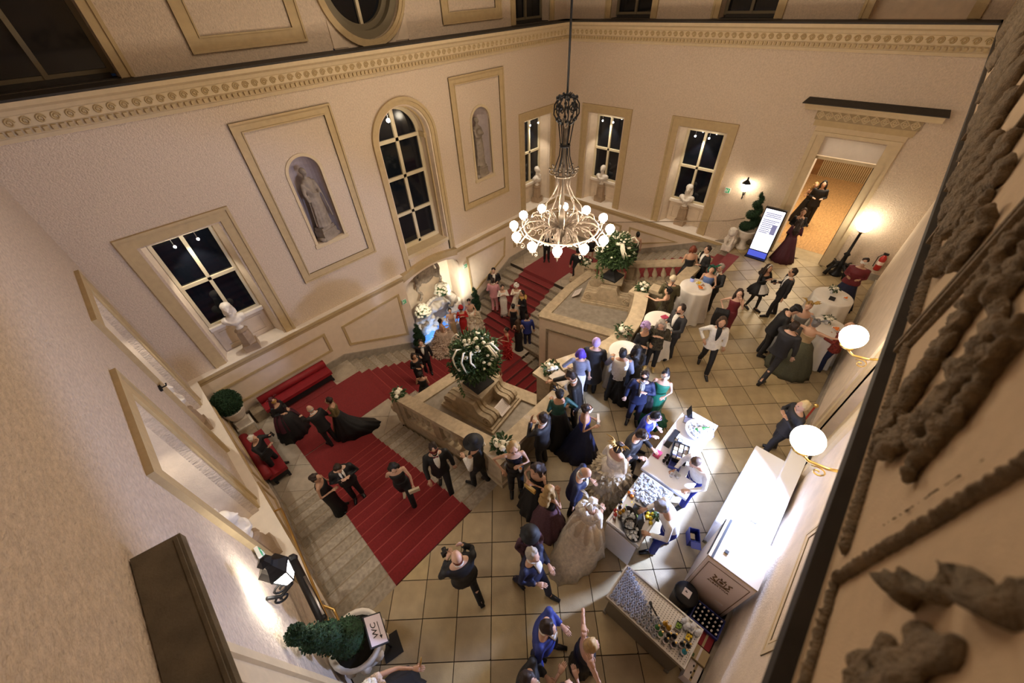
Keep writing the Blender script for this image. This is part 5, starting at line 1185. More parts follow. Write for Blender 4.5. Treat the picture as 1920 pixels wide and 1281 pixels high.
mb.build('folds', 'blue_plastic', t)['kind'] = 'stuff'
t = put('bar_caddy', 'black caddy of straws and napkins in front of the bald barkeeper', 'caddy', (4.85,0.56,TOP), 0.25); MB().frame(-0.2,-0.15,0.2,0.15,0.012,0,0.12, RX(pi/2)).build('tray_wall', 'black', t); MB().cbox((0,0,0.006), (0.4,0.3,0.01)).build('tray_base', 'black', t)
for i in range(4):
    for j in range(3): MB().cbox((-0.14+i*0.095,-0.1+j*0.09,0.05), (0.08,0.07,0.08)).build('napkin_stack' if (i+j) % 3 else 'straw_bundle', ('white_lacquer','kraft','steel')[(i+j) % 3], t)
t = put('card_terminal', 'dark card terminal standing on the white bar beside the caddy', 'terminal', (5.08,0.66,TOP), 0.3); MB().cbox((0,0,0.03), (0.2,0.09,0.05)).build('body', 'black_plastic', t); MB().cbox((0.05,0,0.056), (0.07,0.07,0.004)).build('display', 'screen_text', t)
t = put('blue_tray', 'deep blue plastic tray behind the black cups on the white bar', 'tray', (4.62,0.52,TOP), 0.2); MB().frame(-0.14,-0.10,0.14,0.10,0.012,0,0.09, RX(pi/2)).build('tray_wall', 'blue_plastic', t); MB().cbox((0,0,0.006), (0.28,0.2,0.01)).build('tray_base', 'blue_plastic', t)
tag(MB().cbox((4.58,0.86,TOP+0.025), (0.16,0.12,0.05)).build('red_box', 'magenta'), 'small crimson box on the guest side of the white bar', 'box')
for i in range(6):
    t = thing('espresso_cup', 'small black cup in the cluster behind the crimson box', 'cup', (4.52+0.075*(i%3), 0.70-0.07*(i//3), TOP), 0, 'black cups on the white bar'); MB().lathe([(0.02,0),(0.03,0.05),(0.033,0.055),(0.026,0.05),(0.018,0.01)], 10).build('cup', 'black', t, True); MB().tube([(0.03,0,0.04),(0.045,0,0.03),(0.03,0,0.015)], 0.005, 4).build('handle', 'black', t)
for i, (x, y) in enumerate(((4.42,0.42),(4.35,0.46),(4.40,0.36))):
    t = thing('tumbler', 'clear tumbler near the inner edge of the white bar', 'glass', (x,y,TOP), 0, 'tumblers on the white bar'); MB().lathe([(0.03,0),(0.036,0.09),(0.033,0.09),(0.027,0.01)], 12).build('glass_body', 'glass', t, True)
# sink and ice unit
t2 = counter('steel bar station with ice tubs, citrus and cutting board', 2.88, 0.27, 4.10, 0.90, 1.0, 'steel_dark', 'steel')
MB().frame(-0.60,-0.30,0.60,0.30,0.025,1.0,1.03, Matrix(((1,0,0,0),(0,0,1,0),(0,1,0,0),(0,0,0,1)))).build('raised_rim', 'white_lacquer', t2)
MB().cbox((-0.615,0,0.5), (0.012,0.56,0.86)).build('front_cloth', 'white_cloth', t2)
Z2 = 1.002
mb = MB(); rnd = random.Random(8)
for k in range(260):
    m = T(3.80+rnd.uniform(-0.24,0.24), 0.585+rnd.uniform(-0.28,0.28), Z2+0.02+rnd.uniform(0,0.05)) @ RZ(rnd.uniform(0,3)) @ RX(rnd.uniform(0,3)); mb.cbox((0,0,0), (0.05,0.045,0.04), m)
o = mb.build('crushed_ice', 'ice'); tag(o, 'heap of ice cubes at the far end of the steel bar station', 'ice', None, 'stuff')
def fruit(name, label, cat, loc, m, r, group=None, sq=1.0):
    t = thing(name, label, cat, loc, 0, group); MB().ball((0,0,r*sq), (r,r,r*sq), 12, 8).build('flesh', m, t, True); MB().ball((0,0,2*r*sq-0.002), (0.006,0.006,0.004), 6, 4).build('stem_end', 'leaf', t)
for x, y in ((3.62,0.83),(3.55,0.80),(3.57,0.86)): fruit('orange', 'orange on the guest edge of the steel bar station', 'fruit', (x,y,Z2), 'orange', 0.036, 'oranges on the steel bar station')
for x, y in ((3.42,0.36),(3.50,0.37),(3.46,0.43),(3.35,0.32),(3.40,0.42)): fruit('lemon', 'lemon in the pile beside the cutting board', 'fruit', (x,y,Z2), 'lemon', 0.035, 'lemons on the steel bar station', 0.85)
t = put('mint_bunch', 'bunch of green mint leaves beside the lemons', 'herbs', (3.55,0.31,Z2)); foliage('leaves', 'leaf_light', t, 130, (0,0,0.04), (0.12,0.06,0.035), 0.05, 0.02, 5); MB().tube([(-0.1,0,0.02),(0.1,0.02,0.02)], 0.006, 5).build('stem', 'leaf', t)
t = put('cutting_board', 'black cutting board on the steel bar station', 'board', (3.32,0.54,Z2), 0.15); MB().cbox((0,0,0.009), (0.36,0.26,0.018)).build('board', 'black', t); MB().frame(-0.165,-0.115,0.165,0.115,0.006,0.018,0.021, Matrix(((1,0,0,0),(0,0,1,0),(0,1,0,0),(0,0,0,1)))).build('juice_groove', 'black_plastic', t)
fruit('lime', 'pale green lime lying on the black cutting board', 'fruit', (3.27,0.56,Z2+0.018), 'lime', 0.034)
t = put('knife', 'small knife on the black cutting board', 'knife', (3.38,0.46,Z2+0.02), 0.6); MB().add([(0,-.01,0),(0.12,-.004,0),(0.13,0.008,0),(0,0.012,0),(0,-.01,0.003),(0.12,-.004,0.003),(0.13,0.008,0.003),(0,0.012,0.003)], [(0,1,2,3),(4,5,6,7),(0,1,5,4),(1,2,6,5),(2,3,7,6),(3,0,4,7)]).build('blade', 'steel', t); MB().cbox((-0.05,0.0,0.006), (0.1,0.02,0.016)).build('handle', 'white_lacquer', t)
def ice_tub(label, loc, rz, seed):
    t = thing('ice_tub', label, 'tub', loc, rz); N = 28; rings = []
    for f, z in ((0.75,0),(0.92,0.07),(1.05,0.14),(1.0,0.145),(0.85,0.06),(0.7,0.03)): rings.append([(0.19*f*cos(2*pi*k/N), 0.13*f*sin(2*pi*k/N), z+ (0.03*abs(cos(2*pi*k/N))**3 if z > 0.1 else 0)) for k in range(N)])
    MB().loft(rings).build('tub', 'black_plastic', t, True); rnd = random.Random(seed); mb = MB()
    for k in range(70): a = rnd.uniform(0,6.28); q = rnd.random()**.5; mb.cbox((0,0,0), (0.04,0.04,0.035), T(0.15*q*cos(a),0.1*q*sin(a),0.06+rnd.uniform(0,0.05)) @ RZ(a) @ RX(a*2))
    mb.build('ice_cubes', 'ice', t)['kind'] = 'stuff'; MB().tube([(0.05,0,0.1),(0.15,0.06,0.2)], 0.008, 5).build('scoop', 'steel', t)
ice_tub('black oval ice tub on the steel bar station, by the cutting board', (3.12,0.62,Z2), 0.6, 1); ice_tub('black oval ice tub on the corner of the steel bar station', (2.99,0.48,Z2), 0.9, 2)
for i, (x, y, m, lb) in enumerate(((3.26,0.86,'bottle_dark','black bottle at the end of the bottle row on the steel bar station'), (3.18,0.83,'bottle_dark','dark bottle, second in the row on the steel bar station'), (3.08,0.86,'bottle_red','red bottle in the row on the steel bar station'), (3.02,0.82,'bottle_red','red liqueur bottle at the near end of the row on the steel bar station'), (3.1,0.78,'bottle_amber','amber bottle behind the red bottles on the steel bar station'), (3.17,0.76,'bottle_amber','golden bottle beside the black ice tubs'))):
    bottle(lb, (x,y,Z2), m, 0.26, 0.03)
t = put('clear_dish', 'clear round dish on the near corner of the steel bar station', 'dish', (2.98,0.36,Z2)); MB().lathe([(0.05,0),(0.07,0.03),(0.06,0.03)], 14).build('dish', 'glass', t, True)
for i in range(14):
    rnd = random.Random(50+i); tag(MB().ball((3.35+rnd.uniform(-.2,.12), 0.72+rnd.uniform(-.05,.08), Z2+0.006), (0.018,0.01,0.005), 6, 4).build('citrus_peel', 'lime' if i % 2 else 'lemon'), 'scrap of citrus peel scattered between ice and bottles', 'peel', 'citrus peel on the steel bar station')
# glass-rack station
t3 = counter('steel drying station covered with upturned glasses at the bottom of the view', 1.95, -0.96, 2.55, 0.28, 0.93, 'steel_dark', 'steel')
for y0, y1, x0, x1 in ((-0.62,0.62,-0.30,-0.28),(-0.62,0.62,0.28,0.30),(-0.62,-0.60,-0.28,0.28),(0.60,0.62,-0.28,0.28)): MB().box(x0,y0,0.93,x1,y1,0.965).build('rim', 'steel', t3)
mb = MB()
for i in range(16):
    for j in range(30): mb.lathe([(0.007,0.9302),(0.007,0.9312)], 5, (-0.25+i*0.033, -0.58+j*0.04, 0))
mb.build('drain_holes', 'black', t3)['kind'] = 'stuff'
gz = 0.932; G0 = None; rnd = random.Random(4)
for i in range(9):
    for j in range(13):
        x = 2.0+i*0.062+0.03*(j % 2); y = 0.22-j*0.058
        if x-1.98 > 0.52-0.028*max(0, j-1): continue
        if G0 is None:
            G0 = thing('upturned_glass', 'upturned drinking glass among the rows on the steel drying station', 'glass', (x,y,gz), 0, 'glasses on the drying station'); MB().lathe([(0.030,0),(0.024,0.09),(0.022,0.10),(0.021,0.095),(0.027,0.003)], 10).build('glass_body', 'glass', G0, True)
        else: dup(G0, (x,y,gz))
for i, (x, y, m, h, lb) in enumerate(((2.10,-0.46,'bottle_green',0.24,'bright green bottle nearest the glasses on the drying station'), (2.06,-0.53,'bottle_green',0.26,'green bottle behind the first green bottle on the drying station'), (2.22,-0.52,'bottle_amber',0.22,'tall amber syrup bottle on the drying station'), (2.20,-0.58,'bottle_amber',0.24,'second amber bottle on the drying station, next to the black ones'), (2.12,-0.62,'bottle_dark',0.27,'black bottle right behind the amber pair'), (2.05,-0.62,'bottle_dark',0.25,'black bottle by the outer rim of the drying station'), (2.16,-0.68,'bottle_dark',0.28,'black bottle in the middle of the dark group on the drying station'), (2.08,-0.72,'bottle_dark',0.24,'short black bottle at the outer edge of the dark group'), (2.16,-0.80,'bottle_dark',0.25,'black bottle beside the teal bottle'), (2.10,-0.86,'bottle_teal',0.25,'teal bottle near the end of the drying station'), (2.2,-0.87,'bottle_dark',0.24,'black bottle at the very corner of the drying station'))):
    bottle(lb, (x,y,gz), m, h, 0.034)
for i, (x, y, m, lb) in enumerate(((2.34,-0.68,'lime','steel box of lime wedges on the drying station'), (2.32,-0.84,'lemon','steel box of sliced citrus near the end of the drying station'))):
    t = put('garnish_box', lb, 'box', (x,y,gz), 0.1); MB().frame(-0.06,-0.045,0.06,0.045,0.006,0,0.06, Matrix(((1,0,0,0),(0,0,1,0),(0,1,0,0),(0,0,0,1)))).build('box_wall', 'steel_dark', t); mb = MB(); rnd = random.Random(i)
    for k in range(16): mb.ball((rnd.uniform(-.045,.045), rnd.uniform(-.03,.03), 0.03+rnd.uniform(0,.02)), (0.02,0.014,0.01), 6, 4)
    mb.build('citrus_wedges', m, t)['kind'] = 'stuff'
for i, (x, y) in enumerate(((2.46,-0.72),(2.46,-0.82),(2.44,-0.91),(2.40,-0.76))):
    t = thing('wine_glass', 'clear wine glass upside down near the garnish boxes', 'glass', (x,y,gz), 0, 'wine glasses by the garnish boxes'); MB().lathe([(0.036,0),(0.042,0.04),(0.03,0.08),(0.006,0.1),(0.005,0.16),(0.034,0.17),(0.034,0.173)], 14).build('glass_body', 'glass', t, True)
for i, (a, lb) in enumerate(((0.5,'dark bar tongs lying across the drying station'), (1.1,'dark bar spoon lying across the drying station'))):
    t = put('bar_tool', lb, 'tool', (2.22+0.05*i,-0.32-0.05*i,gz+0.01), a); MB().tube([(-0.12,0,0),(0.1,0,0)], 0.009, 6).build('handle', 'black_plastic', t); MB().ball((0.13,0,0), (0.035,0.02,0.01), 8, 5).build('head', 'black_plastic', t)
# back counter, refrigerator cabinet, crates
t = counter('long white back counter glaring under the work light along the right wall', 4.15, -1.24, 6.08, -0.46, 1.0, 'white_lacquer', 'white_lacquer')
MB().box(-0.9,-0.38,1.0,1.36,-0.12,1.16).build('rear_upstand', 'white_lacquer', t)
for i, (x, lb) in enumerate(((4.32,'white folded carton on the back counter beside the cabinet'), (4.62,'pale grey box on the back counter'))): tag(MB().cbox((x,-1.02,1.06), (0.22,0.26,0.12)).build('carton', 'paper' if i == 0 else 'steel'), lb, 'box')
t = thing('drinks_cabinet', 'tall cream cabinet with a printed crest on its front, right of the bar', 'cabinet', (3.57,-0.88,0))
MB().box(-0.36,-0.34,0.06,0.37,0.34,1.62).build('body', 'wood_cream', t)
MB().box(-0.375,-0.33,0.10,-0.36,0.33,1.58).build('door', 'ivory_print', t); MB().box(-0.30,0.345,1.5,0.34,0.352,1.6).build('side_slot', 'black', t); MB().box(-0.36,0.27,1.622,0.36,0.30,1.626).build('lid_slot', 'black', t); MB().cbox((-0.15,0.16,1.63), (0.05,0.05,0.012)).build('lid_catch', 'black', t)
for sx in (-1,1):
    for sy in (-1,1): MB().cbox((sx*0.3,sy*0.28,0.03), (0.06,0.06,0.06)).build('foot', 'black', t)
FR = T(-0.378,0,0) @ Matrix(((0,0,-1,0),(-1,0,0,0),(0,1,0,0),(0,0,0,1)))
text_obj('crest_lettering', 'ALBERTINA', 0.062, 'print_brown', t, FR @ T(0,1.0,0))
cr = MB().frame(-0.06,1.10,0.06,1.24,0.012,-0.002,0.002, FR @ Matrix(((1,0,0,0),(0,0,1,0),(0,1,0,0),(0,0,0,1))))
cr.ball((0,1.17,0), (0.035,0.04,0.004), 8, 5, FR)
for s in (-1,1): cr.tube([(s*0.07,1.10,0),(s*0.12,1.16,0),(s*0.09,1.24,0),(s*0.13,1.27,0)], 0.012, 5, mx=FR); cr.tube([(s*0.02,1.25,0),(s*0.03,1.29,0)], 0.01, 4, mx=FR)
cr.tube([(-0.14,1.09,0),(0,1.07,0),(0.14,1.09,0)], 0.01, 4, mx=FR); cr.build('crest', 'print_brown', t)
MB().frame(-0.29,0.16,0.29,1.50,0.008,-0.002,0.003, FR @ Matrix(((1,0,0,0),(0,0,1,0),(0,1,0,0),(0,0,0,1)))).build('door_panel_line', 'print_brown', t); MB().cbox((0.16,0.55,0.004), (0.12,0.05,0.008), FR).build('door_label', 'paper', t)
t = thing('waste_bin', 'round black bin beside the cream cabinet, white label on its lid', 'bin', (2.98,-0.62,0)); MB().lathe([(0.15,0),(0.18,0.5),(0.19,0.52),(0.17,0.56)], 20).build('bin', 'black_plastic', t, True); MB().cbox((0,0,0.565), (0.12,0.12,0.01)).build('lid_label', 'paper', t); MB().tube([(0,0,0.572),(0.02,0.02,0.572),(0,0.03,0.572)], 0.008, 4).build('label_mark', 'black', t)
t = thing('bottle_crate', 'blue plastic crate of capped bottles beside the cream cabinet', 'crate', (2.92,-1.02,0))
MB().frame(-0.16,-0.22,0.16,0.22,0.02,0.0,0.42, Matrix(((1,0,0,0),(0,0,1,0),(0,1,0,0),(0,0,0,1)))).build('crate_wall', 'blue_plastic', t); MB().cbox((0,0,0.01), (0.32,0.44,0.02)).build('crate_base', 'blue_plastic', t)
for i in range(4):
    for j in range(6):
        b = thing('crate_bottle', 'black bottle with a pale cap standing in the blue crate', 'bottle', (2.92-0.108+i*0.072, -1.02-0.17+j*0.068, 0.02), 0, 'bottles in the blue crate'); MB().lathe([(0.028,0),(0.028,0.2),(0.012,0.3),(0.012,0.4)], 8).build('glass_body', 'bottle_dark', b, True); MB().lathe([(0.015,0.395),(0.015,0.425)], 8).build('cap', 'paper', b)
for i, (x, y, w, d, h, m, lb) in enumerate(((2.66,-1.12,0.2,0.2,0.34,'bench_red','dark red carton behind the blue crate'), (2.62,-0.98,0.16,0.16,0.30,'kraft','brown carton between the drying station and the red carton'), (2.44,-1.12,0.2,0.24,0.36,'kraft','kraft carton with a green corner near the wall'), (2.2,-1.16,0.26,0.2,0.30,'paper','white carton with black marks at the bottom of the view'))):
    t = put('carton', lb, 'box', (x,y,0), 0.0); MB().cbox((0,0,h/2), (w,d,h)).build('carton_body', m, t); MB().cbox((0,0,h+0.002), (w*0.98,0.03,0.004)).build('tape', 'kraft' if m != 'kraft' else 'paper', t)
    if i == 2: MB().cbox((-0.07,0.08,h+0.004), (0.05,0.06,0.004)).build('green_mark', 'leaf_light', t)
    if i == 3:
        for q in range(4): MB().ball((-0.08+0.05*q,0.03*(q%2),h+0.004), (0.02,0.012,0.004), 6, 4).build('print_mark', 'black', t)
t = put('blue_carton', 'open blue carton on the floor against the white back counter', 'box', (4.08,-0.34,0), 0.5); MB().frame(-0.12,-0.09,0.12,0.09,0.01,0,0.26, Matrix(((1,0,0,0),(0,0,1,0),(0,1,0,0),(0,0,0,1)))).build('carton_wall', 'blue_plastic', t); MB().cbox((0,0,0.01), (0.24,0.18,0.02)).build('carton_base', 'blue_plastic', t); MB().cbox((-0.17,0,0.29), (0.12,0.17,0.008), RY(-0.1)).build('flap', 'blue_plastic', t); MB().cbox((0.0,0.02,0.1), (0.1,0.08,0.16)).build('contents', 'kraft', t)
t = put('door_hinge_post', 'gilt finial post by the door beside the security guard', 'post', (7.95,-1.05,0)); MB().tube([(0,0,0),(0,0,0.9)], 0.02, 8).build('post', 'bottle_red', t); MB().ball((0,0,0.95), 0.05, 10, 6).build('finial', 'gold', t, True)

# ------------------------------------------------------------------ stucco relief on the gallery wall beside the camera (parts of that wall)
YR = -0.32
def rope(name, p, q, r, n, parent=RELIEF):
    p, q = Vector(p), Vector(q); mb = MB(); d = q-p
    for k in range(n):
        c = p + d*(k+.5)/n; L = d.length/n
        up = d.normalized(); side = Vector((0,1,0)).cross(up)
        mb.tube([c - up*L*0.55 + side*r*0.55 + Vector((0,r*0.1,0)), c + Vector((0,r*0.55,0)), c + up*L*0.55 - side*r*0.55 + Vector((0,r*0.1,0))], [r*0.35, r*0.85, r*0.35], 7)
    mb.tube([p, q], r*0.42, 6); return bake(mb, name, 'relief', parent, 0.0075 if r < 0.03 else 0.009, disp=0.004, dscale=60)
rope('rope_moulding', (-0.3,YR,6.80), (0.655,YR,6.80), 0.016, 40); rope('rope_moulding', (0.655,YR,6.80), (0.675,YR,7.5), 0.018, 34)
rope('rope_moulding', (0.735,YR,6.80), (1.66,YR,6.81), 0.018, 40); rope('bead_moulding', (0.738,YR,6.805), (0.752,YR,7.6), 0.006, 60)
rope('bead_moulding', (1.63,YR,6.81), (1.58,YR,7.6), 0.014, 40); rope('rope_moulding', (1.82,YR,6.81), (3.4,YR,6.82), 0.026, 40)
for x in (1.70, 1.745): MB().box(x-0.012,YR-0.01,6.74,x+0.012,YR+0.018,7.7).build('fillet', 'relief', RELIEF)
def leafy(name, pts, rad, seed, dens=26, sz=0.05, vox=0.010):
    # a scrolling acanthus stem: a core along pts with overlapping lobes either side
    rnd = random.Random(seed); P = [Vector((x, YR, z)) for x, z in pts]; mb = MB(); core = []
    for i in range(len(P)-1):
        for k in range(8): core.append(P[i].lerp(P[i+1], k/8))
    core.append(P[-1])
    rr = [rad*(0.5+0.5*sin(pi*min(1, 0.15+k/len(core)))) for k in range(len(core))]
    mb.tube([c+Vector((0,0.01,0)) for c in core], rr, 8)
    for k in range(dens*len(P)//2):
        i = rnd.randrange(len(core)-1); t_ = (core[min(i+1,len(core)-1)]-core[i]).normalized(); n_ = Vector((-t_.z,0,t_.x))*rnd.choice((-1,1))
        c = core[i]+n_*rr[i]*rnd.uniform(0.4,1.2)+Vector((0,rnd.uniform(0.005,0.035),0)); s = sz*rnd.uniform(0.5,1.1)
        mb.ball(c, (s*0.8, s*0.45, s), 8, 5)
        mb.ball(c+n_*s*0.7+t_*s*0.5, (s*0.5, s*0.3, s*0.55), 6, 4)
    return bake(mb, name, 'relief', RELIEF, vox, disp=0.012, dscale=45)
leafy('acanthus_scroll', [(1.04,6.87),(1.0,6.95),(0.95,7.06),(0.99,7.13),(1.1,7.19),(1.25,7.24),(1.42,7.4)], 0.028, 1, 26, 0.030)
leafy('acanthus_scroll', [(1.06,6.86),(1.2,6.93),(1.3,7.05),(1.42,7.18),(1.5,7.34)], 0.030, 2, 24, 0.032)
leafy('vine_ribbon', [(0.835,7.01),(0.87,7.05),(0.9,7.12),(0.94,7.18),(1.0,7.24),(1.04,7.30),(1.08,7.38)], 0.020, 3, 8, 0.022, 0.007)
for i, (x0, x1, z0, z1) in enumerate(((1.85,2.4,6.83,7.2), (2.3,2.9,6.86,7.3), (2.7,3.4,6.8,7.2), (3.2,4.2,6.8,7.3), (3.9,5.2,6.8,7.4), (4.8,6.8,6.8,7.4), (6.4,9.5,6.8,7.6), (9.0,13.5,6.8,7.7))):
    rnd = random.Random(i); pts = [(x0+(x1-x0)*k/6, (z0+z1)/2+(z1-z0)*0.4*sin(k*1.7+i)) for k in range(7)]
    leafy('acanthus_scroll', pts, 0.035+0.008*i, 10+i, 24, 0.036+0.006*i, 0.010+0.004*i)
for x in (2.75, 3.6, 4.9, 7.0, 10.0): MB().box(x-0.02,YR-0.01,6.74,x+0.02,YR+0.03,7.8).build('fillet', 'relief', RELIEF)
# twisted ribbon and rosette of the nearest panel
pts = [(0.585,7.01),(0.56,7.045),(0.53,7.085),(0.50,7.12),(0.515,7.17),(0.49,7.21),(0.455,7.25),(0.43,7.32),(0.40,7.42)]
mb = MB(); rings = []
for k in range(49):
    f = k/48*(len(pts)-1); i = min(int(f), len(pts)-2); f -= i; a, b = Vector(pts[i]), Vector(pts[i+1]); p_ = a.lerp(b, f); d = (Vector(pts[min(i+1,8)])-Vector(pts[max(i-1,0)])).normalized(); ro = 0.9*sin(k*0.42); w_ = 0.026*(0.35+0.65*min(1, k/8))
    n_ = Vector((-d.y*cos(ro), sin(ro), d.x*cos(ro)))*w_; c_ = Vector((p_.x, YR+0.012+0.008*sin(k*0.42), p_.y)); th = Vector((0,0.006,0))
    rings.append([c_+n_-th, c_+n_+th, c_-n_+th, c_-n_-th])
mb.loft(rings); mb.build('twisted_ribbon', 'relief', RELIEF, True)
mb = MB(); rnd = random.Random(6); c = Vector((0.335,YR,7.06))
for k in range(70):
    a = rnd.uniform(0,6.28); q = 0.13*rnd.random()**0.5; s = rnd.uniform(0.014,0.028); mb.ball((c.x+q*cos(a)*0.95, YR+0.02*(1-q/0.14)+0.003, c.z+q*sin(a)*1.2), (s,s*0.6,s), 8, 5)
bake(mb, 'rosette', 'relief', RELIEF, 0.008, disp=0.006, dscale=50)
# ------------------------------------------------------------------ people
PAL = dict(black=(0.009,0.009,0.011), coal=(0.018,0.018,0.022), navy=(0.012,0.017,0.055), blue=(0.02,0.035,0.20), royal=(0.018,0.03,0.26), white=(0.74,0.72,0.68), ivory=(0.62,0.52,0.38), cream=(0.55,0.47,0.33), nude=(0.46,0.29,0.19), pink=(0.62,0.30,0.33), red=(0.42,0.018,0.018), wine=(0.13,0.012,0.018), maroon=(0.06,0.010,0.022), green=(0.01,0.13,0.075), olive=(0.12,0.085,0.03), moss=(0.075,0.08,0.045), teal=(0.02,0.075,0.065), steelblue=(0.10,0.16,0.36), gold=(0.48,0.30,0.08), grey=(0.22,0.22,0.22), silver=(0.42,0.41,0.40), lilac=(0.42,0.30,0.60), violet=(0.10,0.055,0.42), plum=(0.09,0.04,0.06), camo=(0.07,0.06,0.025), brown=(0.05,0.025,0.012), dbrown=(0.022,0.011,0.007), bhair=(0.008,0.006,0.006), blond=(0.36,0.23,0.09), lblond=(0.55,0.42,0.22), ginger=(0.14,0.03,0.012), ghair=(0.34,0.31,0.27), whair=(0.62,0.58,0.52), ash=(0.17,0.16,0.17), orange=(0.55,0.15,0.02), greyblue=(0.20,0.21,0.28), rose=(0.30,0.05,0.05), beige=(0.42,0.30,0.17))
def cm(c, rough=0.7):
    k = 'fabric_%s_%d' % (c, int(rough*10))
    if k not in M: mat(k, PAL[c], rough, var=0.10, vscale=18)
    return k
SKIN = {}
def skin(i):
    c = ((0.52,0.31,0.21), (0.58,0.36,0.26), (0.46,0.26,0.165))[i % 3]; k = 'skin_%d' % (i % 3)
    if k not in M: mat(k, c, 0.5)
    return k
mat('lips', (0.33,0.07,0.06), 0.5); mat('eye_dark', (0.02,0.015,0.012), 0.3)
mat('patterned', (0.05,0.042,0.025), 0.8, var=0.9, vscale=22); mat('brocade', (0.82,0.75,0.62), 0.55, var=0.18, vscale=16, bump=0.4, bscale=40); mat('lace_white', (0.70,0.66,0.60), 0.8, var=0.12, vscale=30, bump=0.6, bscale=60); mat('sequin', (0.012,0.012,0.02), 0.2, 0.5, var=0.9, vscale=70)
mat('feather', (0.60,0.46,0.36), 0.95, var=0.14, vscale=20, bump=0.8, bscale=40); mat('tulle_green', (0.075,0.075,0.045), 0.9, var=0.15, vscale=30); mat('tulle_plum', (0.11,0.05,0.065), 0.9, var=0.2, vscale=30); mat('red_floral', (0.22,0.03,0.02), 0.8, var=0.6, vscale=30)
EXTRA = ('patterned', 'brocade', 'lace_white', 'sequin', 'feather', 'tulle_green', 'tulle_plum', 'red_floral')
def fm(c, rough=0.7): return c if c in EXTRA else cm(c, rough)
ARMS = {  # elbow and wrist relative to the shoulder (forward, outward, up)
 'down': ((0.0,.07,-.28),(.05,.09,-.53)), 'hold': ((-.02,.07,-.28),(.21,-.05,-.25)), 'phone': ((.12,.05,-.24),(.31,-.11,-.10)), 'face': ((.17,.05,-.2),(.19,-.09,.10)),
 'up': ((.06,.14,.25),(.16,-.02,.46)), 'reach': ((.25,.04,-.12),(.48,-.02,-.12)), 'side': ((.06,.26,-.10),(.18,.48,-.14)), 'hip': ((-.09,.21,-.20),(.07,.08,-.38)), 'back': ((-.11,.08,-.26),(-.17,-.09,-.42)),
 'table': ((.10,.09,-.26),(.34,.0,-.27)), 'photo': ((.20,.09,-.12),(.37,-.07,.13)), 'cross': ((.04,.10,-.26),(.20,-.17,-.16)), 'out': ((.02,.27,-.02),(.10,.52,.04)), 'chest': ((.06,.10,-.26),(.20,-.10,-.10)), 'behead': ((.06,.27,.12),(.0,.05,.24)), 'swing': ((.10,.07,-.26),(.24,.06,-.46)), 'swingb': ((-.12,.07,-.25),(-.14,.08,-.50))}
def hand_mesh(mb, w, d, side, curl_=0.5, sc=1.0):
    # palm and five bent fingers at the wrist w, pointing along d
    d = Vector(d).normalized(); up = Vector((0,0,1)) if abs(d.z) < 0.85 else Vector((1,0,0)); s = d.cross(up).normalized(); n_ = s.cross(d).normalized(); w = Vector(w)
    mb.loft([[w + d*t_*sc + s*(a*wd*sc) + n_*(b*0.013*sc) for a, b in ((-1,-.6),(1,-.6),(1.05,.2),(.7,1),(-.7,1),(-1.05,.2))] for t_, wd in ((-0.02,.022),(0.02,.032),(0.06,.040),(0.092,.038))])
    for k in range(4):
        b = w + d*0.088*sc + s*((-0.028+0.019*k)*sc); L = (0.062,0.074,0.070,0.055)[k]*sc; f1 = (d - n_*0.35*curl_).normalized(); f2 = (d - n_*1.4*curl_).normalized()
        mb.tube([b - d*0.015, b + f1*L*0.55, b + f1*L*0.55 + f2*L*0.5], [0.0095*sc, 0.0085*sc, 0.006*sc], 5)
    th = s*(-1 if side > 0 else 1); b = w + d*0.03*sc + th*0.028*sc
    mb.tube([b - th*0.01, b + (th*0.7+d*0.7)*0.035*sc, b + (th*0.45+d)*0.06*sc], [0.012*sc, 0.010*sc, 0.007*sc], 5)
PN = [0]
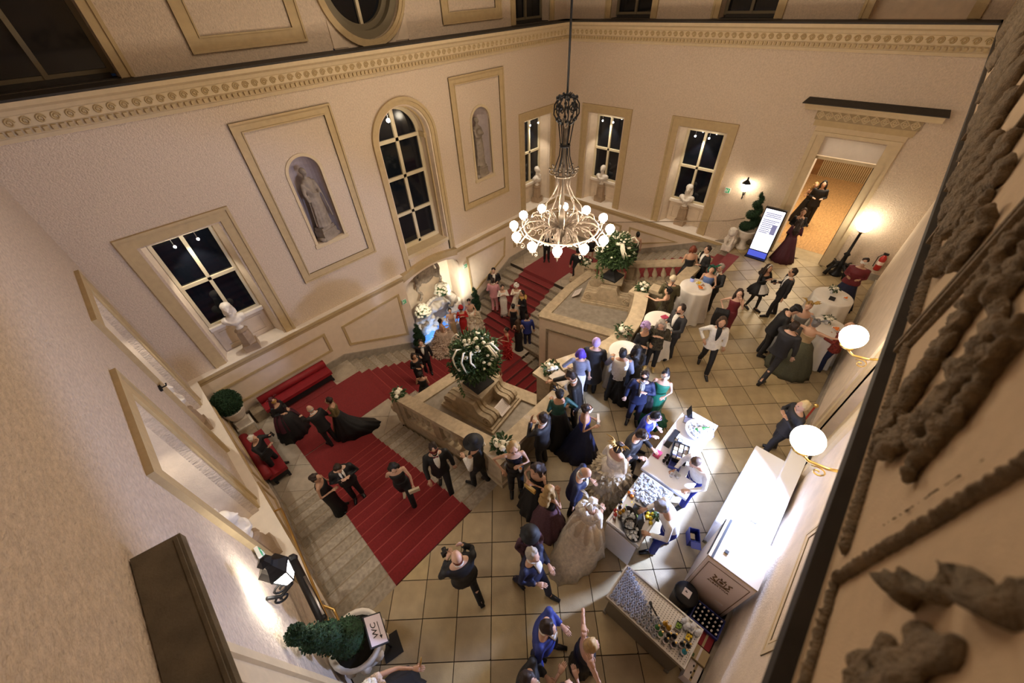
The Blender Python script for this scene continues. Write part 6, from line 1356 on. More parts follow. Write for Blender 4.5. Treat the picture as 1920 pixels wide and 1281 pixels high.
def person(label, loc, face, h=1.72, sex='m', lean=0.0, pose='stand', arms=('down','down'), yaw=0.0, nod=0.0, hair=('short','dbrown'), top=None, legs=None, skirt=None, mask=None, hat=None, tie=None, shirt=None, beard=None, collar=None, shoes='black', sk=0, extra=None, fine=1.0, specs=None, wide=1.0, group=None):
    t = thing('person', label, 'person', loc, face, group); s = h/1.75; PN[0] += 1; seed = PN[0]
    F = sex == 'f'; sw = (0.165 if F else 0.195)*wide
    def J(p):                                         # lean the upper body forward about the hips
        x, y, z = p
        if z > 0.95: dz = z-0.95; x, z = x*cos(lean)+dz*sin(lean), 0.95 - x*sin(lean) + dz*cos(lean)
        return Vector((x*s, y*s, z*s))
    neck = (0.0, 0.0, 1.50)
    def HD(p):                                        # head-local point, turned by yaw and nod
        v = Matrix.Rotation(yaw, 3, 'Z') @ Matrix.Rotation(nod, 3, 'Y') @ Vector(p)
        return J((neck[0]+v.x, neck[1]+v.y, neck[2]+v.z))
    fh = Matrix.Rotation(yaw, 3, 'Z') @ Matrix.Rotation(nod+lean, 3, 'Y')
    HM = Matrix.Translation(HD((0.015,0,0.135))) @ fh.to_4x4() @ Matrix.Scale(s, 4)
    T_F = [(0.90,.118,.172),(1.0,.105,.150),(1.08,.092,.122),(1.2,.105,.138),(1.29,.122,.150),(1.38,.10,.155),(1.44,.07,.135),(1.48,.052,.06)]
    T_M = [(0.90,.115,.158),(1.0,.11,.152),(1.08,.108,.148),(1.2,.118,.162),(1.3,.125,.175),(1.40,.105,.185),(1.45,.075,.15),(1.49,.056,.065)]
    TR = [(z, a*wide, b*wide) for z, a, b in (T_F if F else T_M)]
    def torso(mb, z0, z1, off, n=20, extra_=()):
        rows = list(extra_) + [r_ for r_ in TR if z0 <= r_[0] <= z1]
        mb.loft([[J(((a_+off)*cos(2*pi*k/n), (b_+off)*sin(2*pi*k/n), z)) for k in range(n)] for z, a_, b_ in rows])
    # legs
    st = {'stand': ((0.0,.10),(0.0,.10)), 'walk': ((0.30,.08),(-0.28,.08)), 'stride': ((0.42,.09),(-0.36,.09)), 'apart': ((0.02,.17),(-0.02,.17)), 'step': ((0.16,.10),(-0.10,.10)), 'cross': ((0.06,.02),(0.0,.08))}[pose]
    LG = []
    for sd, (fx, fy) in ((1, st[0]), (-1, st[1])):
        hip = (0.0, sd*.085, .92); dz = abs(fx)*0.10; an = (fx-0.02, sd*fy, .085+ (0.05 if fx < -0.2 else 0)); kn = (fx*0.5+0.035+abs(fx)*0.10, sd*(.085+fy)/2, .49); LG.append((hip, kn, an, (fx+0.16, sd*(fy+0.03), .035)))
    AR = []
    for sd, nm in ((1, arms[0]), (-1, arms[1])):
        e, w = ARMS[nm]; sh = (0.0, sd*sw, 1.42); AR.append((sh, (sh[0]+e[0], sh[1]+sd*e[1], sh[2]+e[2]), (sh[0]+w[0], sh[1]+sd*w[1], sh[2]+w[2])))
    # ---- body: one continuous skin
    mb = MB(); torso(mb, 0.8, 1.6, -0.008)
    mb.tube([J((0,0,1.42)), J((0.005,0,1.50)), HD((0.005,0,0.06))], [.062*s,.055*s,.052*s], 10)
    mb.ball((0,0,0), (.098,.079,.122), 16, 12, HM); mb.ball((.035,0,-.06), (.064,.058,.058), 12, 8, HM); mb.ball((.062,0,-.092), (.03,.032,.025), 8, 6, HM)
    mb.tube([HM @ Vector((.088,0,.02)), HM @ Vector((.116,0,-.022)), HM @ Vector((.094,0,-.032))], [.011*s,.017*s,.013*s], 6)
    for sd in (-1, 1): mb.ball((.0,sd*.081,-.01), (.02,.013,.034), 7, 5, HM); mb.ball((.079,sd*.034,.028), (.025,.026,.011), 7, 5, HM)
    for hip, kn, an, toe in LG:
        mb.tube([J(hip), J(kn), J(an)], [.078*s,.053*s,.036*s], 9); mb.ball(J((hip[0]*.6+kn[0]*.4, hip[1]*.6+kn[1]*.4, hip[2]*.6+kn[2]*.4)), .07*s, 8, 6); mb.ball(J((kn[0]*.7+an[0]*.3-.018, kn[1]*.7+an[1]*.3, kn[2]*.7+an[2]*.3)), .05*s, 8, 6); mb.tube([J(an), J((an[0]+.08, an[1], .05)), J(toe)], [.036*s,.036*s,.026*s], 8)
    for sh, el, wr in AR:
        mb.ball(J((sh[0], sh[1]*0.96, sh[2]-.01)), (.055 if not F else .046)*s, 9, 6); mb.tube([J(sh), J(el), J(wr)], [.045*s*(0.88 if F else 1),.036*s*(0.88 if F else 1),.025*s], 8)
    body = bake(mb, 'body', skin(sk), t, 0.019*fine, disp=0)
    hm = MB()
    for (sh, el, wr), sd in zip(AR, (1, -1)):
        d = J(wr)-J(el); hand_mesh(hm, J(wr), d, sd, 0.5, 0.95*s)
    bm = bmesh.new(); bm.from_mesh(body.data); me2 = bpy.data.meshes.new('h'); me2.from_pydata(hm.v, [], hm.f); bm.from_mesh(me2); bmesh.ops.recalc_face_normals(bm, faces=bm.faces); bm.to_mesh(body.data); bm.free(); bpy.data.meshes.remove(me2); body.data.polygons.foreach_set('use_smooth', [True]*len(body.data.polygons))
    if mask is None and nod < 0.9:
        for sd in (-1, 1): MB().ball((.0905,sd*.033,.012), (.008,.014,.008), 7, 5, HM).build('eye', 'eye_dark', t, True)
        MB().ball((.092,0,-.063), (.008,.024,.008), 8, 5, HM).build('lips', 'lips', t, True)
    # ---- clothes
    vx = 0.022*fine
    if legs:
        c = fm(legs[0]); mb = MB(); kind = legs[1] if len(legs) > 1 else 'trousers'
        if kind in ('trousers', 'tights'):
            rr = (.100,.070,.062) if kind == 'trousers' else (.084,.058,.040)
            if kind == 'trousers': mb.loft([[J(((a_+.012)*cos(2*pi*k/16), (b_+.012)*sin(2*pi*k/16), z)) for k in range(16)] for z, a_, b_ in ((.80,.10,.15),(.88,.118,.165),(1.0,.112,.155),(1.05,.108,.148))])
            for hip, kn, an, toe in LG: mb.tube([J((hip[0],hip[1],.90)), J(kn), J((an[0],an[1],.075))], [rr[0]*s,rr[1]*s,rr[2]*s], 10)
            bake(mb, 'trousers' if kind == 'trousers' else 'tights', c, t, vx)
    if top:
        kind, c = top[0], fm(top[1], 0.65); mb = MB()
        if kind in ('jacket', 'tailcoat', 'coat'):
            hem = {'jacket': .80, 'tailcoat': .80, 'coat': .45}[kind]
            torso(mb, 0.9, 1.46, .024, 20, [(hem,.135*wide,.185*wide)] if hem > .5 else [(hem,.19,.24),(.8,.15,.20)])
            for sh, el, wr in AR:
                mb.ball(J((sh[0], sh[1]*0.97, sh[2]-.012)), .07*s, 10, 7); w2 = tuple(el[i]+(wr[i]-el[i])*0.90 for i in range(3)); mb.tube([J(sh), J(el), J(w2)], [.066*s,.056*s,.047*s], 9)
            if kind == 'tailcoat':
                for sd in (-1,1): mb.tube([J((-.12,sd*.06,.9)), J((-.17,sd*.07,.45))], [.05*s,.03*s], 6)
            bake(mb, 'coat' if kind == 'coat' else 'jacket', c, t, vx)
        elif kind in ('shirt', 'vest', 'blouse'):
            torso(mb, 0.9, 1.46, .014, 20, [(.86,.12,.165)])
            if kind != 'vest':
                for sh, el, wr in AR:
                    f_ = 0.9 if kind == 'shirt' else 0.1; mb.ball(J((sh[0], sh[1]*0.97, sh[2]-.012)), .062*s, 10, 7); w2 = tuple(el[i]+(wr[i]-el[i])*f_ for i in range(3)); mb.tube([J(sh), J(el), J(w2)], [.058*s,.05*s,.04*s], 9)
            bake(mb, 'waistcoat' if kind == 'vest' else kind, c, t, vx)
            if kind == 'vest' and shirt:
                for sh, el, wr in AR: m2 = MB(); m2.tube([J((sh[0],sh[1]*.97,sh[2]+.01)), J(el), J(tuple(el[i]+(wr[i]-el[i])*0.92 for i in range(3)))], [.064*s,.062*s,.045*s], 10); m2.build('sleeve', fm(shirt), t, True)
        elif kind in ('bodice', 'gown', 'sleeved', 'halter', 'cape'):
            torso(mb, 0.9, 1.33 if kind == 'bodice' else 1.42 if kind != 'cape' else 1.46, .014 if kind != 'cape' else .05, 20)
            if kind == 'sleeved' or kind == 'cape':
                for sh, el, wr in AR: mb.ball(J((sh[0], sh[1]*0.96, sh[2]-.012)), .06*s, 10, 7); w2 = tuple(el[i]+(wr[i]-el[i])*0.85 for i in range(3)); mb.tube([J(sh), J(el), J(w2)], [(.054 if kind == 'sleeved' else .09)*s,.046*s,.038*s], 9)
            bake(mb, 'shawl' if kind == 'cape' else 'bodice', c, t, vx)
    if shirt and top and top[0] != 'vest':
        mb = MB(); rows = []
        for z, hw in ((1.475,.050),(1.42,.060),(1.32,.052),(1.22,.036),(1.12,.012)):
            a_ = b_ = None
            for (z0,a0,b0),(z1,a1,b1) in zip(TR[:-1], TR[1:]):
                if z0 <= z <= z1: f_ = (z-z0)/(z1-z0); a_, b_ = a0+(a1-a0)*f_, b0+(b1-b0)*f_
            a_ += .034; b_ += .034; rows.append([J((a_*math.sqrt(max(0,1-(y/b_)**2)) + dx, y, z)) for y, dx in ((-hw,0),(-hw/2,.004),(0,.006),(hw/2,.004),(hw,0),(hw,-.03),(-hw,-.03))])
        mb.loft(rows); mb.build('shirt_front', fm(shirt), t, True)
        MB().tube([J((.064*cos(a), .064*sin(a), 1.487+.012*cos(a)*-1)) for a in [2*pi*k/16 for k in range(17)]], .016*s, 6).build('collar', fm(shirt), t, True)
    if tie:
        k, c = tie; mb = MB(); p = J((.098,0,1.468))
        if k == 'bow':
            for sd in (-1,1): mb.tube([p, p+Vector((0.004,sd*.028*s,0)), p+Vector((0.002,sd*.052*s,0))], [.010*s,.016*s,.020*s], 6)
            mb.build('bow_tie', fm(c), t)
        else: mb.tube([J((.10,0,1.465)), J((.160,0,1.33)), J((.155,0,1.12))], [.013*s,.020*s,.016*s], 6); mb.build('tie', fm(c), t)
    if skirt:
        kind, c = skirt[0], fm(skirt[1], 0.6); opt = skirt[2] if len(skirt) > 2 else {}
        P = {'slim': ((1.06,.10,.128),(.98,.13,.165),(.90,.138,.185),(.7,.135,.17),(.45,.13,.155),(.2,.145,.17),(.02,.17,.20)),
             'mermaid': ((1.06,.10,.128),(.98,.13,.165),(.90,.14,.188),(.7,.135,.17),(.5,.125,.15),(.3,.16,.19),(.12,.25,.29),(.01,.36,.40)),
             'aline': ((1.06,.10,.13),(.98,.14,.172),(.88,.165,.20),(.6,.24,.27),(.3,.32,.35),(.01,.40,.43)),
             'ball': ((1.06,.11,.135),(1.0,.18,.22),(.92,.24,.29),(.75,.31,.36),(.5,.38,.42),(.25,.43,.47),(.01,.48,.52)),
             'tulle': ((1.06,.105,.13),(1.0,.18,.21),(.9,.27,.30),(.7,.38,.41),(.4,.52,.55),(.15,.62,.65),(.01,.66,.69)),
             'knee': ((1.06,.10,.13),(.98,.135,.17),(.9,.145,.19),(.7,.15,.18),(.52,.15,.175)),
             'mini': ((1.06,.11,.135),(1.0,.16,.19),(.9,.23,.26),(.80,.29,.32),(.72,.31,.34)),
             'peplum': ((1.06,.11,.135),(1.0,.16,.19),(.92,.2,.24),(.85,.21,.25))}[kind]
        N = 56; hemz = P[-1][0]; amp = {'slim': .02, 'mermaid': .05, 'aline': .06, 'ball': .06, 'tulle': .035, 'knee': .01, 'mini': .06, 'peplum': .06}[kind]; tr = opt.get('train', 0); kk = opt.get('k', 1.0); P = [(z, a_*(1+(kk-1)*min(1,(1.06-z)*3)), b_*(1+(kk-1)*min(1,(1.06-z)*3))) for z, a_, b_ in P]; fq = opt.get('folds', 13)
        rows = []
        for z, a_, b_ in P:
            f_ = (1.06-z)/(1.06-hemz+1e-6); row = []
            for k in range(N):
                an = 2*pi*k/N; w_ = 1+amp*f_*sin(fq*an+seed)+amp*.5*f_*sin(fq*1.7//1*an+seed*2); back = max(0, -cos(an))
                x = a_*w_*cos(an) - tr*back*f_**3; y = b_*w_*sin(an); row.append(J((x, y, z)) if z > .95 else Vector((x*s, y*s, max(.008,z*s))))
            rows.append(row)
        mb = MB().loft(rows, True); o = mb.build('skirt', c, t, True)
        if opt.get('ruffle'):
            rnd = random.Random(seed); m2 = MB()
            for (z0, a0, b0), (z1, a1, b1) in zip(P[1:-1], P[2:]):
                for k in range(int(opt.get('n', 150))):
                    f_ = rnd.random(); an = rnd.uniform(0, 6.283); z = z0+(z1-z0)*f_; aa = a0+(a1-a0)*f_; bb = b0+(b1-b0)*f_
                    c_ = Vector(((aa*cos(an)-tr*max(0,-cos(an))*((1.06-z)/1.06)**3)*s, bb*sin(an)*s, max(.03, z*s)))
                    leaf_quad(m2, c_, Vector((cos(an)+rnd.uniform(-.6,.6), sin(an)+rnd.uniform(-.6,.6), rnd.uniform(-1.0,.5))), Vector((0,0,1)), rnd.uniform(.08,.16), rnd.uniform(.02,.04))
            m2.build('ruffles', fm(opt['ruffle']), t, True)['kind'] = 'stuff'
        if opt.get('apron'): MB().loft([[J((a_*cos(an)+.012, b_*sin(an), z)) for an in [-0.7+1.4*k/8 for k in range(9)]] + [] for z, a_, b_ in P[:-1]], False, False).build('apron', fm(opt['apron']), t, True)
        if opt.get('over'): MB().loft([[J((a_*1.03*(1+.05*sin(9*an))*cos(an), b_*1.03*(1+.05*sin(9*an))*sin(an), z)) for an in [0.7+4.9*k/40 for k in range(41)]] for z, a_, b_ in P[:max(4,len(P)-2)]], False, False).build('overskirt', fm(opt['over']), t, True)
    if collar:                                        # feather or fur collar, shawl puff
        rnd = random.Random(seed); m2 = MB()
        for k in range(34): an = rnd.uniform(0,6.28); q = rnd.uniform(.04,.07)*s; m2.ball(J((.10*cos(an)-.02, (sw*.95)*sin(an), 1.43+rnd.uniform(-.05,.05))), (q,q,q*.8), 6, 4)
        m2.build('collar_trim', fm(collar), t, True)
    if shoes and not (skirt and skirt[0] in ('ball','tulle','mermaid')):
        for hip, kn, an, toe in LG:
            m2 = MB(); m2.tube([J((an[0]-.05,an[1],.045)), J((an[0]+.06,an[1],.05)), J((toe[0]+.03,toe[1],.034))], [.042*s,.045*s,.032*s], 8); m2.tube([J((an[0]-.02,an[1],.10)), J((an[0],an[1],.04))], [.040*s,.04*s], 7)
            if F and shoes: m2.tube([J((an[0]-.06,an[1],.05)), J((an[0]-.065,an[1],.0))], [.018*s,.008*s], 5)
            m2.build('shoe', fm(shoes, 0.3), t, True)
    # ---- hair, hats, masks
    hk, hc = hair; hcm = fm(hc, 0.6); mb = MB()
    if hk != 'bald':
        if hk == 'rim': mb.ball((-.03,0,-.015), (.083,.084,.06), 14, 8, HM)
        else:
            mb.ball((-.022,0,.026), (.098,.087,.112), 16, 10, HM); mb.ball((-.035,0,-.02), (.080,.083,.085), 14, 8, HM)
            if hk == 'crop': mb = MB().ball((-.018,0,.03), (.094,.082,.106), 16, 10, HM)
            rnd = random.Random(seed)
            if hk in ('short','updo','bun','bob','long','curly'):
                for k in range(14): a = rnd.uniform(-2.6,2.6)+pi; e = rnd.uniform(.1,1.4); mb.ball((-.02+.088*cos(a)*cos(e), .078*sin(a)*cos(e), .03+.10*sin(e)), .03, 6, 4, HM)
            if hk == 'updo': mb.ball((-.085,0,.05), (.06,.065,.06), 10, 7, HM)
            if hk == 'bun': mb.ball((-.05,0,.155), (.048,.048,.045), 10, 7, HM)
            if hk == 'bob':
                for sd in (-1,0,1): mb.tube([HM @ Vector((-.05+.03*abs(sd),sd*.075,.03)), HM @ Vector((-.055+.03*abs(sd),sd*.088,-.06)), HM @ Vector((-.03+.03*abs(sd),sd*.085,-.13))], [.05*s,.048*s,.03*s], 8)
            if hk in ('long','curly'):
                L = 1.15 if hk == 'long' else 1.28; bw = .10 if hk == 'long' else .13
                mb.tube([HM @ Vector((-.06,0,.04)), HM @ Vector((-.085,0,-.10)), J((-.135,0,1.34)), J((-.15,0,L))], [.075*s,.09*s,bw*s,.05*s], 10)
                for k in range(26 if hk == 'curly' else 12): f_ = rnd.random(); z = 1.58-f_*(1.58-L); mb.ball(J((-.12+rnd.uniform(-.04,.03), rnd.uniform(-.10,.10), z)), rnd.uniform(.03,.05)*s, 6, 4)
                for sd in (-1,1): mb.tube([HM @ Vector((-.01,sd*.08,.03)), HM @ Vector((.0,sd*.098,-.08)), J((.02,sd*.11,1.38))], [.04*s,.045*s,.03*s], 7)
        bake(mb, 'hair', hcm, t, 0.016, disp=0.006, dscale=40)
    if beard: bake(MB().ball((.045,0,-.085), (.062,.06,.05), 12, 8, HM).ball((.075,0,-.10), (.035,.04,.035), 8, 6, HM), 'beard', fm(beard), t, 0.016)
    if hat:
        k, c = hat; c = fm(c, 0.6); mb = MB()
        if k == 'wide': mb.lathe([(.0,.19),(.085,.185),(.10,.16),(.105,.085),(.20,.072),(.205,.062),(.10,.06)], 24, mx=HM)
        elif k == 'top': mb.lathe([(.0,.28),(.10,.28),(.095,.2),(.10,.085),(.16,.085),(.165,.07),(.1,.06)], 22, mx=HM)
        elif k == 'cap': mb.ball((.0,0,.075), (.125,.115,.06), 14, 8, HM); mb.ball((.085,0,.055), (.075,.07,.014), 10, 5, HM)
        elif k == 'beanie': mb.ball((-.005,0,.06), (.106,.094,.09), 14, 8, HM); mb.lathe([(.104,.025),(.108,.05),(.1,.06)], 18, mx=HM)
        elif k == 'turban':
            mb.ball((-.015,0,.07), (.118,.11,.095), 14, 8, HM)
            for q in range(4): mb.tube([HM @ Vector((-.02+.115*cos(a)*(1-.12*q), .105*sin(a)*(1-.12*q), .05+.03*q)) for a in [2*pi*k_/14 for k_ in range(15)]], .022*s, 6)
            mb.ball((.09,0,.10), (.03,.035,.03), 8, 6, HM)
        elif k == 'wig':
            rnd = random.Random(seed)
            for q in range(50): a = rnd.uniform(0,6.28); e = rnd.uniform(-.3,1.5); mb.ball((-.025+.105*cos(a)*cos(e), .10*sin(a)*cos(e), .03+.12*sin(e)), .036, 6, 4, HM)
        elif k == 'smooth': mb.ball((-.02,0,.035), (.108,.096,.12), 16, 10, HM)
        elif k == 'band': mb.tube([HM @ Vector((.02, .088*cos(a), .03+.105*sin(a))) for a in [pi*k_/10 for k_ in range(11)]], .014*s, 6)
        elif k in ('feather', 'horns', 'leaves'):
            rnd = random.Random(seed)
            for q in range(14 if k != 'horns' else 4):
                a = rnd.uniform(-1.8,1.8)+(pi if k == 'feather' else 0); L = rnd.uniform(.09,.17); b = Vector((-.01+.06*cos(a), .07*sin(a), .10)); mb.tube([HM @ b, HM @ (b+Vector((.5*L*cos(a),.5*L*sin(a),L*.6))), HM @ (b+Vector((L*1.1*cos(a),L*1.1*sin(a),L*.7)))], [.014*s,.024*s,.006*s], 5, flat=.4)
        elif k == 'tiara':
            for q in range(7): a = -1.2+q*.4; mb.tube([HM @ Vector((.07*cos(a), .085*sin(a), .09)), HM @ Vector((.085*cos(a), .10*sin(a), .15+.02*cos(a)))], [.012*s,.005*s], 5)
            mb.tube([HM @ Vector((.075*cos(a), .088*sin(a), .09)) for a in [-1.5+.3*k_ for k_ in range(11)]], .009*s, 5)
        mb.build({'wide':'hat','top':'hat','cap':'cap','beanie':'cap','turban':'turban','wig':'wig','smooth':'wig','band':'hairband','feather':'feather_headpiece','horns':'headpiece','leaves':'leaf_headpiece','tiara':'tiara'}[k], c, t, True)
    if mask:
        mb = MB(); rows = []
        for a in [-1.25+2.5*k/14 for k in range(15)]:
            r = 1.10; top_ = .052+.012*sin(abs(a)*2.2); bot = -.012-.014*sin(abs(a)*2.4)+ (.014 if abs(a) < .2 else 0)
            rows.append([HM @ Vector(((.098*r)*cos(a)+(.018 if abs(a)<.12 else 0), .079*r*sin(a)*1.06, z)) for z in (bot, (top_+bot)/2, top_)])
        mb.loft(rows, False, False); mb.build('mask', fm(mask, 0.4), t, True)
    if specs:
        mb = MB()
        for sd in (-1,1): mb.tube([HM @ Vector((.102, sd*.034+.022*cos(a), .012+.018*sin(a))) for a in [2*pi*k_/10 for k_ in range(11)]], .004*s, 4)
        mb.build('glasses', fm(specs, .3), t)
    if extra: extra(t, J, HD, HM, s, AR)
    return t, [Matrix.Translation(loc) @ RZ(face) @ J(a[2]) for a in AR]

HELD = {}
def pp(label, loc, face, h, items=(), **kw):
    t, wr = person(label, loc, face, h, sk=int(loc[0]*7) % 3, **kw)
    for kind, lb, i in items:
        w = wr[i]; f = Vector((cos(face), sin(face), 0)); p = w + f*0.08
        if kind == 'phone':
            o = thing('phone', lb, 'phone', p + Vector((0,0,.03)), face); MB().cbox((0,0,0), (.012,.075,.15), RY(-.3)).build('body', 'black_plastic', o); MB().cbox((-.0075,0,0), (.002,.066,.135), RY(-.3)).build('display', 'screen', o)
        elif kind == 'clutch':
            o = thing('clutch_bag', lb, 'bag', p + Vector((0,0,-.03)), face); c = 'gold' if 'gold' in lb else 'cream'; MB().cbox((0,0,0), (.04,.22,.12)).build('body', fm(c), o); MB().cbox((.005,0,.035), (.05,.225,.06)).build('flap', fm(c), o)
        elif kind == 'drink':
            o = thing('cocktail_glass', lb, 'glass', p, face); MB().lathe([(.03,-.06),(.036,.06),(.033,.06),(.028,-.05)], 12).build('tumbler', 'glass', o, True); MB().lathe([(.027,-.05),(.031,.035)], 12).build('drink', 'orange', o, True)
        elif kind == 'camera':
            o = thing('camera_body', lb, 'camera', p, face); MB().cbox((0,0,0), (.06,.13,.09)).build('body', 'black_plastic', o); MB().lathe([(.035,0),(.038,.09)], 14, mx=RY(pi/2)).build('lens', 'black_plastic', o, True); MB().cbox((0,0,.06), (.05,.05,.04)).build('flash', 'black_plastic', o)
        elif kind == 'coat':
            o = thing('folded_coat', lb, 'coat', w + Vector((0,0,-.1)) + f*0.02, face); mb = MB()
            for k in range(5): mb.tube([(0,-.14+.07*k,.12),(.06,-.14+.07*k,.02),(.05,-.15+.075*k,-.28),(.02,-.14+.07*k,-.5-.03*(k%2))], [.04,.06,.06,.03], 7)
            bake(mb, 'drape', fm('black'), o, .02)
        elif kind == 'baton':
            o = thing('gilt_stick', lb, 'stick', p, face); MB().tube([(0,0,0),(.05,.0,.2),(.10,0.02,.4)], [.012,.016,.004], 7).build('shaft', 'gold', o, True)
pp('woman in a wide black ball gown with dark red headpiece beside the long bench', (0.01,10.25,-2.40), -1.05, 1.68, sex='f', top=('sleeved','black'), skirt=('ball','black',dict(over='maroon')), hair=('long','maroon'), hat=('horns','wine'), mask='gold', arms=('hold','hold'))
pp('bald man in a black suit bending on the bright landing carpet', (0.66,8.88,-2.40), 1.80, 1.78, top=('jacket','black'), legs=('black',), lean=.18, hair=('rim','ghair'), arms=('reach','hold'), shirt='white')
pp('woman in an olive gold gown with a spread black cape on the landing', (1.15,8.96,-2.40), 2.61, 1.68, sex='f', top=('sleeved','olive'), skirt=('aline','black',dict(apron='olive',train=.7)), hair=('updo','dbrown'), arms=('hold','cross'))
pp('white haired man in black photographing with a phone by the left bench', (-0.88,9.26,-2.40), -0.71, 1.74, top=('jacket','black'), legs=('black',), pose='apart', hair=('short','whair'), arms=('photo','phone'), items=[('phone', 'phone lit up in the raised hands of the white haired man', 0)])
pp('woman in a sleeveless black dress seen from behind on the red stairs edge', (-0.22,6.13,-1.44), -0.60, 1.73, sex='f', top=('gown','black'), skirt=('slim','black'), hair=('updo','dbrown'), arms=('hold','hold'))
pp('man in a black suit looking down at his phone on the red stairs', (0.27,6.10,-1.44), -1.79, 1.78, top=('jacket','black'), legs=('black',), lean=.12, nod=.45, hair=('short','dbrown'), arms=('chest','chest'), shirt='white', tie=('tie','black'), items=[('phone', 'phone in the hands of the man looking down on the red stairs', 1)])
pp('woman in a black jumpsuit with white clutch climbing the red stairs', (1.01,4.70,-0.80), -1.97, 1.70, sex='f', top=('gown','black'), legs=('black',), pose='walk', hair=('bob','bhair'), arms=('swing','back'), nod=.3, shoes='cream', items=[('clutch', 'white clutch bag in the hand of the climbing woman', 0)])
pp('man in a dinner jacket with bow tie coming up the stairs by the balustrade', (1.74,4.23,-0.64), -2.03, 1.82, top=('jacket','black'), legs=('black',), pose='walk', hair=('short','dbrown'), shirt='white', tie=('bow','wine'), arms=('down','swing'), mask='wine', beard='dbrown')
pp('man with wide black hat and white sleeves beside the balustrade corner', (2.27,3.54,-0.32), 1.80, 1.76, top=('vest','black'), shirt='white', legs=('black',), pose='step', hat=('wide','black'), arms=('hold','down'))
pp('man in a dinner jacket with white shirt front at the foot of the pool steps', (4.97,9.99,-3.52), -2.15, 1.80, top=('jacket','black'), legs=('black',), shirt='white', tie=('bow','black'), hair=('short','dbrown'), arms=('down','hold'))
pp('brown haired woman in black in front of the man by the pool topiary', (4.28,9.42,-3.20), -1.51, 1.66, sex='f', top=('sleeved','black'), skirt=('slim','black'), hair=('bob','dbrown'), arms=('hold','hold'))
pp('woman with a black chignon in black, back turned, at the end of the balustrade', (3.86,8.43,-3.04), 0.84, 1.58, sex='f', top=('gown','black'), skirt=('aline','black'), hair=('updo','bhair'), arms=('hold','hold'))
pp('woman in a huge blush feather gown at the edge of the blue pool', (6.64,11.06,-4.00), -0.24, 1.68, sex='f', top=('bodice','nude'), skirt=('tulle','feather',dict(ruffle='feather',train=.2,n=320)), hair=('updo','bhair'), arms=('hold','hold'))
pp('woman in a nude corset with dark updo before the pool', (7.34,11.29,-4.00), -2.00, 1.70, sex='f', top=('bodice','nude'), skirt=('slim','beige'), hair=('updo','bhair'), arms=('hip','hold'))
pp('woman in a red gown with a red turban in front of the fountain', (7.75,11.01,-4.00), -2.23, 1.72, sex='f', top=('sleeved','red'), skirt=('slim','red'), hair=('updo','dbrown'), hat=('turban','red'), mask='black', arms=('chest','chest'))
pp('woman in a wide ivory gown to the right of the red turban', (8.33,11.14,-4.00), -2.12, 1.70, sex='f', top=('bodice','nude'), skirt=('ball','brocade',dict(ruffle='ivory',n=120)), hair=('updo','dbrown'), hat=('tiara','black'), arms=('table','hold'))
pp('woman in a scarlet ruffled gown standing alone on the middle carpet', (8.07,8.55,-4.00), 2.56, 1.66, sex='f', top=('halter','red'), skirt=('slim','red',dict(ruffle='red',n=40)), hair=('updo','bhair'), arms=('hold','hold'))
pp('woman with long auburn hair and bare back in a black gown', (8.71,8.50,-4.00), 0.81, 1.72, sex='f', top=('bodice','black'), skirt=('slim','black'), hair=('long','brown'), arms=('chest','chest'))
pp('man in a dark blue suit, back turned, beside the auburn hair', (9.14,8.38,-4.00), 0.80, 1.78, top=('jacket','blue'), legs=('navy',), hair=('short','dbrown'), shirt='white', arms=('hold','down'))
pp('man in a pale pink suit, back turned, at the foot of the far steps', (9.57,10.81,-3.52), 0.60, 1.84, top=('jacket','pink'), legs=('pink',), hair=('short','dbrown'), shirt='white', arms=('hold','hold'), shoes='dbrown')
pp('dark haired guest in black facing the pink suit', (10.06,11.24,-3.36), -2.35, 1.80, top=('jacket','black'), legs=('black',), hair=('short','bhair'), shirt='white', arms=('hold','chest'))
pp('woman in a slim white lace gown next to the pink suit', (9.62,10.26,-3.52), -2.25, 1.70, sex='f', top=('sleeved','lace_white'), skirt=('slim','lace_white'), hair=('updo','dbrown'), arms=('chest','chest'))
pp('woman in ivory with a white hat on the far red steps', (9.91,9.68,-3.36), -2.58, 1.70, sex='f', top=('sleeved','brocade'), skirt=('aline','brocade'), hair=('updo','whair'), hat=('wig','white'), arms=('hold','chest'))
pp('man in a black tailcoat with gilt collar on the far red steps', (9.73,9.16,-3.52), 2.76, 1.83, top=('tailcoat','black'), legs=('black',), hair=('short','dbrown'), collar='gold', arms=('hold','down'))
pp('woman in a plain black gown, back turned, before the gilt collar', (9.36,9.39,-4.00), 0.69, 1.70, sex='f', top=('gown','black'), skirt=('slim','black'), hair=('updo','bhair'), arms=('hold','hold'))
pp('woman in a peach gown half hidden behind the left bouquet', (6.39,7.51,-4.16), -2.11, 1.66, sex='f', top=('bodice','beige'), skirt=('aline','beige'), hair=('updo','blond'), arms=('hold','hold'))
pp('guest in a black suit on the far landing behind the chandelier', (13.16,10.65,-2.40), -2.45, 1.78, top=('jacket','black'), legs=('black',), hair=('short','bhair'), shirt='white')
pp('woman in a short black dress on the red carpet behind the chandelier globes', (14.63,9.05,-2.40), -2.63, 1.70, sex='f', top=('gown','black'), skirt=('knee','black'), hair=('bob','brown'), arms=('hold','hold'))
pp('guest in dark clothes at the lower end of the far balustrade', (12.52,8.39,-2.40), 0.58, 1.78, top=('jacket','black'), legs=('black',), hair=('short','bhair'))
pp('woman with a bare back and black jacket descending behind the right bouquet', (14.37,6.67,-1.76), 0.82, 1.70, sex='f', top=('bodice','black'), skirt=('slim','black'), hair=('updo','bhair'), arms=('hold','down'))
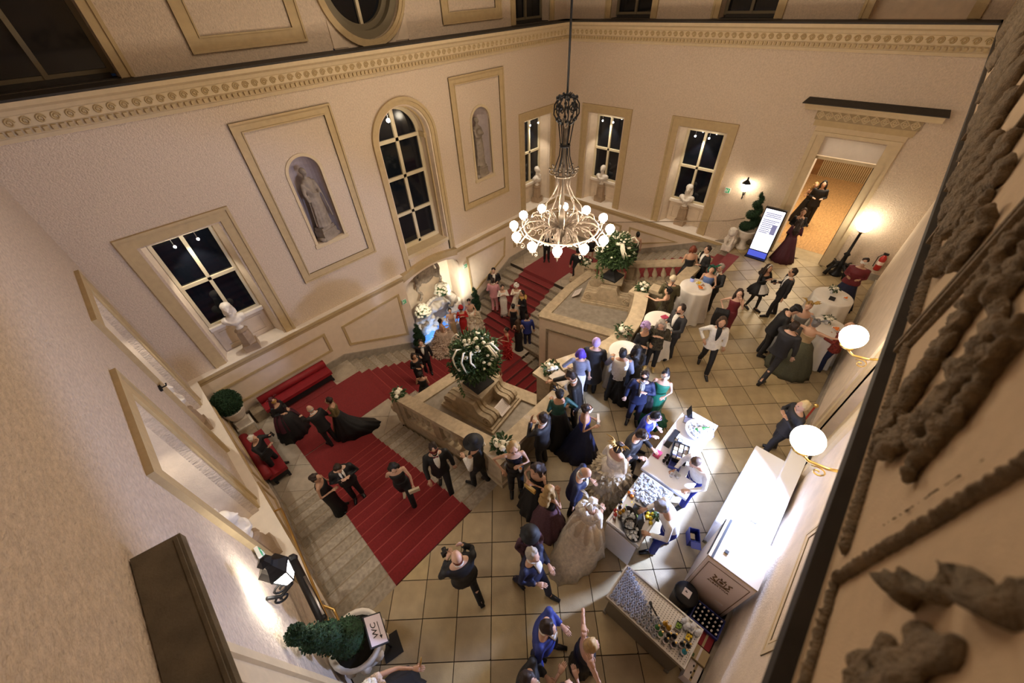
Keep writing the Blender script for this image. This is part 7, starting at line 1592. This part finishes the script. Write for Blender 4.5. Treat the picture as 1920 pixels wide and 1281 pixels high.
pp('woman with a red bob and bare shoulders behind the corner posy', (11.49,3.43,0.00), 0.61, 1.66, sex='f', top=('bodice','black'), skirt=('aline','black'), hair=('bob','ginger'), arms=('hold','hold'))
pp('tall man in a black suit beside the red bob', (11.73,3.07,0.00), 2.45, 1.67, top=('jacket','black'), legs=('black',), hair=('short','dbrown'), shirt='white', arms=('hold','down'))
pp('woman with green hair ornaments in a blue dress at the snack table', (10.78,2.54,0.00), -2.90, 1.64, sex='f', top=('gown','steelblue'), skirt=('slim','steelblue'), hair=('bob','teal'), hat=('leaves','green'), arms=('table','hold'))
pp('grey haired man in black with glasses at the snack table', (10.96,2.37,0.00), 2.86, 1.67, top=('jacket','black'), legs=('black',), hair=('short','ghair'), shirt='white', tie=('tie','black'), arms=('table','hold'), specs='black')
pp('guest with a pale beanie and dark camouflage coat behind the lace back', (9.48,3.11,0.00), 0.42, 1.70, top=('coat','camo'), legs=('black',), hair=('crop','ghair'), hat=('beanie','cream'), arms=('hold','hold'))
pp('woman in a black and gold lace dress with open back leaning on the pedestal', (9.06,3.00,0.00), 1.69, 1.58, sex='f', top=('halter','patterned'), skirt=('aline','patterned'), hair=('updo','bhair'), hat=('horns','black'), arms=('reach','hold'))
pp('man in a dark suit with an orange drink at the table with red napkins', (8.27,2.30,0.00), 2.69, 1.80, top=('jacket','coal'), legs=('coal',), hair=('short','dbrown'), shirt='white', beard='dbrown', arms=('table','hold'), items=[('drink', 'orange drink in the hand of the man at the red napkin table', 0)])
pp('grey haired guest in a black and gold patterned jacket and black trousers', (7.56,2.45,0.00), -2.77, 1.72, top=('jacket','patterned'), legs=('black',), hair=('curly','ghair'), arms=('chest','chest'), nod=.3, shoes='gold')
pp('woman with a lilac curled wig in black left of the patterned jacket', (7.23,2.69,0.00), -2.09, 1.66, sex='f', top=('sleeved','black'), skirt=('slim','black'), hair=('updo','lilac'), hat=('wig','lilac'), arms=('hold','hold'))
pp('man with a smooth lilac wig in a long dark coat, back turned', (5.82,3.19,0.00), 0.46, 1.82, top=('coat','coal'), legs=('black',), hair=('crop','lilac'), hat=('smooth','lilac'), arms=('hold','hold'))
pp('woman with a violet bob wig, lilac grey top and white pencil skirt', (5.37,3.29,0.00), 0.48, 1.74, sex='f', top=('blouse','greyblue'), skirt=('slim','white'), hair=('bob','violet'), hat=('smooth','violet'), arms=('hip','down'), shoes='white')
pp('blonde woman in black with a golden mask coming up the middle stairs', (9.59,6.69,-4.80), -2.48, 1.70, sex='f', top=('sleeved','black'), skirt=('slim','black'), hair=('long','blond'), mask='gold', arms=('down','down'))
pp('man in a white waistcoat and black trousers, back turned, at the parapet table', (5.94,2.56,0.00), 0.49, 1.81, top=('vest','white'), shirt='greyblue', legs=('black',), pose='apart', hair=('short','bhair'), arms=('table','hold'))
pp('guest with long black hair in a black cape beside the white waistcoat', (6.30,2.40,0.00), 0.85, 1.76, sex='f', top=('cape','black'), skirt=('aline','black'), hair=('curly','bhair'), arms=('hold','hold'))
pp('man in a navy suit with a dark mask facing the bar', (5.72,1.89,0.00), -2.69, 1.73, top=('jacket','navy'), legs=('navy',), hair=('short','dbrown'), shirt='grey', tie=('tie','silver'), mask='black', arms=('chest','down'))
pp('woman in an emerald gown with a white mask and top knot', (6.06,1.58,0.00), -2.86, 1.70, sex='f', top=('gown','green'), skirt=('mermaid','green'), hair=('bun','bhair'), mask='white', arms=('hold','down'), items=[('coat', 'dark coat over the arm of the woman in emerald', 1)])
pp('man in a black suit leaning one hand on the parapet', (4.71,2.86,0.00), 2.16, 1.89, top=('jacket','black'), legs=('black',), lean=.2, hair=('short','dbrown'), arms=('down','reach'), nod=.2, shirt='white')
pp('woman in black leather and lace with a black headpiece at the parapet', (4.15,2.94,0.00), 0.93, 1.72, sex='f', top=('sleeved','teal'), skirt=('aline','black'), hair=('updo','bhair'), hat=('horns','black'), arms=('hold','hip'))
pp('man in a dark suit leaning at the parapet corner, back to the camera', (3.41,2.77,0.00), 1.75, 1.82, top=('jacket','coal'), legs=('coal',), hair=('short','dbrown'), shirt='white', arms=('face','hold'))
pp('woman in a deep blue gown with a white and black mask', (4.24,2.33,0.00), -0.95, 1.65, sex='f', top=('bodice','royal'), skirt=('aline','navy',dict(train=.25)), hair=('updo','dbrown'), mask='white', arms=('hold','hold'), items=[('clutch', 'pale clutch bag of the woman in the deep blue gown', 0)])
pp('man in a bright navy blazer with white piping at the bar', (4.98,1.37,0.00), -1.46, 1.66, top=('jacket','royal'), legs=('royal',), hair=('short','bhair'), shirt='white', mask='lilac', lean=.15, nod=.3, arms=('hold','hold'))
pp('man in a black suit with a white mask waiting at the bar', (4.33,1.32,0.00), -1.43, 1.80, top=('jacket','coal'), legs=('coal',), hair=('short','dbrown'), mask='silver', lean=.12, nod=.3, arms=('table','hold'), pose='step')
pp('woman in a pale gold crinoline with twig headpiece at the bar', (3.84,1.36,0.00), -0.18, 1.78, sex='f', top=('sleeved','brocade'), skirt=('ball','brocade',dict(ruffle='cream',n=70,k=.85)), hair=('updo','dbrown'), hat=('feather','gold'), arms=('hold','hold'), wide=1.1)
pp('bald man in a navy jacket with bow tie looking towards the bar', (3.02,1.65,0.00), -1.20, 1.76, top=('jacket','navy'), legs=('black',), hair=('rim','ghair'), shirt='white', tie=('bow','black'), lean=.12, nod=.3, wide=1.1, arms=('hold','down'))
pp('woman in black sequins with a blond bob drinking by the corner post', (2.58,2.77,0.00), -2.20, 1.78, sex='f', top=('gown','sequin'), legs=('black',), hair=('bob','blond'), arms=('chest','hip'), specs='black', items=[('drink', 'orange cocktail in the hand of the woman in sequins', 0)])
pp('dark haired woman with bare shoulders in a black gown', (2.63,2.24,0.00), -3.11, 1.66, sex='f', top=('bodice','black'), skirt=('aline','black'), hair=('long','dbrown'), nod=.3, arms=('chest','chest'), items=[('clutch', 'golden clutch bag of the dark haired woman with bare shoulders', 0)])
pp('woman with blond curls and a plum tulle skirt', (2.47,1.83,0.00), -0.08, 1.57, sex='f', top=('gown','black'), skirt=('aline','tulle_plum'), hair=('curly','blond'), arms=('chest','chest'))
pp('woman in an ornate white baroque gown with a long train', (2.68,1.13,0.00), 0.00, 1.76, sex='f', top=('sleeved','brocade'), skirt=('ball','brocade',dict(train=.5,over='ivory',k=.82)), hair=('updo','whair'), hat=('feather','white'), collar='lace_white', arms=('hold','hold'))
pp('woman with a black top hat beside the grey haired man', (1.70,1.61,0.00), -2.06, 1.66, sex='f', top=('sleeved','plum'), skirt=('slim','black'), hair=('long','dbrown'), hat=('top','black'), nod=.2, arms=('hold','hold'))
pp('grey haired man in a navy suit walking with the top hat woman', (1.46,1.34,0.00), -1.47, 1.78, top=('jacket','navy'), legs=('navy',), hair=('short','ghair'), shirt='white', pose='walk', arms=('hold','hold'), wide=1.05)
pp('balding man in a black suit lifting a small camera at the stair head', (0.68,2.12,0.00), 1.29, 1.76, top=('jacket','black'), legs=('black',), hair=('rim','ginger'), shirt='white', pose='walk', wide=1.15, arms=('chest','face'), items=[('camera', 'small black camera in the hands of the balding man', 0)])
pp('man in a blue suit seen from above near the bottom of the view', (0.93,0.65,0.00), -1.16, 1.78, top=('jacket','blue'), legs=('navy',), hair=('short','dbrown'), shirt='white', pose='step', nod=.2, arms=('hold','down'), wide=1.1)
pp('blond woman in black raising both bare arms at the bottom of the view', (1.16,0.12,0.00), -0.67, 1.70, sex='f', top=('gown','black'), skirt=('slim','black'), hair=('bun','blond'), arms=('behead','behead'), nod=.2)
pp('man in a dark suit cut off by the bottom edge of the view', (0.38,0.47,0.00), -1.17, 1.78, top=('jacket','black'), legs=('black',), hair=('short','dbrown'), shirt='white', arms=('hold','hold'))
pp('dark haired woman with a headband cut off by the bottom edge', (0.63,0.04,0.00), 0.53, 1.72, sex='f', top=('gown','brown'), skirt=('slim','brown'), hair=('long','dbrown'), hat=('band','gold'), arms=('hold','hold'))
pp('woman with white bows and feather boa beside the carved white urn', (-1.00,1.80,0.00), -0.57, 1.68, sex='f', top=('bodice','black'), skirt=('aline','black'), hair=('updo','bhair'), hat=('wig','white'), collar='feather', arms=('reach','hold'), items=[('baton', 'golden stick held by the woman beside the carved urn', 0)])
pp('blond barkeeper in a white shirt working at the steel bar station', (3.55,0.04,0.00), 2.21, 1.87, top=('shirt','white'), legs=('royal',), hair=('short','ash'), lean=.35, nod=.4, arms=('table','table'), pose='step')
pp('bald barkeeper in a white shirt behind the white bar counter', (4.72,0.10,0.00), 2.65, 1.82, top=('shirt','white'), legs=('royal',), hair=('crop','brown'), lean=.3, nod=.35, arms=('table','table'), pose='step')
pp('security guard in black with short blond hair by the right wall', (6.99,-0.77,0.00), 2.17, 1.75, top=('jacket','coal'), legs=('coal',), hair=('short','lblond'), arms=('chest','chest'), pose='step')
pp('man in a black suit striding with his back half turned by the tulle skirt', (9.24,0.05,0.00), -0.24, 1.85, top=('jacket','coal'), legs=('coal',), hair=('short','dbrown'), pose='stride', arms=('reach','down'))
pp('man in a black coat with a flat cap bowing over the table', (10.00,0.43,0.00), -1.22, 1.80, top=('jacket','black'), legs=('black',), hat=('cap','black'), hair=('short','bhair'), lean=.25, nod=.3, arms=('table','table'))
pp('blond woman in grey with bare shoulders behind the flat cap', (10.57,0.02,0.00), -2.98, 1.68, sex='f', top=('bodice','grey'), skirt=('aline','grey'), hair=('updo','blond'), hat=('leaves','gold'), arms=('table','hold'))
pp('woman with outstretched arms in a wide grey green tulle skirt', (9.93,-0.29,0.00), -0.10, 1.68, sex='f', top=('bodice','beige'), skirt=('tulle','tulle_green',dict(k=.82)), hair=('updo','ash'), hat=('feather','grey'), arms=('out','out'))
pp('bald guest in a red floral jacket behind the wall lamp', (10.41,-0.93,0.00), 1.44, 1.62, top=('jacket','red_floral'), legs=('navy',), hair=('rim','ghair'), arms=('table','hold'))
pp('woman in a white blazer over black walking across the tiles', (8.48,1.37,0.00), -2.73, 1.76, sex='f', top=('jacket','white'), shirt='black', legs=('black',), hair=('bob','brown'), pose='walk', arms=('down','hip'))
pp('woman in a wine red dress with a black jacket, hand at her face', (10.11,1.52,0.00), -2.82, 1.63, sex='f', top=('gown','wine'), skirt=('slim','wine'), hair=('long','dbrown'), arms=('face','hip'), items=[('coat', 'black jacket hanging over the arm of the wine red dress', 1)])
pp('woman in a maid costume with white apron and hairband', (11.94,1.36,0.00), -2.12, 1.58, sex='f', top=('sleeved','black'), skirt=('mini','black',dict(apron='white')), legs=('black','tights'), hair=('curly','dbrown'), hat=('band','white'), pose='step', arms=('chest','chest'))
pp('man in a black suit holding a camera beside the maid costume', (11.96,0.75,0.00), 2.08, 1.67, top=('jacket','black'), legs=('black',), hair=('short','dbrown'), shirt='white', tie=('tie','coal'), pose='step', arms=('down','hold'), specs='black', items=[('camera', 'camera held at the hip of the man beside the maid costume', 1)])
pp('guest with a white mask, red shawl and dark skirt by the lamp post table', (13.72,-0.58,0.00), 3.07, 1.70, sex='f', top=('cape','wine'), skirt=('aline','navy'), hair=('updo','dbrown'), mask='white', arms=('hold','hold'), wide=1.15)
pp('woman in a maroon lace gown, back turned, in the hall doorway', (15.58,1.52,0.00), 0.21, 1.58, sex='f', top=('sleeved','maroon'), skirt=('aline','maroon'), hair=('long','dbrown'), arms=('hold','hold'))
pp('guest in black facing the maroon gown in the doorway', (16.19,1.62,0.00), -2.94, 1.70, sex='f', top=('sleeved','black'), skirt=('slim','black'), hair=('updo','brown'), arms=('hold','hold'))
pp('woman with bare shoulders in black inside the parquet hall', (19.28,1.96,0.00), -2.75, 1.60, sex='f', top=('bodice','black'), skirt=('aline','black'), hair=('long','blond'), arms=('chest','chest'))
pp('dark haired guest in black beyond the bare shoulders in the parquet hall', (19.06,1.70,0.00), -2.96, 1.78, top=('jacket','black'), legs=('black',), hair=('long','bhair'), arms=('hold','hold'))
bpy.data.scenes.remove(TMP)
